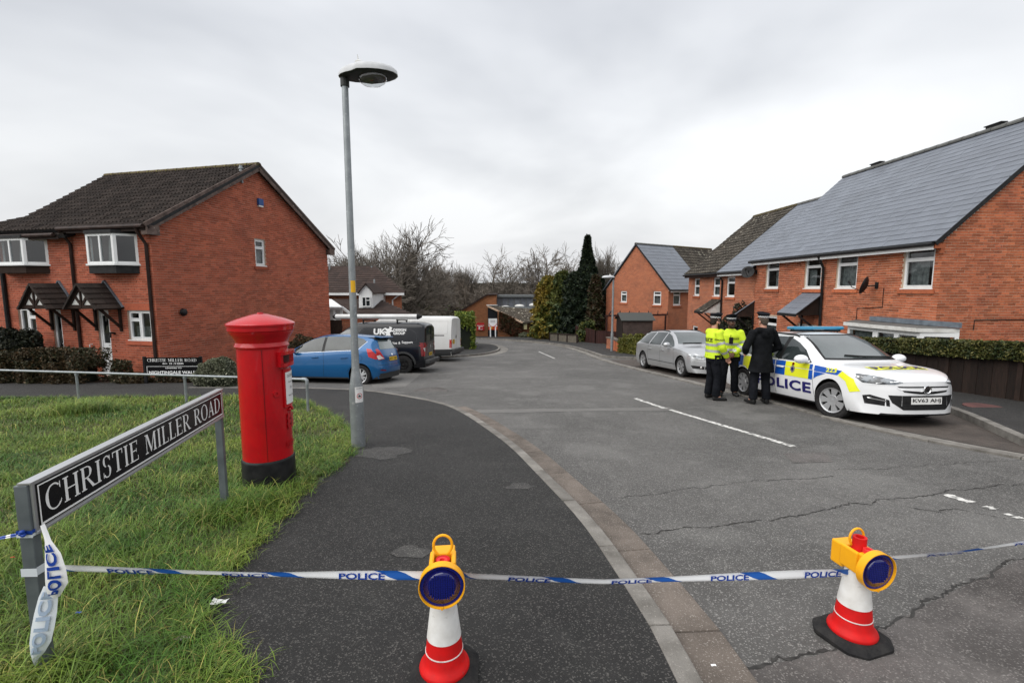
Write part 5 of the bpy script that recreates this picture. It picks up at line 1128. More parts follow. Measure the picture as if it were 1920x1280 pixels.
bare_tree('broad domed bare tree behind the clerestory', 3, 990, 470, 62, 2.9, 1.35)
bare_tree('bare tree with rounded top behind the golden conifer', 1, 1050, 488, 60, 4.0, 1.2)
bare_tree('bare tree showing between tallest conifer and far gable', 2, 1150, 474, 52, 1.1, .9)
bare_tree('low bare tree behind the brown roof ridge at far left', 2, 668, 476, 56, 3.3)
# woodland mass and hill
def wood(n, x0, x1, y0, y1, h0, h1, name, label):
    V = []; F = []; rr = random.Random(5)
    for _ in range(n):
        y = rr.uniform(y0, y1); x = rr.uniform(x0, x1)*y/80; z = g(y); H = rr.uniform(h0, h1); segs = []
        def tw(p, d, ln, r, lv):
            q = p+d*ln; segs.append((p, q, r, r*.6))
            if lv < 3:
                for i in range(4 if lv else 6):
                    e = (d+Vector((rr.gauss(0, .42), rr.gauss(0, .42), rr.gauss(.1, .25)))).normalized(); tw(p.lerp(q, rr.uniform(.3, 1)), e, ln*rr.uniform(.5, .75), max(.018, r*.5), lv+1)
        tw(Vector((x, y, z)), Vector((rr.gauss(0, .08), 0, 1)), H*.42, .09, 0)
        for a, b, r, r2 in segs:
            d = (b-a).normalized(); xx = d.orthogonal().normalized(); yy = d.cross(xx); o = len(V)
            for q, s in ((a, r), (b, r2)):
                for t in range(3): V.append(tuple(q+xx*(s*math.cos(2.0944*t))+yy*(s*math.sin(2.0944*t))))
            F += [(o+t, o+(t+1) % 3, o+3+(t+1) % 3, o+3+t) for t in range(3)]
    me = bpy.data.meshes.new(name); me.from_pydata(V, [], F); return link(name, me, TWB, None, kind='stuff', label=label, category='wood')
wood(300, -26, 18, 62, 105, 5, 8.5, 'woodland', 'brown leafless wood beyond the road end')
mb = MB(); rows = []
for j, (y, h) in enumerate([(112, 0), (130, 2.5), (160, 4.2), (230, 6.6), (420, 11)]):
    rows.append([(x, y+3*math.sin(x*.05), g(y)-.2+(h*(1+.16*math.sin(x*.021+j)+.10*math.sin(x*.067+2*j)) if h else 0)) for x in np.linspace(-420, 420, 140)])
for a, b in zip(rows, rows[1:]):
    for i in range(139): mb.quad(a[i], a[i+1], b[i+1], b[i])
mb.build('hills', M('wooded_hill', (.036, .033, .024), .95, col2=(.018, .022, .014), nscale=.12, bump=1., bscale=.8), smooth=1, kind='structure')
n = 26000; xs = rng.uniform(-160, 110, n); yv = rng.uniform(113, 180, n); zh = np.interp(yv, [112, 130, 160, 230], [0, 2.5, 4.2, 6.6])*(1+.16*np.sin(xs*.021+1)+.10*np.sin(xs*.067+2))+np.array([g(112)]*n)
leaf_cloud('far_wood', np.c_[xs, yv, zh+rng.uniform(-.2, 1.6, n)], .8, leafmat('far_wood_leaf', (.030, .027, .019), (.020, .023, .014), (.055, .045, .03)), None, kind='stuff', label='distant dark wooded ridge on the skyline', category='wood')
n = 9000; xs = rng.uniform(-26, 14, n); yv = rng.uniform(58, 75, n); leaf_cloud('undergrowth', np.c_[xs*yv/80, yv, np.array([g(60)]*n)+rng.random(n)**2*3.2], .28, leafmat('bramble_leaf', (.045, .033, .02), (.06, .055, .02), (.03, .05, .015)), None, kind='stuff', label='brown bramble undergrowth along the wood edge', category='undergrowth')
# ================================================================== VEHICLES
def curve(pts):
    xs = [p[0] for p in pts]; ys = [p[1] for p in pts]; n = len(xs)
    d = [(ys[i+1]-ys[i])/(xs[i+1]-xs[i]) for i in range(n-1)]; m = [d[0]]+[0 if d[i-1]*d[i] <= 0 else 2*d[i-1]*d[i]/(d[i-1]+d[i]) for i in range(1, n-1)]+[d[-1]]
    def f(x):
        if x <= xs[0]: return ys[0]
        if x >= xs[-1]: return ys[-1]
        i = max(k for k in range(n-1) if xs[k] <= x); h = xs[i+1]-xs[i]; t = (x-xs[i])/h
        return (2*t**3-3*t*t+1)*ys[i]+(t**3-2*t*t+t)*h*m[i]+(-2*t**3+3*t*t)*ys[i+1]+(t**3-t*t)*h*m[i+1]
    return f
class Car:
    def __init__(s, name, label, pos, head, sp, paint, group='parked vehicles'):
        x, y = pos; s.sp = sp; fx, fy = math.cos(head), math.sin(head)
        slope = (g(y+fy*.6)-g(y-fy*.6))/1.2; sl_lat = (g(y+fx*.5)-g(y-fx*.5))/1.0
        s.r = root(name, (x, y, g(y)+sp.get('dz', 0)), label, sp['cat'], group, local=True)
        X = Vector((fx, fy, slope)).normalized(); Yv = Vector((-fy, fx, sl_lat)); Yv = (Yv-X*Yv.dot(X)).normalized(); Z = X.cross(Yv)
        s.r.rotation_euler = Matrix((X, Yv, Z)).transposed().to_euler(); k = sp.get('scale', 1.); s.r.scale = (k, k, k)
        s.paint = paint; s.shell()
    def shell(s):
        sp = s.sp; top, belt, wid, roofw = (curve(sp[k]) for k in ('top', 'belt', 'wid', 'roofw')); sill = sp['sill']; xr, xf = sp['x0'], sp['x1']
        xs = set(np.linspace(xr, xf, 80).round(4))
        for xw, zw, rad in sp['arch']:
            for a in np.linspace(0, math.pi, 25): xs.add(round(xw-rad*math.cos(a), 4))
            xs |= {round(xw-rad-.004, 4), round(xw+rad+.004, 4)}
        xs = sorted(x for x in xs if xr <= x <= xf); prof = curve(sp.get('prof', [(0, .93), (.12, .965), (.40, 1.), (.62, .995), (.80, .985), (1., .955)]))
        nl, nu, nr = 12, 7, 8; rows = []; nose = sp.get('nose', lambda z: 0.); tail = sp.get('tail', lambda z: 0.); fl, rl = sp.get('fl', .9), sp.get('rl', .6); kf, kr = sp.get('kf', .16), sp.get('kr', .07)
        def warp(x, y, z, w):
            tf = max(0, (x-(xf-fl))/fl); tr = max(0, ((xr+rl)-x)/rl); q = (y/max(w, .01))**2
            return x+tf*tf*(nose(z)-kf*q*q) + tr*tr*(tail(z)+kr*q*q)
        for x in xs:
            tz, bz, w, rw = top(x), belt(x), wid(x), roofw(x); zb = sill(x) if callable(sill) else sill
            for xw, zw, rad in sp['arch']:
                if abs(x-xw) < rad: zb = max(zb, zw+math.sqrt(rad*rad-(x-xw)**2))
            bz = max(bz, zb+.02); tz = max(tz, bz+.01); r = []; base = sill(x) if callable(sill) else sill
            for i in range(nl):
                z = zb+(bz-zb)*i/(nl-1); r.append((w*prof((z-base)/max(bz-base, .01)), z))
            wb = r[-1][0]; cr = min(sp.get('crown', .10), .65*(tz-bz)); ze = tz-cr; rw = min(rw, wb)
            for i in range(1, nu+1):
                t = i/nu; r.append((wb+(rw-wb)*(t**1.25), bz+(ze-bz)*t))
            for i in range(1, nr+1):
                a = math.pi/2*i/nr; r.append((rw*math.cos(a)**.75 if i < nr else 0., ze+cr*math.sin(a)))
            rows.append([(warp(x, yy, z, w), yy, z) for yy, z in r])
        m = len(rows[0]); mb = MB()
        for sgn in (1, -1):
            V = [(p[0], p[1]*sgn, p[2]) for r in rows for p in r]; F = [(i*m+j, i*m+j+1, (i+1)*m+j+1, (i+1)*m+j) for i in range(len(rows)-1) for j in range(m-1)]; mb.add(V, F)
            for ri, x in ((0, xr), (-1, xf)):
                w = wid(x); end = rows[ri]; G_ = []
                for (px, py, pz) in end: G_.append([(warp(x, py*f, pz, w), py*f*sgn, pz) for f in (1, .75, .5, .25, 0)])
                for i in range(m-1):
                    for j in range(4): mb.add([G_[i][j], G_[i+1][j], G_[i+1][j+1], G_[i][j+1]], [(0, 1, 2, 3)])
        me = mb.mesh('body'); s.bvh = BVHTree.FromPolygons([v.co.copy() for v in me.vertices], [tuple(p.vertices) for p in me.polygons])
        me.shade_smooth(); me.set_sharp_from_angle(angle=R(38)); s.body = link('body', me, s.paint, s.r)
        u = MB(); zf = (sill(0) if callable(sill) else sill)
        u.box(xr+.25, xf-.3, -wid(0)*.62, wid(0)*.62, zf-.03, .75); u.build('underbody', MT['black'], s.r)
        for xw, zw, rad in sp['arch']:
            W = wid(xw)
            for sg in (1, -1):
                a = MB()
                P = [(xw-(rad+.0)*math.cos(t), zw+(rad+.0)*math.sin(t)) for t in np.linspace(-.35, math.pi+.35, 20)]
                for p, q in zip(P, P[1:]): a.quad((p[0], sg*W*.93, p[1]), (q[0], sg*W*.93, q[1]), (q[0], sg*W*.55, q[1]), (p[0], sg*W*.55, p[1]))
                a.build('wheel_arch', MT['black'], s.r)
    def hit(s, mode, a, b):
        o, d = {'R': ((a, -4, b), (0, 1, 0)), 'L': ((a, 4, b), (0, -1, 0)), 'F': ((6, a, b), (-1, 0, 0)), 'B': ((-6, a, b), (1, 0, 0)), 'T': ((a, b, 5), (0, 0, -1))}[mode]
        h = s.bvh.ray_cast(Vector(o), Vector(d))
        if h[0] is None: return None
        n = h[1] if h[1].dot(Vector(d)) < 0 else -h[1]
        return h[0], n
    def patch(s, name, data, mode, mat, off=.005, step=.045, parent=None, thick=0):
        bm = bmesh.new()
        if isinstance(data, tuple): V, F = data
        else: V, F = data, [tuple(range(len(data)))]
        vs = [bm.verts.new((v[0], v[1], 0)) for v in V]
        for f in F:
            try: bm.faces.new([vs[i] for i in f])
            except ValueError: pass
        bmesh.ops.triangulate(bm, faces=bm.faces)
        A = np.array([v.co[:2] for v in bm.verts]); lo, hi = A.min(0), A.max(0)
        for ax in (0, 1):
            k = math.ceil(lo[ax]/step)
            while k*step < hi[ax]-1e-4:
                co = [0, 0, 0]; co[ax] = k*step; no = [0, 0, 0]; no[ax] = 1; bmesh.ops.bisect_plane(bm, geom=bm.verts[:]+bm.edges[:]+bm.faces[:], plane_co=co, plane_no=no); k += 1
        bad = []; nn = {}
        for v in bm.verts:
            h = s.hit(mode, v.co.x, v.co.y)
            if h is None: bad.append(v)
            else: v.co = h[0]+h[1]*off; nn[v] = h[1]
        bmesh.ops.delete(bm, geom=bad, context='VERTS'); bm.normal_update()
        for f in bm.faces:
            if sum((f.normal.dot(nn[v]) for v in f.verts)) < 0: f.normal_flip()
        me = bpy.data.meshes.new(name); bm.to_mesh(me); bm.free(); me.shade_smooth(); return link(name, me, mat, parent or s.r)
    def text(s, name, t, mode, x0, z0, x1, z1, mat, bold=.02, slant=0., off=.008, sp=1., rise=0.):
        V, F = fit2d(text2d(t, 1., bold, sp), min(x0, x1), z0, max(x0, x1), z1); V = V.copy()
        if x1 < x0: V[:, 0] = x0+x1-V[:, 0]
        V[:, 0] += (V[:, 1]-z0)*slant; V[:, 1] += (V[:, 0]-x0)*rise
        return s.patch(name, (V, F), mode, mat, off)
    def wheels(s, xs, track, rad, wid, style, steer=0., rimmat='alu'):
        tm, rm, dm = wheel_meshes(rad, wid, style)
        for x in xs:
            for sg in (1, -1):
                w = link('wheel', tm, MT['rubber'], s.r); w.location = (x, sg*track, rad); a = steer if x > 0 else 0
                w.rotation_euler = (0, 0, a if sg > 0 else math.pi+a); link('rim', rm, MT[rimmat], w); link('hub_shadow', dm, MT['black'], w)
_wm = {}
def wheel_meshes(rad, wid, style):
    k = (rad, wid, style)
    if k in _wm: return _wm[k]
    t = MB(); rr = rad*(.66 if style != 'steel' else .60); h = wid/2
    t.lathe([(rr, -h*.9), (rad*.88, -h), (rad*.97, -h*.86), (rad, -h*.5), (rad, h*.5), (rad*.97, h*.86), (rad*.88, h), (rr, h*.9)], 32, ax='y', close=True); tm = t.mesh('wheel'); tm.shade_smooth(); tm.set_sharp_from_angle(angle=R(35))
    r = MB(); r.lathe([(rr+.004, h*.86), (rr+.004, h*.96), (rr*.93, h*.90), (rr*.90, h*.55), (rr*.93, h*.5), (rr, h*.5)], 32, ax='y', close=True)
    def spoke(a, w0, w1, r0, r1, y0=.80, y1=.72, sk=0.):
        c, q = math.cos(a), math.sin(a); P = []
        for rd, w_, yy, k_ in ((r0, w0, y0, 0), (r1, w1, y1, sk)):
            for sg in (-1, 1): P.append((rd*c-(sg*w_+k_)*q, h*yy, rd*q+(sg*w_+k_)*c))
        P = [P[0], P[1], P[3], P[2]]; r.prism(P, (0, -h*.25, 0))
    if style == 'alloy7':
        for i in range(7): spoke(2*math.pi*i/7, .030, .050, rr*.2, rr*.94)
    elif style == 'star5':
        for i in range(5): spoke(2*math.pi*i/5, .030, .022, rr*.15, rr*.94, sk=.05); spoke(2*math.pi*i/5, .030, .022, rr*.15, rr*.94, sk=-.05)
    elif style == 'cover':
        r.lathe([(.002, h*.80), (rr*.42, h*.84), (rr*.46, h*.74), (rr*.46, h*.70), (.002, h*.70)], 24, ax='y')
        for i in range(7): spoke(2*math.pi*i/7, .035, .062, rr*.40, rr*.93, .80, .84)
    else: r.lathe([(.002, h*.35), (rr*.35, h*.40), (rr*.45, h*.62), (rr*.75, h*.62), (rr*.93, h*.35), (rr*.93, h*.3), (.002, h*.25)], 24, ax='y')
    r.lathe([(.002, h*.84), (rr*.17, h*.82), (rr*.2, h*.70), (.002, h*.68)], 16, ax='y'); rm = r.mesh('rim'); rm.shade_smooth(); rm.set_sharp_from_angle(angle=R(30))
    d = MB().lathe([(.002, h*.30), (rr*.99, h*.30), (rr*.99, h*.25), (.002, h*.25)], 24, ax='y'); _wm[k] = (tm, rm, d.mesh('hub_shadow')); return _wm[k]
CG = M('car_glass', (.020, .026, .027), .05, col2=(.045, .055, .055), nscale=2.2, spec=.5, coat=.15); CGL = M('windscreen_glass', (.07, .085, .085), .05, col2=(.03, .036, .036), nscale=1.4, spec=1., coat=.6)
RED = M('red_lamp', (.42, .006, .008), .12, coat=.6); REDD = M('dark_red_lamp', (.16, .004, .006), .15, coat=.5); HL = M('headlamp', (.16, .18, .20), .15, .3, col2=(.05, .055, .06), nscale=9, lo=.44, hi=.58, coat=.8); LENS = M('clear_lamp', (.62, .60, .58), .15, .3, coat=.7)
BLUEP = M('battenburg_blue', (.008, .085, .42), .35, coat=.3); YEL = M('battenburg_yellow', (.78, .80, .03), .4, coat=.3); NAVY = M('navy_vinyl', (.018, .016, .12), .4); PLY = M('yellow_plate', (.72, .46, .03), .45); PLW = M('white_plate', (.74, .74, .72), .45); GRAP = M('grey_plastic', (.035, .036, .037), .6)
P_WHITE = M('white_car_paint', (.74, .75, .76), .28, coat=.7); P_SILV = M('silver_car_paint', (.44, .45, .46), .30, .55, coat=.8); P_BLUE = M('blue_car_paint', (.003, .085, .235), .3, .25, coat=.7); P_BLK = M('black_van_paint', (.005, .0055, .008), .22, coat=.25, spec=.35); P_VAN = M('white_van_paint', (.70, .71, .70), .35, col2=(.62, .62, .60), nscale=1.5, coat=.4)
def mirror(car, x, z, sg, mat, y, size=(.10, .13, .085)):
    m = MB(); m.ball((x, sg*(y+.11), z), size, 14, 8); m.tube([(x+.03, sg*(y-.06), z-.05), (x, sg*(y+.06), z-.04)], .03, 6); o = m.build('door_mirror', mat, car.r, smooth=1)
def seam(car, name, pts, mode, wd=.008, mat=None):
    """thin panel gap laid on the body"""
    for a, b in zip(pts, pts[1:]):
        A, B = Vector(a), Vector(b); t = (B-A).normalized(); n = Vector((-t.y, t.x))*wd/2; car.patch(name, [tuple(A-n), tuple(B-n), tuple(B+n), tuple(A+n)], mode, mat or MT['black'], .0025, .08)
# ---------------------------------------------------------------- police car
pc = Car('police_car', 'white police estate car with blue and yellow blocks, parked right of the officers', (6.36, 9.52), -1.487, dict(cat='car', x0=-2.38, x1=2.24, sill=.20,
  top=[(-2.38, .86), (-2.30, .98), (-2.12, 1.22), (-1.95, 1.40), (-1.6, 1.46), (-.8, 1.50), (-.1, 1.50), (.22, 1.46), (.45, 1.37), (1.12, .985), (1.25, .955), (1.6, .925), (2.0, .865), (2.15, .82), (2.24, .74)],
  belt=[(-2.38, .80), (-2.2, .98), (-1.4, .98), (.4, .93), (1.1, .90), (1.6, .86), (2.0, .79), (2.24, .66)],
  wid=[(-2.38, .80), (-2.1, .88), (-1.3, .905), (1.3, .905), (1.75, .89), (2.05, .84), (2.24, .77)], roofw=[(-2.38, .70), (-2.0, .60), (-1.0, .64), (.2, .62), (.45, .64), (1.12, .76), (1.7, .76), (2.24, .66)],
  arch=[(1.34, .325, .375), (-1.345, .325, .365)], nose=lambda z: -.0-.16*max(0, z-.60)**1.1-.10*max(0, .38-z), tail=lambda z: -.02*max(0, 1-z), kf=.38, fl=1.0, kr=.12), P_WHITE, None)
pc.wheels((1.34, -1.345), .79, .325, .215, 'cover', .30)
# glazing (right side faces the camera)
for sd in 'RL':
    pc.patch('window', [(-.02, .955), (.55, .94), (.80, .938), (.50, 1.16), (.25, 1.29), (.05, 1.36), (-.02, 1.375)], sd, CG); pc.patch('window', [(-.12, .96), (-.12, 1.405), (-.70, 1.415), (-1.0, 1.405), (-1.02, .985)], sd, CG)
    pc.patch('window', [(-1.10, .995), (-1.08, 1.40), (-1.7, 1.365), (-1.98, 1.10), (-1.95, 1.04)], sd, CG); pc.patch('pillar_trim', [(-.14, .95), (0., .95), (0., 1.41), (-.14, 1.41)], sd, MT['black'], .0025); pc.patch('pillar_trim', [(-1.11, .985), (-1.01, .98), (-.99, 1.41), (-1.09, 1.41)], sd, MT['black'], .0025)
    pc.patch('sill_trim', [(-.93, .20), (.93, .20), (.93, .235), (-.93, .235)], sd, MT['black'], .004)
    pc.patch('quarter_glass', [(.60, .945), (.82, .94), (.62, 1.06)], sd, MT['black'], .008)
    seam(pc, 'door_gap', [(-.17, .26), (-.19, .60), (-.11, .95)], sd); seam(pc, 'door_gap', [(.96, .30), (.92, .60), (.86, .92)], sd); seam(pc, 'door_gap', [(-.98, .30), (-1.0, .62), (-1.05, .98)], sd)
pc.patch('windscreen', [(-.66, 1.03), (.66, 1.03), (.60, 1.20), (.535, 1.43), (-.535, 1.43), (-.60, 1.20)], 'F', CGL); pc.patch('windscreen_surround', [(-.70, 1.0), (.70, 1.0), (.64, 1.20), (.55, 1.455), (-.55, 1.455), (-.64, 1.20)], 'F', MT['black'], .003)
w_ = MB().tube([pc.hit('F', .60, 1.04)[0]+Vector((.03, 0, .01)), pc.hit('F', .0, 1.055)[0]+Vector((.03, 0, .01)), pc.hit('F', -.30, 1.075)[0]+Vector((.02, 0, .01))], .014, 6).build('wiper', MT['black'], pc.r)
for sg in (1, -1):
    hp = [(sg*a, b) for a, b in ((.36, .725), (.47, .69), (.64, .685), (.77, .70), (.82, .775), (.79, .835), (.64, .815), (.47, .765))]; pc.patch('headlight', hp, 'F', HL, .004)
    pc.patch('fog_lamp_recess', [(sg*a, b) for a, b in ((.52, .34), (.74, .36), (.76, .49), (.70, .51), (.53, .44))], 'F', MT['black'], .004); pc.patch('fog_trim', [(sg*a, b) for a, b in ((.56, .415), (.71, .445), (.72, .465), (.57, .435))], 'F', MT['chrome'], .009)
pc.patch('lower_grille', [(-.55, .52), (.55, .52), (.50, .40), (.36, .29), (-.36, .29), (-.50, .40)], 'F', MT['black'], .004)
for i in range(4): pc.patch('grille_bar', [(-.42+.03*i, .385-.028*i), (.42-.03*i, .385-.028*i), (.42-.03*i, .378-.028*i), (-.42+.03*i, .378-.028*i)], 'F', GRAP, .008)
pc.patch('upper_grille', [(-.44, .665), (.44, .665), (.36, .575), (.12, .545), (-.12, .545), (-.36, .575)], 'F', MT['black'], .004)
pc.patch('grille_bar', [(-.45, .640), (.45, .640), (.40, .605), (.1, .585), (-.1, .585), (-.40, .605)], 'F', P_WHITE, .008)
bc = pc.hit('F', 0, .615)[0]; b_ = MB().lathe([(.002, .012), (.045, .012), (.052, .022), (.062, .022), (.066, .01), (.066, 0), (.002, 0)], 24, (bc.x+.012, 0, bc.z), 'x').build('badge', MT['chrome'], pc.r, smooth=35)
MB().tube([(bc.x+.028, .03, bc.z+.015), (bc.x+.028, .005, bc.z+.012), (bc.x+.028, .01, bc.z-.02), (bc.x+.028, -.035, bc.z-.01)], .008, 5).build('badge_emblem', MT['black'], pc.r)
pc.patch('number_plate', [(-.26, .385), (.26, .385), (.26, .495), (-.26, .495)], 'F', PLW, .02, .5); pc.text('plate_text', 'KV63 AHJ', 'F', -.235, .402, .235, .478, MT['ink'], .01, off=.024)
pc.patch('lower_lip', [(-.62, .20), (.62, .20), (.60, .225), (-.60, .225)], 'F', MT['black'], .004)
mirror(pc, .72, 1.0, 1, P_WHITE, .88); mirror(pc, .72, 1.0, -1, P_WHITE, .88)
for sg in (1, -1):
    rl_ = [pc.hit('T', x, sg*.60)[0]+Vector((0, 0, h)) for x, h in ((.15, .005), (.05, .03), (-.5, .04), (-1.6, .04), (-1.8, .005))]; MB().tube(rl_, .017, 6).build('roof_rail', MT['black'], pc.r)
zr = pc.hit('T', -.22, 0)[0].z; lb = MB().box(-.34, -.10, -.56, .56, zr+.045, zr+.115).build('light_bar', M('light_bar_blue', (.012, .20, .36), .12, coat=.8), pc.r, bevel=.03)
MB().box(-.335, -.105, -.13, .13, zr+.044, zr+.117).build('light_bar_centre', M('light_bar_grey', (.25, .33, .37), .2), lb, bevel=.02); MB().box(-.30, -.14, -.5, .5, zr+.005, zr+.046).build('bar_mount', MT['black'], lb); MB().tube([(-.75, .25, zr), (-.9, .25, zr+.12)], .012, 6).build('aerial', MT['black'], pc.r)
# livery
def grid_block(sd, x0, x1, z0a, z0b, z1a, z1b, mat): pc.patch('livery_block', [(x0, z0a), (x1, z0b), (x1, z1b), (x0, z1a)], sd, mat, .0045)
for sd in 'RL':
    zl = lambda x: .645-.01*x; zm = lambda x: .815-.012*x; zt = lambda x: .925-.015*x
    for (x0, x1, lo, hi, mt) in ((-2.0, -1.75, zl, zt, YEL), (-1.72, -1.35, zl, zt, BLUEP), (-1.33, -.80, zl, zt, YEL), (-.78, -.20, zl, zm, BLUEP), (-.78, -.20, lambda x: zm(x)+.012, zt, BLUEP), (-.17, .13, zl, zm, BLUEP), (-.17, .13, lambda x: zm(x)+.012, zt, BLUEP), (.135, .80, zl, zm, YEL), (.135, .80, lambda x: zm(x)+.012, zt, YEL), (.805, .90, zl, zm, BLUEP), (.805, .88, lambda x: zm(x)+.012, zt, BLUEP)): grid_block(sd, x0, x1, lo(x0), lo(x1), hi(x0), hi(x1), mt)
    pc.patch('livery_block', [(.93, .80), (1.48, .775), (1.56, .855), (.93, .905)], sd, BLUEP, .0045); pc.patch('livery_block', [(.94, .655), (1.0, .70), (1.15, .757), (1.22, .775), (.94, .79)], sd, BLUEP, .0045)
    pc.patch('livery_block', [(1.50, .775), (1.66, .69), (1.74, .52), (1.86, .55), (1.78, .74), (1.57, .85)], sd, YEL, .006)
    m = -1 if sd == 'L' else 1
    pc.text('force_lettering', 'POLICE', sd, -.78 if m > 0 else .88, .375, .88 if m > 0 else -.78, .575, NAVY, .035, off=.0085, sp=1.1); pc.text('fleet_number', '223', sd, 1.22 if m > 0 else 1.46, .808, 1.46 if m > 0 else 1.22, .882, YEL, .03, off=.009)
    cx_, cz_ = .36, .785; star = [(cx_+(.075 if i % 2 else .055)*math.cos(math.pi*i/8), cz_+(.075 if i % 2 else .055)*math.sin(math.pi*i/8)) for i in range(16)]; pc.patch('crest', star, sd, M('crest_silver_'+sd, (.36, .33, .28), .4, .4), .010); pc.patch('crest_centre', [(cx_+.034*math.cos(a), cz_+.034*math.sin(a)) for a in np.linspace(0, 2*math.pi, 13)[:-1]], sd, NAVY, .013); pc.patch('crest_crown', [(cx_-.03, cz_+.075), (cx_+.03, cz_+.075), (cx_+.035, cz_+.11), (cx_, cz_+.13), (cx_-.035, cz_+.11)], sd, REDD, .010)
    for x in (.0, -.90): h = pc.hit(sd, x, .80)[0]; sg = -1 if sd == 'R' else 1; MB().tube([(x-.09, h.y+sg*.005, .805), (x-.07, h.y+sg*.035, .808), (x+.07, h.y+sg*.035, .806), (x+.09, h.y+sg*.005, .802)], .016, 6).build('door_handle', P_WHITE, pc.r)
    pc.patch('rear_light', [(-2.02, .80), (-2.34, .80), (-2.36, .98), (-2.15, 1.06), (-2.02, .98)], sd, RED, .005)
pc.patch('bonnet_strip', [(1.60, -.50), (1.82, -.47), (1.82, .47), (1.60, .50)], 'T', YEL, .006)
V, F = fit2d(text2d('POLICE', 1., .03, 1.1), -.45, 0, .45, .17); pc.patch('bonnet_lettering', (np.c_[1.80-V[:, 1], -V[:, 0]*-1.], F), 'T', NAVY, .012)
# ---------------------------------------------------------------- silver estate
bm_ = Car('estate_car', 'silver estate car parked beyond the two officers in yellow jackets', (6.07, 16.45), -1.428, dict(cat='car', x0=-2.42, x1=2.38, sill=.19,
  top=[(-2.42, .88), (-2.33, .98), (-2.05, 1.28), (-1.9, 1.39), (-1.5, 1.455), (-.5, 1.48), (.1, 1.465), (.35, 1.40), (1.05, 1.00), (1.2, .965), (1.7, .91), (2.1, .80), (2.28, .72), (2.38, .64)],
  belt=[(-2.42, .84), (-2.2, .95), (-1.2, .95), (.8, .91), (1.3, .87), (1.9, .77), (2.38, .60)], wid=[(-2.42, .80), (-2.1, .89), (-1.4, .92), (1.4, .92), (1.8, .90), (2.15, .84), (2.38, .74)],
  roofw=[(-2.42, .70), (-1.95, .56), (-1., .62), (.1, .61), (.35, .63), (1.05, .74), (1.7, .76), (2.38, .62)], arch=[(1.443, .325, .375), (-1.443, .325, .37)], nose=lambda z: -.22*max(0, z-.55)-.06*max(0, .35-z), kf=.34, fl=1.0), P_SILV, None)
bm_.wheels((1.443, -1.443), .80, .325, .225, 'star5')
for sd in 'RL':
    bm_.patch('window', [(.02, .955), (.55, .94), (.86, .935), (.62, 1.12), (.35, 1.29), (.06, 1.38)], sd, CG); bm_.patch('window', [(-.06, .96), (-.02, 1.39), (-.75, 1.39), (-.93, .965)], sd, CG); bm_.patch('window', [(-1.02, .97), (-.86, 1.385), (-1.5, 1.35), (-1.86, 1.12), (-1.90, 1.0)], sd, CG)
    seam(bm_, 'door_gap', [(-.0, .28), (-.02, .60), (-.02, .95)], sd); seam(bm_, 'door_gap', [(1.0, .32), (.98, .62), (.9, .92)], sd); seam(bm_, 'door_gap', [(-.95, .34), (-1.02, .62), (-.98, .96)], sd); seam(bm_, 'rub_strip', [(-1.0, .41), (1.02, .39)], sd, .02, GRAP)
    for x in (.16, -.84): sg = -1 if sd == 'R' else 1; h = bm_.hit(sd, x, .80)[0]; MB().tube([(x-.1, h.y+sg*.004, .80), (x-.07, h.y+sg*.03, .803), (x+.07, h.y+sg*.03, .80), (x+.1, h.y+sg*.004, .795)], .014, 6).build('door_handle', P_SILV, bm_.r)
    bm_.patch('rear_light', [(-2.15, .72), (-2.36, .74), (-2.38, .86), (-2.2, .87)], sd, REDD); sg = 1 if sd == 'L' else -1
    bm_.patch('headlight', [(sg*a, b) for a, b in ((.34, .66), (.50, .625), (.70, .635), (.86, .70), (.80, .735), (.56, .71), (.40, .705))], 'F', HL, .004)
    bm_.patch('kidney_grille', [(sg*a, b) for a, b in ((.03, .55), (.24, .56), (.27, .66), (.06, .70))], 'F', MT['black'], .005); bm_.patch('fog_recess', [(sg*a, b) for a, b in ((.46, .30), (.80, .33), (.84, .42), (.50, .40))], 'F', MT['black'], .004)
    fl_ = bm_.hit('F', sg*.62, .365)
    if fl_: MB().ball(fl_[0]+Vector((.004, 0, 0)), (.02, .045, .04), 10, 6).build('fog_lamp', LENS, bm_.r)
    rl_ = [bm_.hit('T', x, sg*.57)[0]+Vector((0, 0, h)) for x, h in ((.08, .0), (-.05, .035), (-.6, .045), (-1.5, .04), (-1.75, .0))]; MB().tube(rl_, .018, 6).build('roof_rail', MT['black'], bm_.r)
bm_.patch('windscreen', [(-.68, 1.035), (.68, 1.035), (.60, 1.2), (.53, 1.41), (-.53, 1.41), (-.60, 1.2)], 'F', CGL); bm_.patch('lower_intake', [(-.42, .31), (.42, .31), (.42, .42), (-.42, .42)], 'F', MT['black'], .004)
bm_.patch('number_plate', [(-.26, .43), (.26, .43), (.26, .53), (-.26, .53)], 'F', PLW, .02, .5); mirror(bm_, .66, 1.0, 1, P_SILV, .88); mirror(bm_, .66, 1.0, -1, P_SILV, .88)
MB().tube([bm_.hit('F', -.55, 1.05)[0]+Vector((.03, 0, .01)), bm_.hit('F', .1, 1.06)[0]+Vector((.03, 0, .01))], .014, 6).build('wiper', MT['black'], bm_.r)
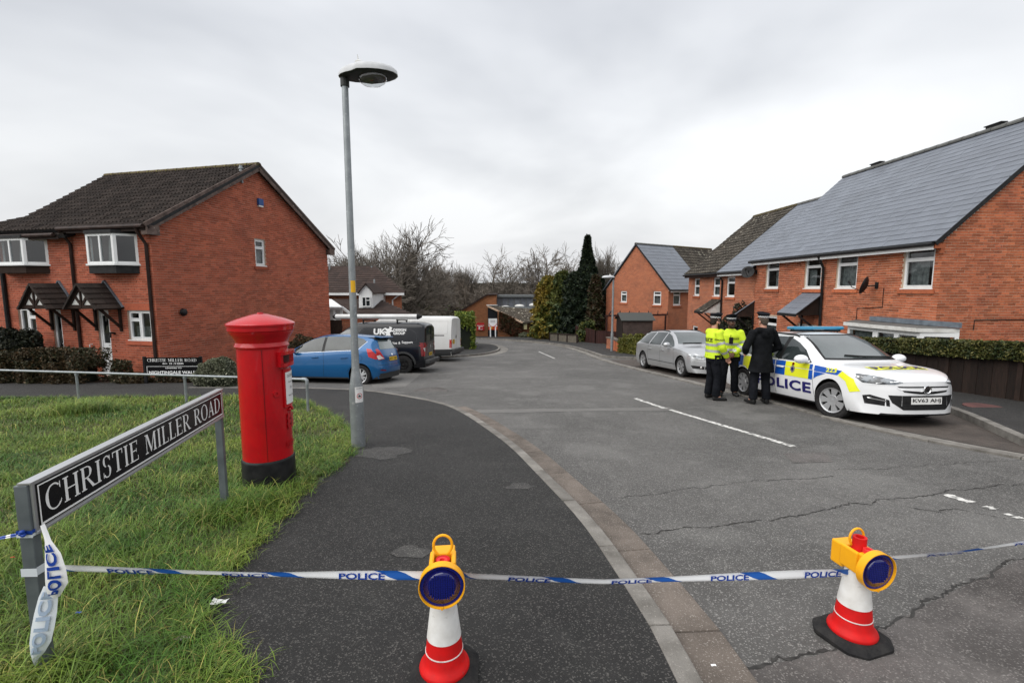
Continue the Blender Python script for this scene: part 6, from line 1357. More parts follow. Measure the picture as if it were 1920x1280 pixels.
# ---------------------------------------------------------------- blue hatchback
fi = Car('hatchback_car', 'bright blue hatchback seen from behind between letterbox and black van', (-5.30, 14.0), R(170.0), dict(cat='car', x0=-1.90, x1=2.05, sill=.21, dz=-.06, scale=.985,
  top=[(-1.90, .80), (-1.84, .92), (-1.78, 1.02), (-1.58, 1.33), (-1.48, 1.405), (-1.2, 1.435), (-.5, 1.475), (.0, 1.465), (.3, 1.40), (1.15, 1.00), (1.4, .93), (1.75, .82), (2.05, .66)],
  belt=[(-1.90, .72), (-1.75, 1.0), (-1.2, 1.02), (.3, .93), (1.1, .89), (1.6, .80), (2.05, .58)], wid=[(-1.90, .74), (-1.6, .825), (-1.2, .86), (1.1, .86), (1.6, .83), (2.05, .66)],
  roofw=[(-1.90, .60), (-1.5, .52), (-.8, .57), (.0, .57), (.3, .59), (1.1, .70), (1.6, .70), (2.05, .55)], arch=[(1.245, .305, .36), (-1.245, .305, .355)], nose=lambda z: -.2*max(0, z-.5), tail=lambda z: -.06*math.exp(-((z-.48)/.18)**2)+.04, kf=.35, kr=.16, rl=.5), P_BLUE, None)
fi.wheels((1.245, -1.245), .745, .305, .20, 'star5')
for sd in 'LR':
    fi.patch('window', [(-.06, .985), (.55, .955), (1.0, .945), (.70, 1.14), (.40, 1.30), (.10, 1.38), (-.02, 1.395)], sd, CG); fi.patch('window', [(-.14, .99), (-.10, 1.40), (-.60, 1.40), (-.98, 1.385), (-.98, 1.03)], sd, CG); fi.patch('window', [(-1.02, 1.035), (-1.02, 1.38), (-1.22, 1.335), (-1.34, 1.26), (-1.20, 1.09)], sd, CG)
    fi.patch('pillar_trim', [(-.15, .975), (-.04, .97), (-.0, 1.41), (-.12, 1.41)], sd, MT['black'], .0025); seam(fi, 'chrome_strip', [(1.05, .93), (.5, .94), (-.1, .972), (-.98, 1.015), (-1.2, 1.06), (-1.36, 1.27)], sd, .010, MT['alu'])
    seam(fi, 'door_gap', [(-.12, .27), (-.14, .62), (-.10, .97)], sd); seam(fi, 'door_gap', [(.92, .32), (.95, .6), (.98, .92)], sd); seam(fi, 'door_gap', [(-.86, .42), (-1.08, .72), (-1.08, 1.02)], sd); seam(fi, 'body_crease', [(1.0, .70), (.2, .745), (-1.0, .84)], sd, .010, M('blue_shade_'+sd, (.008, .10, .30), .3, .35, coat=1.))
    sg = 1 if sd == 'L' else -1
    for x in (.14, -.76): h = fi.hit(sd, x, .80)[0]; MB().tube([(x-.1, h.y+sg*.004, .815), (x-.07, h.y+sg*.03, .815), (x+.07, h.y+sg*.03, .805), (x+.1, h.y+sg*.004, .80)], .015, 6).build('door_handle', P_BLUE, fi.r)
    fi.patch('sill_trim', [(-.88, .21), (.88, .21), (.88, .25), (-.88, .25)], sd, GRAP); fi.patch('rear_light', [(-1.42, 1.07), (-1.55, 1.05), (-1.74, .86), (-1.70, .76), (-1.50, .84)], sd, RED, .006); fi.patch('rear_light', [(sg*a, b) for a, b in ((.60, 1.06), (.70, 1.04), (.76, .86), (.70, .745), (.50, .77), (.56, .92))], 'B', RED, .006); fi.patch('reverse_light', [(sg*a, b) for a, b in ((.64, .885), (.735, .86), (.70, .76), (.53, .78))], 'B', LENS, .010)
    fi.patch('reflector', [(sg*a, b) for a, b in ((.50, .42), (.70, .45), (.66, .48), (.50, .455))], 'B', REDD, .005); fi.patch('bumper_lower', [(-1.62, .21), (-1.95, .21), (-1.95, .36), (-1.80, .32), (-1.62, .235)], sd, GRAP, .004)
    mirror(fi, .80, .99, sg, P_BLUE, .83, (.10, .12, .075))
h = fi.hit('L', -1.02, .84)[0]; pts = [(-1.24+.075*math.cos(a), .80+.075*math.sin(a)) for a in np.linspace(0, 2*math.pi, 17)]; seam(fi, 'fuel_flap', pts, 'L', .006)
fi.patch('rear_window', [(-.54, 1.04), (.54, 1.04), (.50, 1.14), (.42, 1.315), (-.42, 1.315), (-.50, 1.14)], 'B', M('rear_glass_blue', (.10, .13, .125), .06, spec=1., coat=.6), .005); fi.patch('spoiler_shadow', [(-.50, 1.30), (.50, 1.30), (.48, 1.375), (-.48, 1.375)], 'B', MT['black'], .007)
fi.patch('number_plate', [(-.26, .70), (.26, .70), (.26, .81), (-.26, .81)], 'B', PLY, .012, .5); fi.text('plate_text', 'HF15 OEO', 'B', .235, .715, -.235, .795, MT['ink'], .01, off=.016); fi.patch('bumper_lower', [(-.66, .21), (.66, .21), (.68, .36), (.3, .38), (-.3, .38), (-.68, .36)], 'B', GRAP, .004)
seam(fi, 'bumper_gap', [(-.74, .60), (.74, .60)], 'B'); fi.patch('windscreen', [(-.62, 1.03), (.62, 1.03), (.5, 1.38), (-.5, 1.38)], 'F', CGL); fi.patch('badge', [(.06*math.cos(a), .875+.026*math.sin(a)) for a in np.linspace(0, 2*math.pi, 13)[:-1]], 'B', MT['chrome'], .006)
sp_ = MB(); sp_.prism([(-1.50, -.46, 1.385), (-1.50, .46, 1.385), (-1.70, .40, 1.355), (-1.70, -.40, 1.355)], (0, 0, .035)); sp_.build('spoiler', P_BLUE, fi.r, bevel=.012)
# ---------------------------------------------------------------- black van
bv = Car('panel_van', 'black panel van with white design lettering and roof tube', (-5.06, 16.95), R(177.5), dict(cat='van', x0=-2.12, x1=2.25, sill=.22, crown=.12, dz=-.03,
  top=[(-2.12, 1.66), (-2.06, 1.74), (-1.8, 1.79), (0, 1.80), (.30, 1.78), (.60, 1.66), (1.30, 1.18), (1.45, 1.10), (1.9, .98), (2.25, .72)], belt=[(-2.12, 1.05), (0, 1.05), (1.2, 1.02), (1.7, .92), (2.25, .62)],
  wid=[(-2.12, .87), (-1.9, .90), (1.4, .905), (1.8, .87), (2.25, .70)], roofw=[(-2.12, .77), (0, .77), (.6, .75), (1.3, .78), (1.8, .74), (2.25, .6)], arch=[(1.364, .325, .38), (-1.364, .325, .38)], nose=lambda z: -.15*max(0, z-.6), kf=.3, kr=.03, rl=.3), P_BLK, None)
bv.wheels((1.364, -1.364), .78, .325, .21, 'steel', rimmat='rubber')
for sd in 'LR':
    sg = 1 if sd == 'L' else -1
    bv.patch('window', [(.35, 1.09), (1.02, 1.06), (1.22, 1.07), (.86, 1.38), (.62, 1.52), (.42, 1.54)], sd, CGL); mirror(bv, .95, 1.12, sg, MT['black'], .88, (.11, .12, .15)); P = M('van_panel_'+sd, (.0035, .004, .006), .3, coat=.5)
    for pts in ([(.20, 1.05), (.20, 1.42), (.12, 1.54), (-.75, 1.54), (-.78, 1.10)], [(-.88, 1.10), (-.86, 1.54), (-1.62, 1.53), (-1.80, 1.42), (-1.84, 1.12)]): seam(bv, 'panel_crease', pts+[pts[0]], sd, .012, M('van_edge', (.02, .021, .024), .3, coat=.6))
    seam(bv, 'door_gap', [(.27, .30), (.27, 1.6)], sd); seam(bv, 'door_gap', [(-.82, .32), (-.82, 1.6)], sd); seam(bv, 'body_crease', [(1.0, .72), (-.9, .74)], sd, .02, MT['rubber'])
    bv.patch('rear_light', [(-1.95, 1.08), (-2.13, 1.08), (-2.13, .62), (-2.0, .62)], sd, REDD, .006); bv.patch('rear_light', [(sg*a, b) for a, b in ((.74, 1.08), (.87, 1.08), (.87, .62), (.76, .62))], 'B', RED, .006); bv.patch('reverse_light', [(sg*a, b) for a, b in ((.755, .90), (.86, .90), (.86, .78), (.765, .78))], 'B', LENS, .01)
    bv.patch('rear_window', [(sg*a, b) for a, b in ((.05, 1.12), (.68, 1.12), (.62, 1.60), (.05, 1.62))], 'B', CG, .006); bv.patch('arch_trim', [(-1.364+.46*math.cos(a), .325+.46*math.sin(a)) for a in np.linspace(.05, math.pi-.05, 16)]+[(-1.364+.385*math.cos(a), .325+.385*math.sin(a)) for a in np.linspace(math.pi-.05, .05, 16)], sd, GRAP, .006)
    for x in (-1.1, .1): pp = bv.hit('T', x, sg*.6)[0]; MB().tube([pp, pp+Vector((0, 0, .09))], .03, 6).build('bar_foot', MT['black'], bv.r)
    q = -1 if sd == 'L' else 1
    a0, a1 = (-.33, -.76) if sd == 'L' else (-.76, -.33); bv.text('lettering', 'UK', sd, a0, 1.35, a1, 1.56, MT['paper'], .05, off=.009)
    for k, t in enumerate(('DESIGN', 'GROUP')):
        z = 1.47-.115*k; a0, a1 = (-1.02, -1.46) if sd == 'L' else (-1.46, -1.02); bv.text('lettering', t, sd, a0, z, a1 if k == 0 else a1+(.03 if sd == 'L' else 0), z+.095, MT['paper'], .04, off=.009)
    a0, a1 = (-.77, -1.70) if sd == 'L' else (-1.70, -.77); [bv.text('lettering', t_, sd, a0+(a1-a0)*f0, 1.03, a0+(a1-a0)*f1, 1.03+hh_, MT['paper'], .02, off=.009) for t_, f0, f1, hh_ in (('Service', 0., .42, .09), ('&', .47, .54, .09), ('Support', .59, 1., .11))]
    # rearing lion emblem
    lion = [(.02, .0), (.10, .02), (.09, .07), (.13, .12), (.16, .06), (.22, .05), (.20, .10), (.19, .17), (.17, .22), (.22, .27), (.29, .25), (.27, .30), (.20, .33), (.24, .38), (.21, .42), (.15, .44), (.16, .38), (.11, .36), (.04, .40), (-.01, .36), (.06, .32), (.09, .27), (.02, .28), (-.03, .24), (.05, .22), (.08, .17), (.05, .11), (.04, .05)]
    bv.patch('emblem', [((-.68-x*1.25) if sd == 'L' else (-.68-.37+x*1.25), 1.20+z*.98) for x, z in lion], sd, MT['paper'], .010)
bv.patch('rear_bumper', [(-.88, .24), (.88, .24), (.90, .50), (-.90, .50)], 'B', GRAP, .01); MB().box(-2.30, -2.10, -.84, .84, .34, .50).build('rear_bumper', GRAP, bv.r, bevel=.04); bv.patch('number_plate', [(-.26, .60), (.26, .60), (.26, .71), (-.26, .71)], 'B', PLY, .012, .5); bv.text('plate_text', 'WX64 HYR', 'B', .23, .615, -.23, .695, MT['ink'], .01, off=.016)
seam(bv, 'door_gap', [(0., .52), (0., 1.72)], 'B'); bv.patch('badge', [(.07*math.cos(a), .93+.07*math.sin(a)) for a in np.linspace(0, 2*math.pi, 13)[:-1]], 'B', MT['chrome'], .008)
for x in (-1.1, .1): z = bv.hit('T', x, 0)[0].z; MB().box(x-.03, x+.03, -.66, .66, z+.05, z+.085).build('roof_bar', MT['black'], bv.r)
zt = bv.hit('T', -.5, .3)[0].z+.085
tb = root('roof_tube', (0, 0, 0), 'long white pipe carrier tube on the roof of the black van', 'tube', local=True); tb.matrix_world = Matrix.LocRotScale(bv.r.location, bv.r.rotation_euler, None); yT = .42
MB().tube([(-1.75, yT, zt+.10), (1.15, yT, zt+.10)], .085, 16).build('tube', M('tube_white', (.68, .68, .67), .3, col2=(.5, .5, .49), nscale=2), tb, smooth=40)
MB().tube([(-1.751, yT, zt+.10), (-1.80, yT, zt+.10), (-1.92, yT, zt+.10)], [.098, .095, .03], 16).build('end_cap', MT['black'], tb, smooth=40); MB().tube([(1.151, yT, zt+.10), (1.25, yT, zt+.10)], [.095, .05], 16).build('end_cap', MT['black'], tb, smooth=40)
# ---------------------------------------------------------------- white van
wv = Car('panel_van', 'large plain white panel van parked furthest along the row', (-4.95, 21.75), R(173.5), dict(cat='van', x0=-2.42, x1=2.6, sill=.28, crown=.10,
  top=[(-2.42, 1.93), (-2.38, 1.99), (-2.2, 2.02), (.4, 2.03), (.8, 1.98), (1.2, 1.75), (1.9, 1.25), (2.3, 1.10), (2.6, .85)], belt=[(-2.42, 1.15), (1.2, 1.15), (2.0, 1.02), (2.6, .75)], wid=[(-2.42, .95), (-2.2, .975), (1.8, .975), (2.2, .93), (2.6, .8)], roofw=[(-2.42, .82), (.6, .84), (1.2, .82), (1.9, .84), (2.6, .7)],
  prof=[(0, .95), (.12, .99), (.4, 1.), (.8, .995), (1., .985)], arch=[(1.7, .34, .40), (-1.2, .34, .40)], kr=.02, rl=.25, nose=lambda z: -.2*max(0, z-.8)), P_VAN, None)
wv.wheels((1.7, -1.2), .84, .34, .22, 'steel', rimmat='rubber')
for sd in 'LR':
    sg = 1 if sd == 'L' else -1; wv.patch('window', [(.95, 1.20), (1.75, 1.18), (1.25, 1.66), (.98, 1.72)], sd, CG); wv.patch('rub_strip', [(-2.38, .30), (1.2, .30), (1.2, .62), (-2.38, .62)], sd, GRAP, .005) if 0 else None
    wv.patch('lower_trim', [(-2.42, .28), (-1.62, .28), (-1.62, .54), (-2.42, .56)], sd, GRAP, .006); wv.patch('lower_trim', [(-.79, .28), (1.28, .28), (1.28, .50), (-.79, .50)], sd, GRAP, .006); seam(wv, 'slide_rail', [(-2.1, 1.16), (-.55, 1.16)], sd, .04); mirror(wv, 1.55, 1.35, sg, MT['black'], .95, (.12, .1, .2))
    for pts in ([(-2.25, 1.24), (-2.25, 1.78), (-.62, 1.78), (-.62, 1.24)], [(-.5, .6), (-.5, 1.80), (.82, 1.80), (.82, .6)]): seam(wv, 'panel_crease', pts+[pts[0]], sd, .012, M('van_crease', (.42, .42, .41), .5))
    wv.patch('rear_light', [(-2.33, .98), (-2.43, .98), (-2.43, .62), (-2.33, .62)], sd, RED, .006); wv.patch('rear_light', [(sg*a, b) for a, b in ((.84, .98), (.95, .98), (.95, .62), (.84, .62))], 'B', RED, .006); wv.patch('indicator', [(sg*a, b) for a, b in ((.85, .97), (.94, .97), (.94, .86), (.85, .86))], 'B', M('amber_'+sd, (.6, .22, .02), .2), .010)
wv.patch('rear_bumper', [(-.95, .28), (.95, .28), (.96, .55), (-.96, .55)], 'B', GRAP, .01); MB().box(-2.58, -2.40, -.95, .95, .36, .56).build('rear_bumper', GRAP, wv.r, bevel=.04); wv.patch('number_plate', [(.38, .78), (.72, .78), (.72, .98), (.38, .98)], 'B', PLY, .012, .5); wv.text('plate_text', 'WR54', 'B', .69, .89, .42, .96, MT['ink'], .01, off=.016); wv.text('plate_text', 'HVC', 'B', .66, .80, .44, .87, MT['ink'], .01, off=.016)
seam(wv, 'door_gap', [(0, .57), (0, 1.92)], 'B'); wv.patch('door_handle', [(.05, 1.02), (.16, 1.02), (.16, 1.16), (.05, 1.16)], 'B', MT['black'], .012)
# ================================================================== PEOPLE
SKIN1 = M('skin_fair', (.50, .27, .19), .55, col2=(.44, .22, .16), nscale=9); SKIN2 = M('skin_brown', (.13, .06, .038), .5, col2=(.10, .047, .03), nscale=9)
HIVIS = M('hi_vis_yellow', (.60, .78, .03), .65, col2=(.50, .68, .025), nscale=6, bump=.35, bscale=16); REFL = M('reflective_band', (.48, .49, .49), .35, .3, col2=(.38, .39, .39), nscale=12); CLOTH = M('black_cloth', (.006, .007, .009), .85, col2=(.014, .015, .019), nscale=8, bump=.5, bscale=14, spec=.06); COAT = M('black_coat', (.004, .0045, .0055), .75, col2=(.010, .011, .013), nscale=6, bump=.6, bscale=11, spec=.08)
BOOT = M('boot_leather', (.010, .010, .010), .4, col2=(.02, .02, .02), nscale=12); HAIR = M('dark_hair', (.018, .012, .008), .7, bump=.5, bscale=90); HAIRG = M('grey_brown_hair', (.07, .055, .042), .75, bump=.5, bscale=90)
def remesh(mb, name, vox, smooth=2):
    me = bpy.data.meshes.new(name); me.from_pydata([tuple(v) for v in mb.v], [], mb.f); bm = bmesh.new(); bm.from_mesh(me); bmesh.ops.recalc_face_normals(bm, faces=bm.faces); bm.to_mesh(me); bm.free()
    o = bpy.data.objects.new(name, me); COL.objects.link(o); r = o.modifiers.new('r', 'REMESH'); r.mode = 'VOXEL'; r.voxel_size = vox
    if smooth: s = o.modifiers.new('s', 'SMOOTH'); s.factor = .5; s.iterations = smooth
    dg = bpy.context.evaluated_depsgraph_get(); dg.update(); m2 = bpy.data.meshes.new_from_object(o.evaluated_get(dg)); bpy.data.objects.remove(o); bpy.data.meshes.remove(me); m2.name = name; m2.shade_smooth(); return m2
def lerp(a, b, t): return tuple(a[i]+(b[i]-a[i])*t for i in range(3))
def shell_part(me, name, cond, off, mat, parent):
    me.calc_normals_split() if hasattr(me, 'calc_normals_split') else None
    keep = [p for p in me.polygons if cond(p.center)]; idx = {}; V = []; F = []
    for p in keep:
        f = []
        for vi in p.vertices:
            if vi not in idx: v = me.vertices[vi]; idx[vi] = len(V); V.append(tuple(v.co+v.normal*off))
            f.append(idx[vi])
        F.append(f)
    m = bpy.data.meshes.new(name); m.from_pydata(V, [], F); m.shade_smooth(); return link(name, m, mat, parent)
def seg_dist(c, a, b):
    a, b, c = Vector(a), Vector(b), Vector(c); t = max(0, min(1, (c-a).dot(b-a)/(b-a).length_squared)); return (c-(a+(b-a)*t)).length, t
def person(label, pos, face, J, skin, coat, hair, H=1.0, hem=.86, flare=0., head_turn=0., beard=False, hood=False, nod=0.):
    """local axes: +y forward, +x the person's right side is -x ... ; J: joints for arms and legs"""
    ro = root('person', (pos[0], pos[1], g(pos[1])), label, 'person', 'police officers by the car', local=True); ro.rotation_euler = (0, 0, face); ro.scale = (H, H, H)
    b = MB(); hd = Matrix.Rotation(head_turn, 3, 'Z')@Matrix.Rotation(nod, 3, 'X'); hc = Vector((0, .02, 1.66)); at = lambda x, y, z: tuple(hc+hd@Vector((x, y, z)))
    b.tube([(0, 0, .88), (0, 0, 1.02), (0, .01, 1.2), (0, .0, 1.36), (0, -.01, 1.46)], [(.10, .155), (.10, .14), (.115, .165), (.115, .185), (.06, .12)], 16, ref=(0, 1, 0))
    b.tube([(0, -.01, 1.42), (0, .0, 1.52), (0, .015, 1.60)], [.072, .062, .058], 12)
    # head: cranium, face, jaw, nose, ears
    for c, r in (((0, -.012, .045), (.076, .094, .088)), ((0, .022, -.03), (.064, .072, .082)), ((0, .055, -.075), (.036, .034, .034))): b.ball(at(*c), r, 14, 10)
    b.tube([at(0, .085, .02), at(0, .112, -.022), at(0, .088, -.035)], [.010, .016, .008], 6)
    for s in (-1, 1): b.ball(at(s*.078, -.005, -.012), (.014, .026, .034), 8, 6)
    for s in (0, 1):
        sh, el, ha = J['arm'][s]; hp, kn, an, toe = J['leg'][s]
        b.tube([sh, lerp(sh, el, .5), el], [.055, .050, .042], 10); b.tube([el, lerp(el, ha, .4), ha], [.043, .040, .027], 10); b.ball(el, .043, 8, 6); b.ball(sh, .058, 8, 6)
        d = (Vector(ha)-Vector(el)).normalized(); up = Vector(J['palm'][s]).normalized(); sd = d.cross(up).normalized(); pw = Vector(ha)+d*.045
        b.tube([Vector(ha)-d*.01, pw, Vector(ha)+d*.085], [(.018, .03), (.017, .04), (.014, .038)], 10, ref=up)
        for i, ln in enumerate((.066, .076, .072, .056)):
            base = Vector(ha)+d*.082+sd*((i-1.5)*.0215); k1 = base+d*ln*.5-up*.006; k2 = k1+(d*.6-up*.75).normalized()*ln*.5; b.tube([base-d*.02, base, k1, k2], [.010, .010, .0092, .0075], 6)
        t0 = Vector(ha)+d*.02-sd*.03; b.tube([t0, t0+d*.03-sd*.022-up*.01, t0+d*.062-sd*.026-up*.02], [.013, .011, .008], 6)
        b.tube([hp, lerp(hp, kn, .5), kn], [.085, .075, .055], 10); b.tube([kn, lerp(kn, an, .35), an], [.055, .056, .036], 10); b.tube([an, lerp(an, toe, .5), toe], [.045, .045, .03], 8)
    body = link('body', remesh(b, 'body', .0085, 2), skin, ro)
    # trousers
    t = MB(); t.tube([(0, 0, .82), (0, 0, .95), (0, 0, 1.06)], [(.12, .165), (.125, .175), (.12, .16)], 16, ref=(0, 1, 0))
    for s in (0, 1):
        hp, kn, an, toe = J['leg'][s]; t.tube([lerp(hp, kn, -.1), lerp(hp, kn, .4), kn, lerp(kn, an, .45), lerp(kn, an, .97)], [.105, .098, .084, .084, .082], 12)
    link('trousers', remesh(t, 'trousers', .014, 3), CLOTH, ro)
    bt = MB()
    for s in (0, 1):
        hp, kn, an, toe = J['leg'][s]; d = Vector((toe[0]-an[0], toe[1]-an[1], 0)).normalized(); heel = Vector((an[0], an[1], .055))-d*.055; bt.tube([heel, Vector((an[0], an[1], .06)), Vector((an[0], an[1], .055))+d*.11, Vector((an[0], an[1], .045))+d*.19, Vector((an[0], an[1], .04))+d*.225], [(.05, .042), (.058, .048), (.05, .052), (.04, .05), (.025, .03)], 10); bt.tube([Vector((an[0], an[1], .03)), Vector(an)+Vector((0, 0, .12))], [.052, .062], 10)
    link('boots', remesh(bt, 'boots', .011, 1), BOOT, ro)
    j = MB(); kf = flare; j.tube([(0, 0, hem), (0, 0, (hem+1.02)/2), (0, .0, 1.04), (0, .01, 1.2), (0, .0, 1.36), (0, -.01, 1.45), (0, -.01, 1.52)], [(.155+kf, .215+kf), (.15+kf*.5, .205+kf*.4), (.145, .19), (.155, .20), (.148, .212), (.11, .16), (.08, .085)], 18, ref=(0, 1, 0))
    for s in (0, 1):
        sh, el, ha = J['arm'][s]; j.ball(sh, (.082, .085, .08), 10, 8); j.tube([lerp(sh, el, -.1), lerp(sh, el, .5), el], [.082, .077, .072], 12); j.ball(el, .073, 10, 8); j.tube([el, lerp(el, ha, .5), lerp(el, ha, .96)], [.073, .068, .058], 12)
    if hood: j.tube([(-.12, .03, 1.50), (-.13, -.06, 1.50), (0, -.13, 1.47), (.13, -.06, 1.50), (.12, .03, 1.50)], [.045, .06, .075, .06, .045], 10); j.ball((0, -.12, 1.42), (.12, .06, .11), 12, 8)
    jm = remesh(j, 'jacket', .013, 3); jo = link('coat' if hood else 'jacket', jm, coat, ro); ro['_'] = 0; del ro['_']
    # cap with chequered band
    c = MB(); T = lambda x, y, z: at(x, y-.01, z+.075); n = 26
    rings = [(.092, .104, .0), (.094, .106, .045), (.112, .126, .078), (.118, .132, .088), (.10, .115, .100), (.03, .03, .106)]; V = [T(rx*math.cos(2*math.pi*i/n), ry*math.sin(2*math.pi*i/n)+(.012 if k > 1 else 0), z+(.018*math.sin(2*math.pi*i/n) if k > 1 else 0)) for k, (rx, ry, z) in enumerate(rings) for i in range(n)]
    c.add(V, [(k*n+i, k*n+(i+1) % n, (k+1)*n+(i+1) % n, (k+1)*n+i) for k in range(5) for i in range(n)]+[tuple(range(5*n, 6*n))]); pk = [T(.086*math.cos(a), .098*math.sin(a)+.0, .004) for a in np.linspace(.35, math.pi-.35, 9)]; po = [T(.10*math.cos(a), .155*math.sin(a)+.01, -.028) for a in np.linspace(.35, math.pi-.35, 9)]
    c.add(pk+po, [(i, i+1, i+10, i+9) for i in range(8)]); co = link('cap', c.mesh('cap'), CLOTH, ro); co.data.shade_smooth()
    ck = MB(); m = 40
    for k in range(2):
        for i in range(m):
            if (i+k) % 2: continue
            A = [T(.0955*math.cos(a)*1.0, .1075*math.sin(a), z) for z in (.006+.016*k, .022+.016*k) for a in (2*math.pi*i/m, 2*math.pi*(i+1)/m)]; ck.quad(A[0], A[1], A[3], A[2])
    ck.build('chequered_band', MT['paper'], co)
    hr = MB(); hr.ball(at(0, -.022, .028), (.082, .094, .080), 14, 10); hr.ball(at(0, -.05, -.02), (.066, .058, .055), 12, 8); link('hair', remesh(hr, 'hair', .012, 1), hair, ro)
    if beard: br = MB(); br.tube([at(-.066, .02, -.03), at(-.056, .05, -.075), at(0, .078, -.10), at(.056, .05, -.075), at(.066, .02, -.03)], [.014, .024, .032, .024, .014], 8); br.tube([at(-.035, .088, -.045), at(0, .100, -.040), at(.035, .088, -.045)], .008, 6); link('beard', remesh(br, 'beard', .009, 1), HAIR, ro)
    else: MB().tube([at(-.024, .092, -.062), at(0, .098, -.064), at(.024, .092, -.062)], .004, 5).build('mouth', M('lip', (.28, .10, .08), .5), ro)
    for s in (-1, 1): MB().ball(at(s*.031, .083, .012), (.012, .006, .007), 8, 6).build('eye', M('eye_white', (.55, .53, .5), .2), ro); MB().ball(at(s*.031, .088, .012), (.0055, .003, .0055), 8, 6).build('pupil', MT['ink'], ro)
    return ro, jm, jo
def body_text(ro, jm, t, mode, x0, z0, x1, z1, mat, bold=.03):
    bv_ = BVHTree.FromPolygons([v.co.copy() for v in jm.vertices], [tuple(p.vertices) for p in jm.polygons]); V, F = fit2d(text2d(t, 1., bold), min(x0, x1), z0, max(x0, x1), z1); V = V.copy()
    if x1 < x0: V[:, 0] = x0+x1-V[:, 0]
    P = []
    for a, b in V:
        o, d = {'f': ((a, 2, b), (0, -1, 0)), 'b': ((a, -2, b), (0, 1, 0)), 'r': ((2, a, b), (-1, 0, 0)), 'l': ((-2, a, b), (1, 0, 0))}[mode]; h = bv_.ray_cast(Vector(o), Vector(d)); P.append(tuple(h[0]+h[1]*.006) if h[0] else (a, 0, b))
    me = bpy.data.meshes.new('lettering'); me.from_pydata(P, [], F); link('lettering', me, mat, ro)
def hivis_trim(ro, jm, J, hem):
    """reflective hoops round the trunk and the sleeves"""
    arms = [J['arm'][0], J['arm'][1]]
    def isarm(c): return min(min(seg_dist(c, a[0], a[1])[0], seg_dist(c, a[1], a[2])[0]) for a in arms)
    for z0 in (1.03, 1.16): shell_part(jm, 'reflective_band', lambda c: z0 < c.z < z0+.055 and abs(c.x) < .20 and (isarm(c) > .088 or abs(c.x) < .10), .004, REFL, ro)
    for a in arms:
        for lo, hi, p, q in ((.62, .80, a[0], a[1]), (.30, .50, a[1], a[2])): shell_part(jm, 'reflective_band', lambda c, lo=lo, hi=hi, p=p, q=q: seg_dist(c, p, q)[0] < .088 and lo < seg_dist(c, p, q)[1] < hi, .004, REFL, ro)
LEGS = lambda dx, f, k=0.: [((-.09, 0, .92), (-.105-dx*.5, .03, .48), (-.11-dx, -.01, .09), (-.14-dx, .16, .04)), ((.09, 0, .92), (.105+dx*.5, .02+k, .48), (.11+dx, -.02+k, .09), (.15+dx, .15+k, .04))]
# local +x is the person's right when looking along +y
# A: side-on, looking right; near arm down to the pocket
JA = dict(arm=[((-.20, -.0, 1.43), (-.27, .08, 1.16), (-.17, .24, .98)), ((.20, -.0, 1.43), (.27, .05, 1.15), (.20, .20, .93))], leg=LEGS(.02, 0, .05), palm=[(1, 0, .2), (-1, 0, .2)])
pA = G(1333, 749); oA, jA, joA = person('officer in yellow jacket seen from the side, arm in pocket, left of the pair', (pA.x, pA.y), R(-86), JA, SKIN1, HIVIS, HAIR, 1.035, .90, .005, R(8), True, nod=R(-4))
hivis_trim(oA, jA, JA, .9); body_text(oA, jA, 'POLICE', 'f', .12, 1.27, -.12, 1.33, MT['ink']); body_text(oA, jA, 'POLICE', 'b', -.15, 1.25, .15, 1.33, MT['ink']); body_text(oA, jA, 'POLICE', 'r', -.07, 1.29, .09, 1.325, MT['ink'])
bl = MB(); bl.tube([(.17*math.cos(a), .125*math.sin(a), .955) for a in np.linspace(0, 2*math.pi, 20)], .03, 6); bl.box(.13, .21, -.06, .06, .80, .98); bl.box(.10, .16, .08, .15, .86, .99); bl.build('duty_belt', CLOTH, oA, smooth=30)
# B: facing the camera, hands clasped at the belt
JB = dict(arm=[((-.20, -.0, 1.43), (-.29, .05, 1.16), (-.04, .21, .98)), ((.20, -.0, 1.43), (.29, .05, 1.16), (.06, .21, 1.0))], leg=LEGS(.03, 0, .04), palm=[(0, .6, .8), (0, .6, .8)])
pB = G(1364, 741); oB, jB, joB = person('officer in yellow jacket facing the camera with clasped hands', (pB.x, pB.y), R(164), JB, SKIN2, HIVIS, HAIR, 1.03, .90, .005, R(14), True)
hivis_trim(oB, jB, JB, .9); body_text(oB, jB, 'POLICE', 'f', -.02, 1.29, -.15, 1.33, MT['ink']); rb = MB(); rb.box(-.03, .05, .145, .185, 1.20, 1.34); rb.tube([(.02, .17, 1.34), (.02, .17, 1.40)], .008, 5); rb.build('radio', MT['black'], oB, bevel=.008)
bl = MB(); bl.tube([(.17*math.cos(a), .125*math.sin(a), .95) for a in np.linspace(0, 2*math.pi, 20)], .03, 6); bl.box(-.22, -.15, -.05, .05, .80, .97); bl.build('duty_belt', CLOTH, oB, smooth=30)
# C: dark coat, back to the camera
JC = dict(arm=[((-.21, -.0, 1.43), (-.345, .0, 1.15), (-.22, .20, 1.02)), ((.21, -.0, 1.43), (.345, .0, 1.15), (.22, .20, 1.02))], leg=LEGS(.03, 0, .0), palm=[(1, 0, 0), (-1, 0, 0)])
pC = G(1423, 757); oC, jC, joC = person('officer in long black hooded coat with his back to the camera', (pC.x, pC.y), R(6), JC, SKIN1, COAT, HAIRG, 1.035, .66, .045, R(4), False, True)
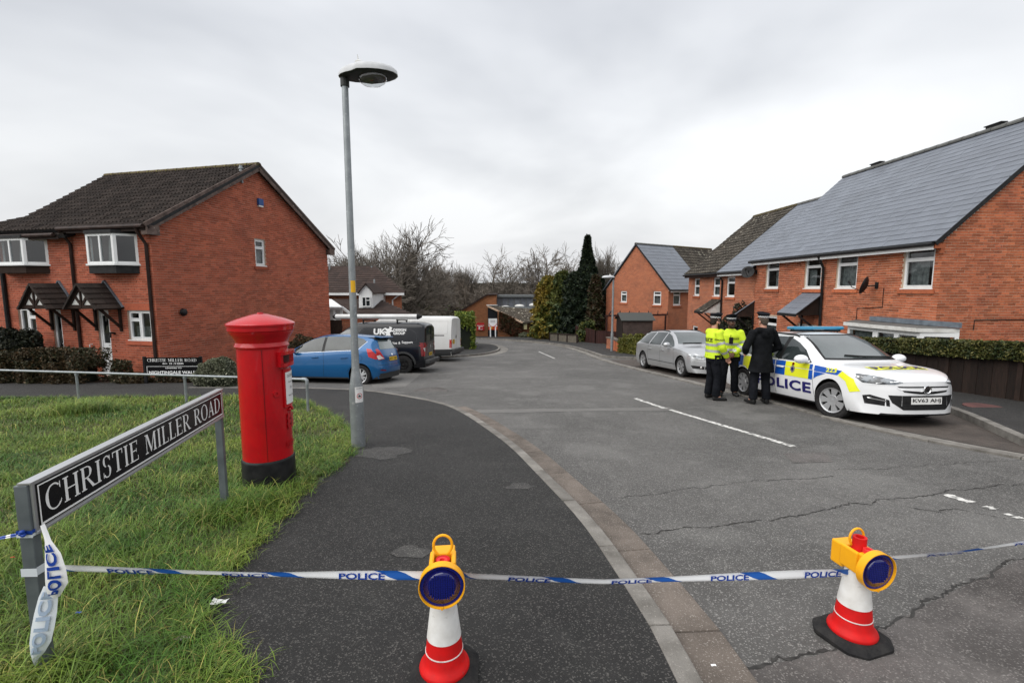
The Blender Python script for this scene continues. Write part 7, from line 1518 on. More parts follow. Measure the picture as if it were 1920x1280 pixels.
# ================================================================== STREET FURNITURE
def lamp_post(label, base, H, head_dir, near=False, r0=.088, r1=.044):
    ro = root('street_lamp', base, label, 'street lamp', 'street lamps'); x, y, z = base; d = Vector(head_dir).normalized()
    MB().lathe([(r0, -.1), (r0, .60), (r0*1.02, .60), (r0*1.0, .70), (r0*.98, .78), (r1*1.22, .98), (r1*1.1, 1.02), (r1, 1.4), (r1*.86, H)], 20, base).build('column', MT['galv'], ro, smooth=40)
    hc = Vector((x, y, z+H))+d*.25; sx = Vector((-d.y, d.x, 0)); L, W = .41, .22
    def ell(z0, k, n=20): return [tuple(hc+d*(L*k*math.cos(2*math.pi*i/n))*(1.0 if math.cos(2*math.pi*i/n) > 0 else .78)+sx*(W*k*math.sin(2*math.pi*i/n)*(1 if math.cos(2*math.pi*i/n) > -.3 else .8))+Vector((0, 0, z0))) for i in range(n)]
    def dome(prof):
        m = MB(); V = []; n = 20
        for zz, k in prof: V += ell(zz, k)
        m.add(V, [(a*n+i, a*n+(i+1) % n, (a+1)*n+(i+1) % n, (a+1)*n+i) for a in range(len(prof)-1) for i in range(n)]+[tuple(range(n))[::-1], tuple(range((len(prof)-1)*n, len(prof)*n))]); return m
    dome([(-.015, 1.), (.022, .985), (.058, .90), (.09, .70), (.106, .42), (.112, .1)]).build('canopy', MT['leadlamp'], ro, smooth=50)
    dome([(-.016, .97), (-.022, .93), (-.028, .80), (-.030, .3)]).build('underside', MT['lampdark'], ro, smooth=50)
    b = hc+d*.10; m = MB(); V = []; n = 16; rr = [(.175, -.025), (.17, -.06), (.145, -.10), (.09, -.13), (.02, -.14)]
    for k, zz in rr: V += [tuple(b+d*(k*math.cos(2*math.pi*i/n))+sx*(k*.72*math.sin(2*math.pi*i/n))+Vector((0, 0, zz))) for i in range(n)]
    m.add(V, [(a*n+i, a*n+(i+1) % n, (a+1)*n+(i+1) % n, (a+1)*n+i) for a in range(4) for i in range(n)]); m.build('bowl', MT['clear'], ro, smooth=1)
    c = hc-d*.06; MB().tube([c+Vector((0, 0, .09)), c+Vector((0, 0, .15)), c+Vector((0, 0, .165))], [.05, .05, .03], 12).tube([c+Vector((-.01, 0, .16)), c+Vector((-.02, 0, .235))], [.008, .003], 5).build('photocell', MT['offwhite'], ro, smooth=40)
    MB().tube([(x, y, z+H-.12), (x, y, z+H+.0)], r1*1.2, 12).build('spigot', MT['lampdark'], ro)
    return ro
lb_ = G(672, 836, .05); LH = PY(645, 143, lb_.y).z-lb_.z
lp = lamp_post('tall galvanised street lamp column standing in the footway beside the letterbox', lb_, LH, (1, -.12, 0), True)
def sticker(o, c, r, a0, a1, z0, z1, mat, name, par, off=.0):
    m = MB(); A = np.linspace(a0, a1, 9); rr = r+.002+off
    for p, q in zip(A, A[1:]): m.quad(*[(c.x+rr*math.cos(t), c.y+rr*math.sin(t), c.z+z) for t, z in ((p, z0), (q, z0), (q, z1), (p, z1))])
    return m.build(name, mat, par)
am = math.atan2(-lb_.y, -lb_.x)+.42; zs0, zs1 = PY(670, 752, lb_.y).z-lb_.z, PY(670, 723, lb_.y).z-lb_.z
st = sticker(lb_, lb_, .088, am-.62, am+.62, zs0, zs1, MT['paper'], 'notice', lp)
zc = (zs0*.58+zs1*.42); m = MB(); rr = .0925; cyl = lambda a, z: (lb_.x+rr*math.cos(am+a/.0925), lb_.y+rr*math.sin(am+a/.0925), lb_.z+z)
for i in range(24):
    t0, t1 = 2*math.pi*i/24, 2*math.pi*(i+1)/24; m.quad(cyl(.036*math.cos(t0), zc+.036*math.sin(t0)), cyl(.036*math.cos(t1), zc+.036*math.sin(t1)), cyl(.029*math.cos(t1), zc+.029*math.sin(t1)), cyl(.029*math.cos(t0), zc+.029*math.sin(t0)))
m.build('prohibition_ring', MT['redink'], lp); m = MB(); m.add([cyl(*q) for q in ((-.018, zc-.012), (.012, zc-.016), (.020, zc+.004), (.004, zc+.004), (-.006, zc+.022), (-.012, zc+.008))], [(0, 1, 2, 3, 4, 5)]); m.build('notice_symbol', MT['ink'], lp)
plane_text('notice_text', [('DOG FOULING', -.038, zs1-.028, .038, zs1-.012)], lambda a, z: cyl(a, z), MT['ink'], lp)
sticker(lb_, lb_+Vector((0, 0, 0)), .043, am-.9, am+.5, PY(660, 548, lb_.y).z-lb_.z, PY(660, 526, lb_.y).z-lb_.z, M('yellow_sticker', (.75, .42, .02), .5), 'number_label', lp)
l2 = G(1147, 658, .1); lamp_post('slender street lamp on the right kerb before the far brick gable', l2, PY(1149, 520, l2.y).z-l2.z, (-1, -.1, 0), r0=.085, r1=.06)
l3 = Vector((PY(1018, 640, 46.5).x, 46.5, g(46.5)+.1)); lamp_post('small distant street lamp half hidden by the golden conifer', l3, PY(1018, 552, 46.5).z-l3.z, (-1, -.1, 0), r0=.085, r1=.06)
# ---------------------------------------------------------------- letterbox
pb = G(507, 908, .06); pr = root('letterbox', pb, 'red cylindrical pillar letterbox with black base on the grass verge', 'letterbox'); q = (pb.x, pb.y, pb.z)
PH = PY(484, 588, pb.y).z-pb.z; k = PH/1.70; RB = .224
MB().lathe([(RB+.012, -.15), (RB+.012, .28*k), (RB+.006, .30*k), (RB, .305*k)], 48, q).build('base', MT['box_black'], pr, smooth=40)
MB().lathe([(RB, .306*k), (RB-.002, .8*k), (RB-.004, 1.38*k), (RB+.006, 1.385*k), (RB+.012, 1.40*k), (RB+.004, 1.42*k), (RB+.0, 1.435*k), (RB+.01, 1.46*k), (RB+.035, 1.50*k), (RB+.05, 1.525*k), (RB+.056, 1.545*k)], 64, q).build('body', MT['red_box'], pr, smooth=35)
MB().lathe([(RB+.056, 1.546*k), (RB+.062, 1.55*k), (RB+.063, 1.59*k), (RB+.070, 1.594*k), (RB+.071, 1.61*k), (RB+.05, 1.625*k), (RB-.02, 1.655*k), (RB-.12, 1.685*k), (.06, 1.698*k), (.03, 1.70*k), (.028, 1.712*k), (.004, 1.715*k)], 64, q).build('cap', MT['red_box'], pr, smooth=35)
af = .10; pbv = lambda a, z, r=RB: (q[0]+r*math.cos(af+a), q[1]+r*math.sin(af+a), q[2]+z*k)
def cylbox(a0, a1, z0, z1, r0, r1, mat, name, par=pr, n=8, bev=0.):
    m = MB(); A = np.linspace(a0, a1, n+1)
    for a, b in zip(A, A[1:]): m.hexa([pbv(a, z0, r0), pbv(b, z0, r0), pbv(b, z0, r1), pbv(a, z0, r1), pbv(a, z1, r0), pbv(b, z1, r0), pbv(b, z1, r1), pbv(a, z1, r1)])
    return m.build(name, mat, par, bevel=bev)
cylbox(-.62, .62, 1.315, 1.345, RB-.01, RB+.055, MT['red_box'], 'slot_hood'); cylbox(-.50, .50, 1.235, 1.312, RB-.02, RB+.004, MT['red_dark'], 'posting_slot'); cylbox(-.62, .62, 1.20, 1.232, RB-.01, RB+.042, MT['red_box'], 'slot_lip')
for s in (-1, 1): cylbox(s*.56-.05, s*.56+.05, 1.233, 1.314, RB-.01, RB+.045, MT['red_box'], 'slot_cheek', n=2)
cylbox(-.42, .42, .80, 1.17, RB-.01, RB+.014, MT['red_box'], 'notice_frame'); cylbox(-.34, .34, .83, 1.14, RB+.01, RB+.0175, MT['paper'], 'collection_plate')
plane_text('plate_text', [('COLLECTION TIMES', -.26, 1.09, .26, 1.115), ('Monday to Friday', -.2, 1.03, .2, 1.05), ('5.30pm', -.1, .97, .1, 1.0), ('Saturday 12.00pm', -.2, .90, .2, .92)], lambda a, z: pbv(a, z, RB+.0185), MT['ink'], pr)
for a in (.95, -1.22): cylbox(a-.006, a+.006, .31, 1.375, RB-.01, RB+.0015, MT['red_dark'], 'door_seam', n=1)
MB().lathe([(.03, 0), (.03, .012), (.012, .012), (.012, .004), (.002, .004)], 16, pb, 'z').build('lock', MT['red_box'], pr).matrix_local = Matrix.Translation(Vector(pbv(-.75, .95, RB-.002))-pb)@Matrix.Rotation(af-.75, 4, 'Z')@Matrix.Rotation(math.pi/2, 4, 'Y')
[cylbox(1.0, 1.06, z_, z_+.09, RB-.01, RB+.012, MT['red_box'], 'hinge', n=1) for z_ in (.42, .80, 1.18)]
plane_text('royal_cipher', [('E R', -.30, .58, .30, .73), ('II', -.05, .60, .05, .70)], lambda a, z: pbv(a, z, RB+.012), MT['red_box'], pr, .06)
plane_text('cast_lettering', [('POST OFFICE', -.40, .40, .40, .46)], lambda a, z: pbv(a, z, RB+.010), MT['red_box'], pr, .04)
cr_ = MB()
for s in (-.12, 0, .12): cr_.ball(pbv(s, .79-abs(s)*.2, RB+.008), .018, 6, 4)
cr_.build('cipher_crown', MT['red_box'], pr)
# ---------------------------------------------------------------- knee rail
kr_ = root('knee_rail', G(350, 757, .06), 'low galvanised tube rail running behind the grass verge', 'rail'); K = [G(u, v, .06) for u, v in ((-260, 741), (-60, 744), (148, 749), (350, 757), (578, 771))]; hh = [PY(u, v, p.y).z for (u, v), p in zip(((-260, 688), (-60, 692), (148, 698), (350, 704), (576, 711)), K)]
for p, h in zip(K[:-1], hh): MB().tube([(p.x, p.y, p.z-.1), (p.x, p.y, h)], .024, 10).tube([(p.x, p.y, h-.06), (p.x, p.y, h-.015)], .032, 10).build('post', MT['galv'], kr_, smooth=40)
p, h = K[-1], hh[-1]; T = [Vector((a.x, a.y, b)) for a, b in zip(K[:-1], hh)]; MB().tube(T+[Vector((p.x, p.y, h))-(Vector((p.x, p.y, h))-T[-1]).normalized()*.08], .024, 10).build('rail', MT['galv'], kr_, smooth=40)
MB().tube([Vector((p.x, p.y, h))-(Vector((p.x, p.y, h))-T[-1]).normalized()*.10, Vector((p.x, p.y, h))-(Vector((p.x, p.y, h))-T[-1]).normalized()*.03, (p.x, p.y, h-.02), (p.x, p.y, h-.10)], .033, 10).build('elbow', MT['galv'], kr_, smooth=40); MB().tube([(p.x, p.y, p.z-.1), (p.x, p.y, h-.06)], .024, 10).build('post', MT['galv'], kr_, smooth=40)
# ---------------------------------------------------------------- serif street-name lettering
def ring(cx, cy, rx, ry, a0, a1, thk, thn, n=14):
    P = []; A = np.linspace(R(a0), R(a1), n)
    for a, b in zip(A, A[1:]):
        q = []
        for t, s in ((a, 1), (b, 1), (b, 0), (a, 0)):
            w = thn+(thk-thn)*math.cos(t)**2; q.append((cx+(rx-(0 if s else w))*math.cos(t), cy+(ry-(0 if s else thn+(thk-thn)*.0)*1.)*math.sin(t)))
        P.append(q)
    return P
def bx_(x0, y0, x1, y1): return [(x0, y0), (x1, y0), (x1, y1), (x0, y1)]
def stem(x, w=.15): return [bx_(x, 0, x+w, 1), bx_(x-.08, 0, x+w+.08, .05), bx_(x-.08, .95, x+w+.08, 1)]
def bar(x0, x1, y, h=.05, tip=0): return [bx_(x0, y, x1, y+h)]+([bx_(x1-.04, y+min(0, tip), x1, y+h+max(0, tip))] if tip else [])
GLY = {'C': (.86, ring(.46, .5, .44, .52, 48, 318, .15, .06, 20)+[[(.74, .78), (.80, .70), (.80, .99), (.76, .99)], [(.74, .17), (.79, .15), (.82, .28), (.79, .28)]]),
 'H': (.92, stem(.10)+stem(.67)+bar(.2, .7, .48)), 'R': (.86, stem(.10)+ring(.36, .74, .34, .26, -90, 90, .14, .05)+bar(.2, .4, .95)+bar(.2, .4, .48)+[[(.34, .48), (.46, .48), (.86, 0), (.68, 0)], bx_(.66, 0, .94, .05)]),
 'I': (.38, stem(.115)), 'S': (.64, ring(.32, .745, .25, .265, 25, 255, .12, .055)+ring(.32, .27, .27, .28, 205, 435, .13, .055)+[bx_(.52, .74, .56, .98), bx_(.06, .03, .10, .28)]),
 'T': (.80, [bx_(.325, 0, .475, 1), bx_(.23, 0, .57, .05)]+bar(.03, .77, .95)+[bx_(.03, .76, .08, .96), bx_(.72, .76, .77, .96)]), 'E': (.74, stem(.10)+bar(.2, .66, .95, .05, -.16)+bar(.2, .58, .49, .05)+[bx_(.54, .42, .58, .61)]+bar(.2, .70, 0, .05, .17)),
 'M': (1.1, [bx_(.14, 0, .19, 1), bx_(.04, 0, .30, .05), bx_(.04, .95, .26, 1), bx_(.84, 0, .99, 1), bx_(.76, 0, 1.07, .05), bx_(.86, .95, 1.07, 1), [(.14, 1), (.30, 1), (.62, .12), (.52, .02)], [(.52, .02), (.58, .02), (.92, 1), (.86, 1)]]),
 'L': (.70, stem(.10)+bar(.2, .66, 0, .05, .2)), 'O': (.96, ring(.48, .5, .45, .52, 0, 360, .15, .06, 26)), 'A': (.88, [[(.10, 0), (.15, 0), (.47, .98), (.42, 1)], [(.62, 0), (.79, 0), (.50, 1), (.40, 1)], bx_(.26, .32, .66, .37), bx_(.0, 0, .24, .05), bx_(.55, 0, .90, .05)]),
 'D': (.92, stem(.10)+ring(.32, .5, .54, .5, -90, 90, .15, .05, 16)+bar(.2, .36, .95)+bar(.2, .36, 0)), ' ': (.42, [])}
def serif_text(s, x0, x1, y0, y1):
    w = sum(GLY[c][0]+.07 for c in s)-.07; out = []; x = 0
    for c in s:
        for p in GLY[c][1]: out.append([(x0+(x1-x0)*(x+a)/w, y0+(y1-y0)*b) for a, b in p])
        x += GLY[c][0]+.07
    return out
def serif_obj(name, s, x0, x1, y0, y1, at, mat, par):
    adv = lambda t: sum(GLY[c][0]+.07 for c in t); W = adv(s)-.07; x = 0.; off = wloc(par)
    for wd_ in s.split(' '):
        w = adv(wd_)-.07; mb = MB()
        for i, p in enumerate(serif_text(wd_, x0+(x1-x0)*x/W, x0+(x1-x0)*(x+w)/W, y0, y1)): mb.add([at(a, b, (i % 7)*.00012) for a, b in p], [tuple(range(len(p)))])
        me = bpy.data.meshes.new(name); me.from_pydata([tuple(Vector(v)-off) for v in mb.v], [], mb.f); link(name, me, mat, par); x += adv(wd_+' ')
# near street sign
sr = G(432, 958, .06); zt = PY(415, 731, sr.y).z; dl_ = ray(60, 905); kk = (zt-CZ)/dl_.z; sl_ = Vector((dl_.x*kk, dl_.y*kk, 0)); srt = Vector((sr.x-.01, sr.y, 0))
ns = root('street_sign', ((sl_.x+srt.x)/2, (sl_.y+srt.y)/2, g(3)+.06), 'black street name sign reading CHRISTIE MILLER ROAD in the left foreground', 'sign')
FS = Fr((sl_.x, sl_.y, 0), (srt.x-sl_.x, srt.y-sl_.y)); FS.N = -FS.N if FS.N.x < 0 else FS.N; SL = (srt-sl_).length; zb_ = PY(419, 779, sr.y).z
for u in (.0, SL): b0 = FS.pt(u, 0, 0); MB().fbox(FS, u-.022, u+.022, -.055, -.004, g(b0.y)-.2, zt-.002).build('post', M('sign_post_grey', (.15, .17, .18), .5, .35, col2=(.10, .115, .125), nscale=8), ns, bevel=.004)
MB().fbox(FS, -.012, SL+.012, -.003, .006, zb_, zt).build('plate', MT['alu'], ns); MB().fbox(FS, -.022, SL+.022, -.04, .010, zt+.0005, zt+.008).build('top_frame', MT['alu'], ns); MB().fbox(FS, -.012, SL+.012, -.02, .010, zb_-.010, zb_-.0005).build('bottom_frame', MT['alu'], ns)
MB().fbox(FS, .004, SL-.012, .0062, .0085, zb_+.012, zt-.008).build('face', MT['sign_black'], ns)
at_ = lambda u, z, e=0.: FS.pt(u, .0088+e, z); hz = zt-zb_
bd_ = MB()
for a in ((.012, SL-.02, zb_+.018, zb_+.027), (.012, SL-.02, zt-.022, zt-.0165), (.012, .018, zb_+.027, zt-.022), (SL-.026, SL-.02, zb_+.027, zt-.022)): bd_.fbox(FS, a[0], a[1], .0084, .0093, a[2], a[3])
bd_.build('border', MT['sign_white'], ns); serif_obj('lettering', 'CHRISTIE MILLER ROAD', .045, SL-.055, zb_+hz*.26, zb_+hz*.80, at_, MT['sign_white'], ns)
# far street sign
y_f = 12.75; A, B = PY(272, 690, y_f), PY(372, 690, y_f); fs = root('street_sign', ((A.x+B.x)/2, y_f, g(y_f)), 'black street sign pointing to NIGHTINGALE WALK behind the rail', 'sign'); F2 = Fr((A.x, y_f, 0), (1, 0.02)); F2.N = Vector((0, -1, 0)); z1, z0, zm = PY(320, 670, y_f).z, PY(320, 703, y_f).z, PY(320, 684.5, y_f).z; W2 = B.x-A.x
for u in (-.06, W2+.0): MB().fbox(F2, u-.0, u+.07, -.06, -.01, g(y_f)-.1, z1+.02).build('post', MT['black'], fs)
MB().fbox(F2, .0, W2+.06, -.008, .004, z0, z1).build('plate', MT['sign_black'], fs); t2 = lambda u, z, e=0.: F2.pt(u, .006+e, z)
serif_obj('lettering', 'CHRISTIE MILLER ROAD', .08, W2-.05, z1-.115, z1-.035, t2, MT['sign_white'], fs); plane_text('lettering', [('15 - 5 ODD', W2*.46, zm+.02, W2*.72, zm+.065), ('LEADING TO', W2*.38, zm-.095, W2*.68, zm-.06), ('NIGHTINGALE WALK', .10, z0+.03, W2-.07, z0+.115)], lambda a, b: t2(a, b), MT['sign_white'], fs, .03)
bb = MB()
for a in ((.05, W2-.02, z0+.005, z0+.014), (.05, W2-.02, zm-.038, zm-.029), (.05, .06, z0+.014, zm-.038), (W2-.03, W2-.02, z0+.014, zm-.038)): bb.fbox(F2, a[0], a[1], .0045, .0065, a[2], a[3])
bb.fbox(F2, W2*.35, W2*.42, .0045, .0065, zm+.036, zm+.050); bb.prism([F2.pt(W2*.35, .0045, zm+.022), F2.pt(W2*.35, .0045, zm+.064), F2.pt(W2*.325, .0045, zm+.043)], F2.N*.002); bb.build('border', MT['sign_white'], fs)
# ---------------------------------------------------------------- cones and warning lamps
CR = M('cone_red', (.60, .008, .008), .5, col2=(.44, .010, .010), nscale=14, spec=.2, col3=(.25, .05, .045), n3=40, l3=.68, h3=.8); CW = M('cone_white_sleeve', (.74, .74, .72), .45, col2=(.60, .59, .56), nscale=14, col3=(.42, .41, .38), n3=30, l3=.66, h3=.8); YP = M('amber_plastic', (.86, .40, .01), .4, col2=(.80, .36, .01), nscale=7); BL = M('blue_lens', (.006, .008, .10), .12, coat=.8); BLI = M('blue_lens_inner', (.006, .011, .15), .15, coat=.6); RK = M('red_key', (.66, .03, .03), .4)
def cone(label, c, rot=0., hgt=.555):
    ro = root('traffic_cone', c, label, 'traffic cone', 'police cordon cones'); ro.rotation_euler = (0, 0, rot); LOCAL.add(ro.name); b = MB(); a = .150; e = .06
    P = [(-a+e, -a), (a-e, -a), (a, -a+e), (a, a-e), (a-e, a), (-a+e, a), (-a, a-e), (-a, -a+e)]; b.prism([(x, y, 0) for x, y in P], (0, 0, .028)); b.add([(x, y, .028) for x, y in P]+[(x*.80, y*.80, .05) for x, y in P], [(i, (i+1) % 8, 8+(i+1) % 8, 8+i) for i in range(8)]+[tuple(range(8, 16))]); b.build('base', MT['rubber'], ro, bevel=.012)
    r = lambda z: .090-(.090-.033)*(z-.07)/(hgt-.10)
    MB().lathe([(.108, .045), (.112, .056), (.108, .068), (.097, .078), (r(.10), .10), (r(.20), .20)], 40).build('red_skirt', CR, ro, smooth=40); MB().lathe([(r(.135)+.002, .135), (r(.139)+.002, .139)], 40).build('ring', CW, ro)
    MB().lathe([(r(.20)+.0018, .2002), (r(.40)+.0018, .40)], 40).build('white_sleeve', CW, ro, smooth=40); MB().lathe([(r(.40), .4002), (r(.47), .47), (.031, .50), (.031, hgt), (.019, hgt), (.018, hgt-.04)], 32).build('red_top', CR, ro, smooth=40); return ro
def cone_lamp(label, c, z, face, roll=0.):
    ro = root('warning_lamp', (c[0], c[1], c[2]+z), label, 'lamp', 'blue cordon lamps'); LOCAL.add(ro.name); ro.rotation_euler = (0, roll, face); ro.scale = (.92, .92, .92)
    # local -y is the lens direction
    y0 = -.085
    MB().lathe([(.098, y0), (.103, y0-.002), (.104, y0-.044), (.1005, y0-.044), (.098, y0-.03), (.096, y0)], 40, ax='y').build('lens_ring', YP, ro, smooth=40)
    MB().lathe([(.004, y0-.042), (.05, y0-.040), (.084, y0-.034)], 40, ax='y').build('lens', BL, ro, smooth=1); MB().lathe([(.084, y0-.034), (.097, y0-.033), (.0975, y0-.004), (.004, y0-.004)], 40, ax='y').build('lens_rim', BLI, ro, smooth=40)
    gr = MB()
    for i in range(-6, 7):
        for j in range(-6, 7):
            x, zz = i*.0105, j*.0105
            if x*x+zz*zz < .062**2: gr.box(x-.0036, x+.0036, y0-.0435, y0-.036, zz-.0036, zz+.0036)
    gr.build('lens_prisms', BLI, ro); MB().box(-.004, .004, y0-.049, y0-.038, -.105, -.094).build('catch', YP, ro)
    bd = MB(); bd.box(-.05, .05, -.083, -.04, -.06, .07); bd.box(-.062, -.040, -.05, .06, -.05, .07); bd.box(.040, .062, -.05, .06, -.05, .07); bd.box(-.056, .056, .045, .125, -.07, .062); bd.build('housing', YP, ro, bevel=.008)
    MB().tube([(.044*math.sin(a), .02, .118+.05*math.cos(a)) for a in np.linspace(-2.6, 2.6, 17)], .0065, 8).build('handle', YP, ro, smooth=40); MB().lathe([(.026, .0), (.024, .022), (.012, .022), (.012, .012), (.002, .012)], 16, (0, -.055, .068)).build('key_cap', RK, ro, smooth=40); return ro
c1 = G(834, 1266, .05); c2 = G(1596, 1196)
cone('red and white traffic cone on the dark footway, nearest the camera', c1, .05); cone('red and white traffic cone out on the carriageway at right', c2, .32)
zl1 = .50; cone_lamp('blue-lensed yellow warning lamp facing the camera on the footway cone', c1, zl1, 0.10); cone_lamp('blue-lensed yellow warning lamp turned right on the carriageway cone', c2, .435, .16)
c3 = G(2000, 1098); cone('traffic cone just showing its black base at the right edge', c3, .2)
# ---------------------------------------------------------------- police tape
TAPE = stripemat('police_tape', (.78, .79, .80), (.014, .10, .40), .50, 1.4, .21); TB = M('tape_blue', (.012, .05, .30), .4); TPALE = M('tape_reverse', (.62, .66, .70), .45); TINK = M('tape_faded_blue', (.32, .40, .52), .5)
def ribbon(name, label, pts, wd, tilt, mat, cat='tape', texts=True, period=.5, sag=.0, par=None, ink=None):
    P = [Vector(p) for p in pts]; L = [0]
    for a, b in zip(P, P[1:]): L.append(L[-1]+(b-a).length)
    n = max(8, int(L[-1]/.03)); S = np.linspace(0, L[-1], n); C = [Vector([np.interp(s, L, [p[i] for p in P]) for i in range(3)]) for s in S]
    for i, s in enumerate(S): C[i].z -= sag*math.sin(math.pi*s/L[-1])
    ro = par or root(name, C[0], label, cat, 'police cordon tape'); V = []; up = Vector((0, 0, 1)); fr_ = []
    for i, c in enumerate(C):
        t = (C[min(i+1, n-1)]-C[max(i-1, 0)]).normalized(); nrm = t.cross(up).normalized(); a = tilt(S[i]/L[-1], S[i]) ; w = (up-t*up.dot(t)).normalized(); x = w*math.cos(a)+nrm*math.sin(a); ww = wd(S[i]/L[-1]); fr_.append((c, x, ww, t)); V += [c-x*ww/2, c-x*ww*.17+nrm*.004, c+x*ww*.17-nrm*.004, c+x*ww/2]
    off = wloc(ro); me = bpy.data.meshes.new('strip'); F = [(4*i+k, 4*i+4+k, 4*i+5+k, 4*i+1+k) for i in range(n-1) for k in range(3)]; me.from_pydata([tuple(v-off) for v in V], [], F); ul = me.uv_layers.new(name='UVMap')
    for p in me.polygons:
        for li in p.loop_indices: vi = me.loops[li].vertex_index; ul.data[li].uv = (S[vi//4], (vi % 4)/3*.075)
    me.shade_smooth(); link('strip', me, mat, ro)
    if texts:
        T, TF = text2d('POLICE', 1., .03); T, TF = fit2d((T, TF), 0, -.42, .20, .30); s0 = .245; mb = MB()
        while s0+.2 < L[-1]:
            vs = []
            for a, b in T:
                s = s0+a; i = min(n-2, int(s/L[-1]*(n-1))); f = s/L[-1]*(n-1)-i; c = fr_[i][0].lerp(fr_[i+1][0], f); x, ww = fr_[i][1], fr_[i][2]; nr = fr_[i][3].cross(x).normalized(); nr = nr if nr.y < 0 else -nr; vs.append(c+x*ww*b*1.05+nr*.0055)
            me = bpy.data.meshes.new('lettering'); me.from_pydata([tuple(Vector(v)-off) for v in vs], [], TF); link('lettering', me, ink or TB, ro); s0 += period
    return ro
lpz = PY(66, 1062, sl_.y); Pl = FS.pt(0, .012, PY(70, 1064, sl_.y).z)
k1a, k1b = PY(790, 1086, c1.y+.03), PY(880, 1087, c1.y+.03); k2a, k2b = PY(1590, 1070, c2.y), PY(1676, 1053, c2.y-.02)
ribbon('police_tape', 'police tape stretched from the street sign to the footway cone', [Pl+Vector((.03, .0, 0)), PY(480, 1076, (sl_.y+c1.y)/2), k1a+Vector((-.0, .03, 0)), k1a+Vector((.06, .06, 0))], lambda t: .034+.008*math.sin(t*9), lambda t, s: .2+.3*math.sin(s*3.1), TAPE)
ribbon('police_tape', 'police tape stretched between the two cones', [k1b+Vector((-.06, .06, 0)), k1b+Vector((.0, .03, 0)), PY(1130, 1090, (c1.y+c2.y)/2), k2a+Vector((0, -.01, 0)), k2a+Vector((.04, -.01, .005))], lambda t: .036+.008*math.sin(t*8+1), lambda t, s: .2+.3*math.sin(s*2.6+1), TAPE)
ribbon('police_tape', 'police tape running from the carriageway cone off to the right', [k2b+Vector((-.03, .03, 0)), PY(1800, 1034, c2.y+.05), PY(1960, 1010, c2.y+.1), PY(2250, 965, c2.y+.2)], lambda t: .032+.006*math.sin(t*11), lambda t, s: .3+.4*math.sin(s*4), TAPE)
ribbon('police_tape', 'thin twisted police tape going left from the sign post', [FS.pt(-.02, -.03, PY(55, 994, sl_.y).z), PY(20, 1004, sl_.y-.02), PY(-60, 1020, sl_.y-.05)], lambda t: .014, lambda t, s: s*9, stripemat('police_tape_thin', (.80, .80, .80), (.012, .06, .34), .045, 0., .6), texts=False)
wr = root('police_tape', FS.pt(0, 0, PY(60, 1064, sl_.y).z), 'police tape knotted and wrapped round the near sign post', 'tape', 'police cordon tape')
for v, hh_, mt in ((1066, .038, TPALE), (992, .016, TB), (999, .014, TPALE)):
    z = PY(60, v, sl_.y).z; m = MB(); e = .003
    for a, b in (((-.024-e, -.057-e), (.024+e, -.057-e)), ((.024+e, -.057-e), (.024+e, -.003+e)), ((.024+e, -.003+e), (-.024-e, -.003+e)), ((-.024-e, -.003+e), (-.024-e, -.057-e))): m.quad(FS.pt(a[0], a[1], z-hh_/2), FS.pt(b[0], b[1], z-hh_/2+.006), FS.pt(b[0], b[1], z+hh_/2+.004), FS.pt(a[0], a[1], z+hh_/2))
    m.build('wrap', mt, wr)
kn = MB(); c = FS.pt(-.035, -.03, PY(50, 990, sl_.y).z)
for i in range(6): kn.ball(c+Vector((random.uniform(-.01, .01), random.uniform(-.01, .01), random.uniform(-.012, .012))), (.010, .009, .008), 7, 5)
kn.build('knot', TB, wr)
# hanging tail in two leaves
def tail(name, label, L, mat, ink, txt, tpos, mirror_=False):
    yv = sl_.y-.05; ro = root(name, PY(L[0][0], L[0][1], yv), label, 'tape', 'police cordon tape'); V = []; n = len(L)
    for i, (ua, v, ub, dep) in enumerate(L): a, b = PY(ua, v, yv+dep), PY(ub, v-4, yv+dep+.01); V += [a, a.lerp(b, .33)+Vector((0, -.008, 0)), a.lerp(b, .66)+Vector((0, -.006, 0)), b]
    mb = MB(); mb.add(V, [(4*i+k, 4*i+4+k, 4*i+5+k, 4*i+1+k) for i in range(n-1) for k in range(3)]); o = mb.build('strip', mat, ro, smooth=1)
    T, TF = fit2d(text2d('POLICE', 1., .04), 0, 0, 1, 1); vs = []; (t0, t1) = tpos; A = np.arange(n)
    for a, b in T:
        f = t0+(t1-t0)*a; i = min(n-2, int(f)); fr2 = f-i; w = (b*.62+.19); w = 1-w if mirror_ else w
        def row(k): q = [Vector(p) for p in V[4*k:4*k+4]]; s = w*3; j = min(2, int(s)); return q[j].lerp(q[j+1], s-j)
        vs.append(row(i).lerp(row(i+1), fr2)+Vector((.0015, -.006, .0005)))
    me = bpy.data.meshes.new('lettering'); off = wloc(ro); me.from_pydata([tuple(v-off) for v in vs], [], TF); link('lettering', me, ink, ro)
tail('police_tape', 'short police tape end with bold blue lettering hanging on the sign post', [(76, 985, 84, .0), (82, 1005, 92, -.005), (84, 1016, 96, -.01), (84, 1040, 114, -.015), (84, 1070, 124, -.02), (85, 1095, 128, -.02), (88, 1112, 118, -.015), (100, 1121, 112, -.01)], M('tape_white', (.80, .80, .80), .4), TB, 'POLICE', (6.2, 2.2), False)
tail('police_tape', 'long pale reversed police tape tail hanging lowest on the sign post', [(82, 1098, 112, .012), (72, 1120, 109, .008), (64, 1150, 107, .0), (58, 1180, 102, -.01), (55, 1205, 96, -.012), (57, 1225, 84, -.01), (61, 1238, 72, -.008), (67, 1247, 70, -.005)], TPALE, TINK, 'POLICE', (5.0, .4), True)
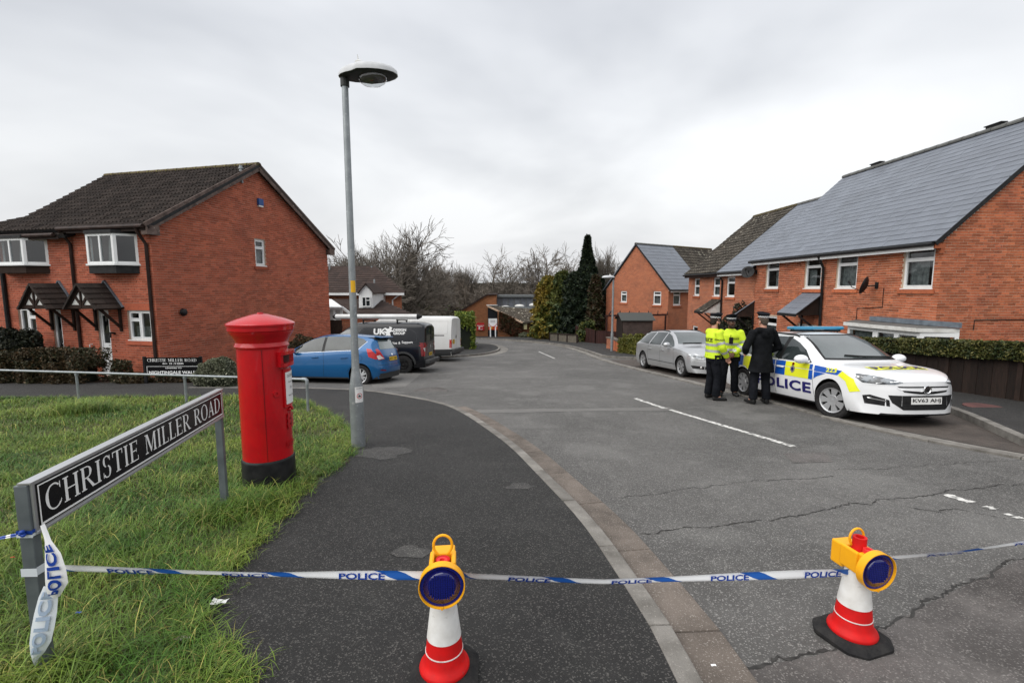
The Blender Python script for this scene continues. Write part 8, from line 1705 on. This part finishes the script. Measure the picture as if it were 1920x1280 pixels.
# ================================================================== LITTER
def litter(label, u, v, s, mat, h=.07, n=7, nm='litter'):
    c = G(u, v, h); ro = root(nm, c, label, 'litter'); m = MB(); rr = random.Random(u); Gd = [[(c.x+(i/4-.5)*s*2+rr.uniform(-.1, .1)*s, c.y+(j/3-.5)*s+rr.uniform(-.1, .1)*s, c.z+.006+rr.random()*s*.35) for i in range(5)] for j in range(4)]
    for j in range(3):
        for i in range(4): m.quad(Gd[j][i], Gd[j][i+1], Gd[j+1][i+1], Gd[j+1][i])
    m.build('sheet', mat, ro)
litter('crumpled white paper scrap at the edge of the grass', 412, 1130, .042, MT['paper']); litter('torn coloured wrapper lying on the footway edge', 345, 1199, .035, M('wrapper', (.5, .46, .48), .3, col2=(.25, .06, .06), nscale=60)); litter('small white scrap lying on the kerb stones', 1338, 1249, .012, MT['paper'], .06); litter('small red scrap in the grass by the sign post', 24, 1046, .012, MT['redink'], .10); litter('small blue scrap in the grass below the tape', 147, 1150, .014, TB, .10)
# ================================================================== GRASS
def in_poly(X, Y, poly):
    r = np.zeros(len(X), bool); n = len(poly); j = n-1
    for i in range(n):
        xi, yi = poly[i]; xj, yj = poly[j]; c = ((yi > Y) != (yj > Y)) & (X < (xj-xi)*(Y-yi)/(yj-yi+1e-12)+xi); r ^= c; j = i
    return r
GV = [(float(a), float(b)) for a, b in verge]
def blades(n, x0, x1, y0, y1, h0, h1, wd, lean, poly=GV, base=.055):
    X = rng.uniform(x0, x1, n); Y = rng.uniform(y0, y1, n); m = in_poly(X, Y, poly) if poly else np.ones(n, bool); m &= (np.abs(X) < 3.2+1.25*Y); X, Y = X[m], Y[m]; n = len(X)
    cl = .5+.5*np.sin(X*3.1+np.sin(Y*2.3)*1.7)*np.cos(Y*2.7+np.sin(X*1.9)); tuft = rng.random(n)
    return X, Y, (h0+(h1-h0)*tuft**1.6)*(.65+.7*cl), np.full(n, wd)*rng.uniform(.6, 1.3, n), lean*rng.uniform(.4, 1.4, n)
def grass_obj(name, label, sets, mat, base=.055):
    X, Y, H, W, Ln = [np.concatenate(q) for q in zip(*sets)]; n = len(X); a = rng.uniform(0, 2*math.pi, n); dx, dy = np.cos(a), np.sin(a); px, py = -dy, dx; Z = np.interp(Y, _ys, _zs)+base; V = np.zeros((n, 7, 3))
    for k, (f, w) in enumerate(((0, 1.), (.45, .85), (.8, .5))):
        ox = dx*Ln*H*f*f; oy = dy*Ln*H*f*f; zz = Z+H*f*(1-.35*Ln*f)
        for s in (0, 1): sg = 1 if s else -1; V[:, 2*k+s, 0] = X+ox+px*W*w*sg*.5; V[:, 2*k+s, 1] = Y+oy+py*W*w*sg*.5; V[:, 2*k+s, 2] = zz
    V[:, 6, 0] = X+dx*Ln*H*1.1; V[:, 6, 1] = Y+dy*Ln*H*1.1; V[:, 6, 2] = Z+H*(1-.42*Ln)
    o = np.arange(n)[:, None]*7; q1 = o+np.array([[0, 1, 3, 2]]); q2 = o+np.array([[2, 3, 5, 4]]); t = o+np.array([[4, 5, 6]]); loops = np.concatenate([np.concatenate([q1, q2], 1).reshape(-1, 4).ravel(), t.ravel()]); nq = 2*n
    me = bpy.data.meshes.new(name); me.vertices.add(7*n); me.vertices.foreach_set('co', V.reshape(-1)); me.loops.add(len(loops)); me.loops.foreach_set('vertex_index', loops.astype(np.int32)); me.polygons.add(nq+n); me.polygons.foreach_set('loop_start', np.concatenate([np.arange(nq)*4, nq*4+np.arange(n)*3]).astype(np.int32)); me.update(); me.validate()
    return link(name, me, mat, None, kind='stuff', label=label, category='grass')
GRM = leafmat('grass_blade', (.046, .116, .009), (.140, .205, .023), (.30, .27, .07), .5, .5, 1.1, .87)
tu = lambda cx, cy, r, n, h0, h1: (cx+rng.normal(0, r, n), cy+rng.normal(0, r, n), h0+(h1-h0)*rng.random(n), np.full(n, .005), rng.uniform(.5, 1.3, n))
ring_a = rng.uniform(0, 2*math.pi, 900); tuftc = G(150, 775, .06)
sets = [blades(105000, -6.8, -1.0, .6, 3.4, .035, .135, .0042, .9), blades(110000, -10.6, -1.6, 3.4, 6.4, .035, .115, .0055, .9), blades(66000, -15.5, -2.2, 6.4, 10.4, .045, .12, .008, .8),
 (pb.x+np.cos(ring_a)*(.285+.10*rng.random(900)), pb.y+np.sin(ring_a)*(.285+.10*rng.random(900)), .05+.10*rng.random(900), np.full(900, .005), rng.uniform(.3, 1.1, 900)), tu(pb.x+.10, pb.y-.62, .15, 1500, .10, .24), tu(tuftc.x, tuftc.y, .22, 1500, .15, .42), tu(sr.x, sr.y-.1, .14, 700, .08, .22), tu(sl_.x+.05, sl_.y, .14, 700, .08, .24)]
VL = np.array([p for p in VG if p[1] < 10.2]); nf = 9000; fi_ = rng.uniform(0, len(VL)-1.001, nf); ii = fi_.astype(int); fq = (fi_-ii)[:, None]; E_ = VL[ii]*(1-fq)+VL[ii+1]*fq
wob = .05*np.sin(fi_*2.1)+.03*np.sin(fi_*5.3)
sets.append((E_[:, 0]+rng.normal(0, .05, nf)+wob, E_[:, 1]+rng.normal(0, .05, nf), .03+.10*rng.random(nf)**1.5, np.full(nf, .0045), rng.uniform(.7, 1.4, nf)))
grass_obj('grass', 'rough green and straw-coloured grass of the verge', sets, GRM)
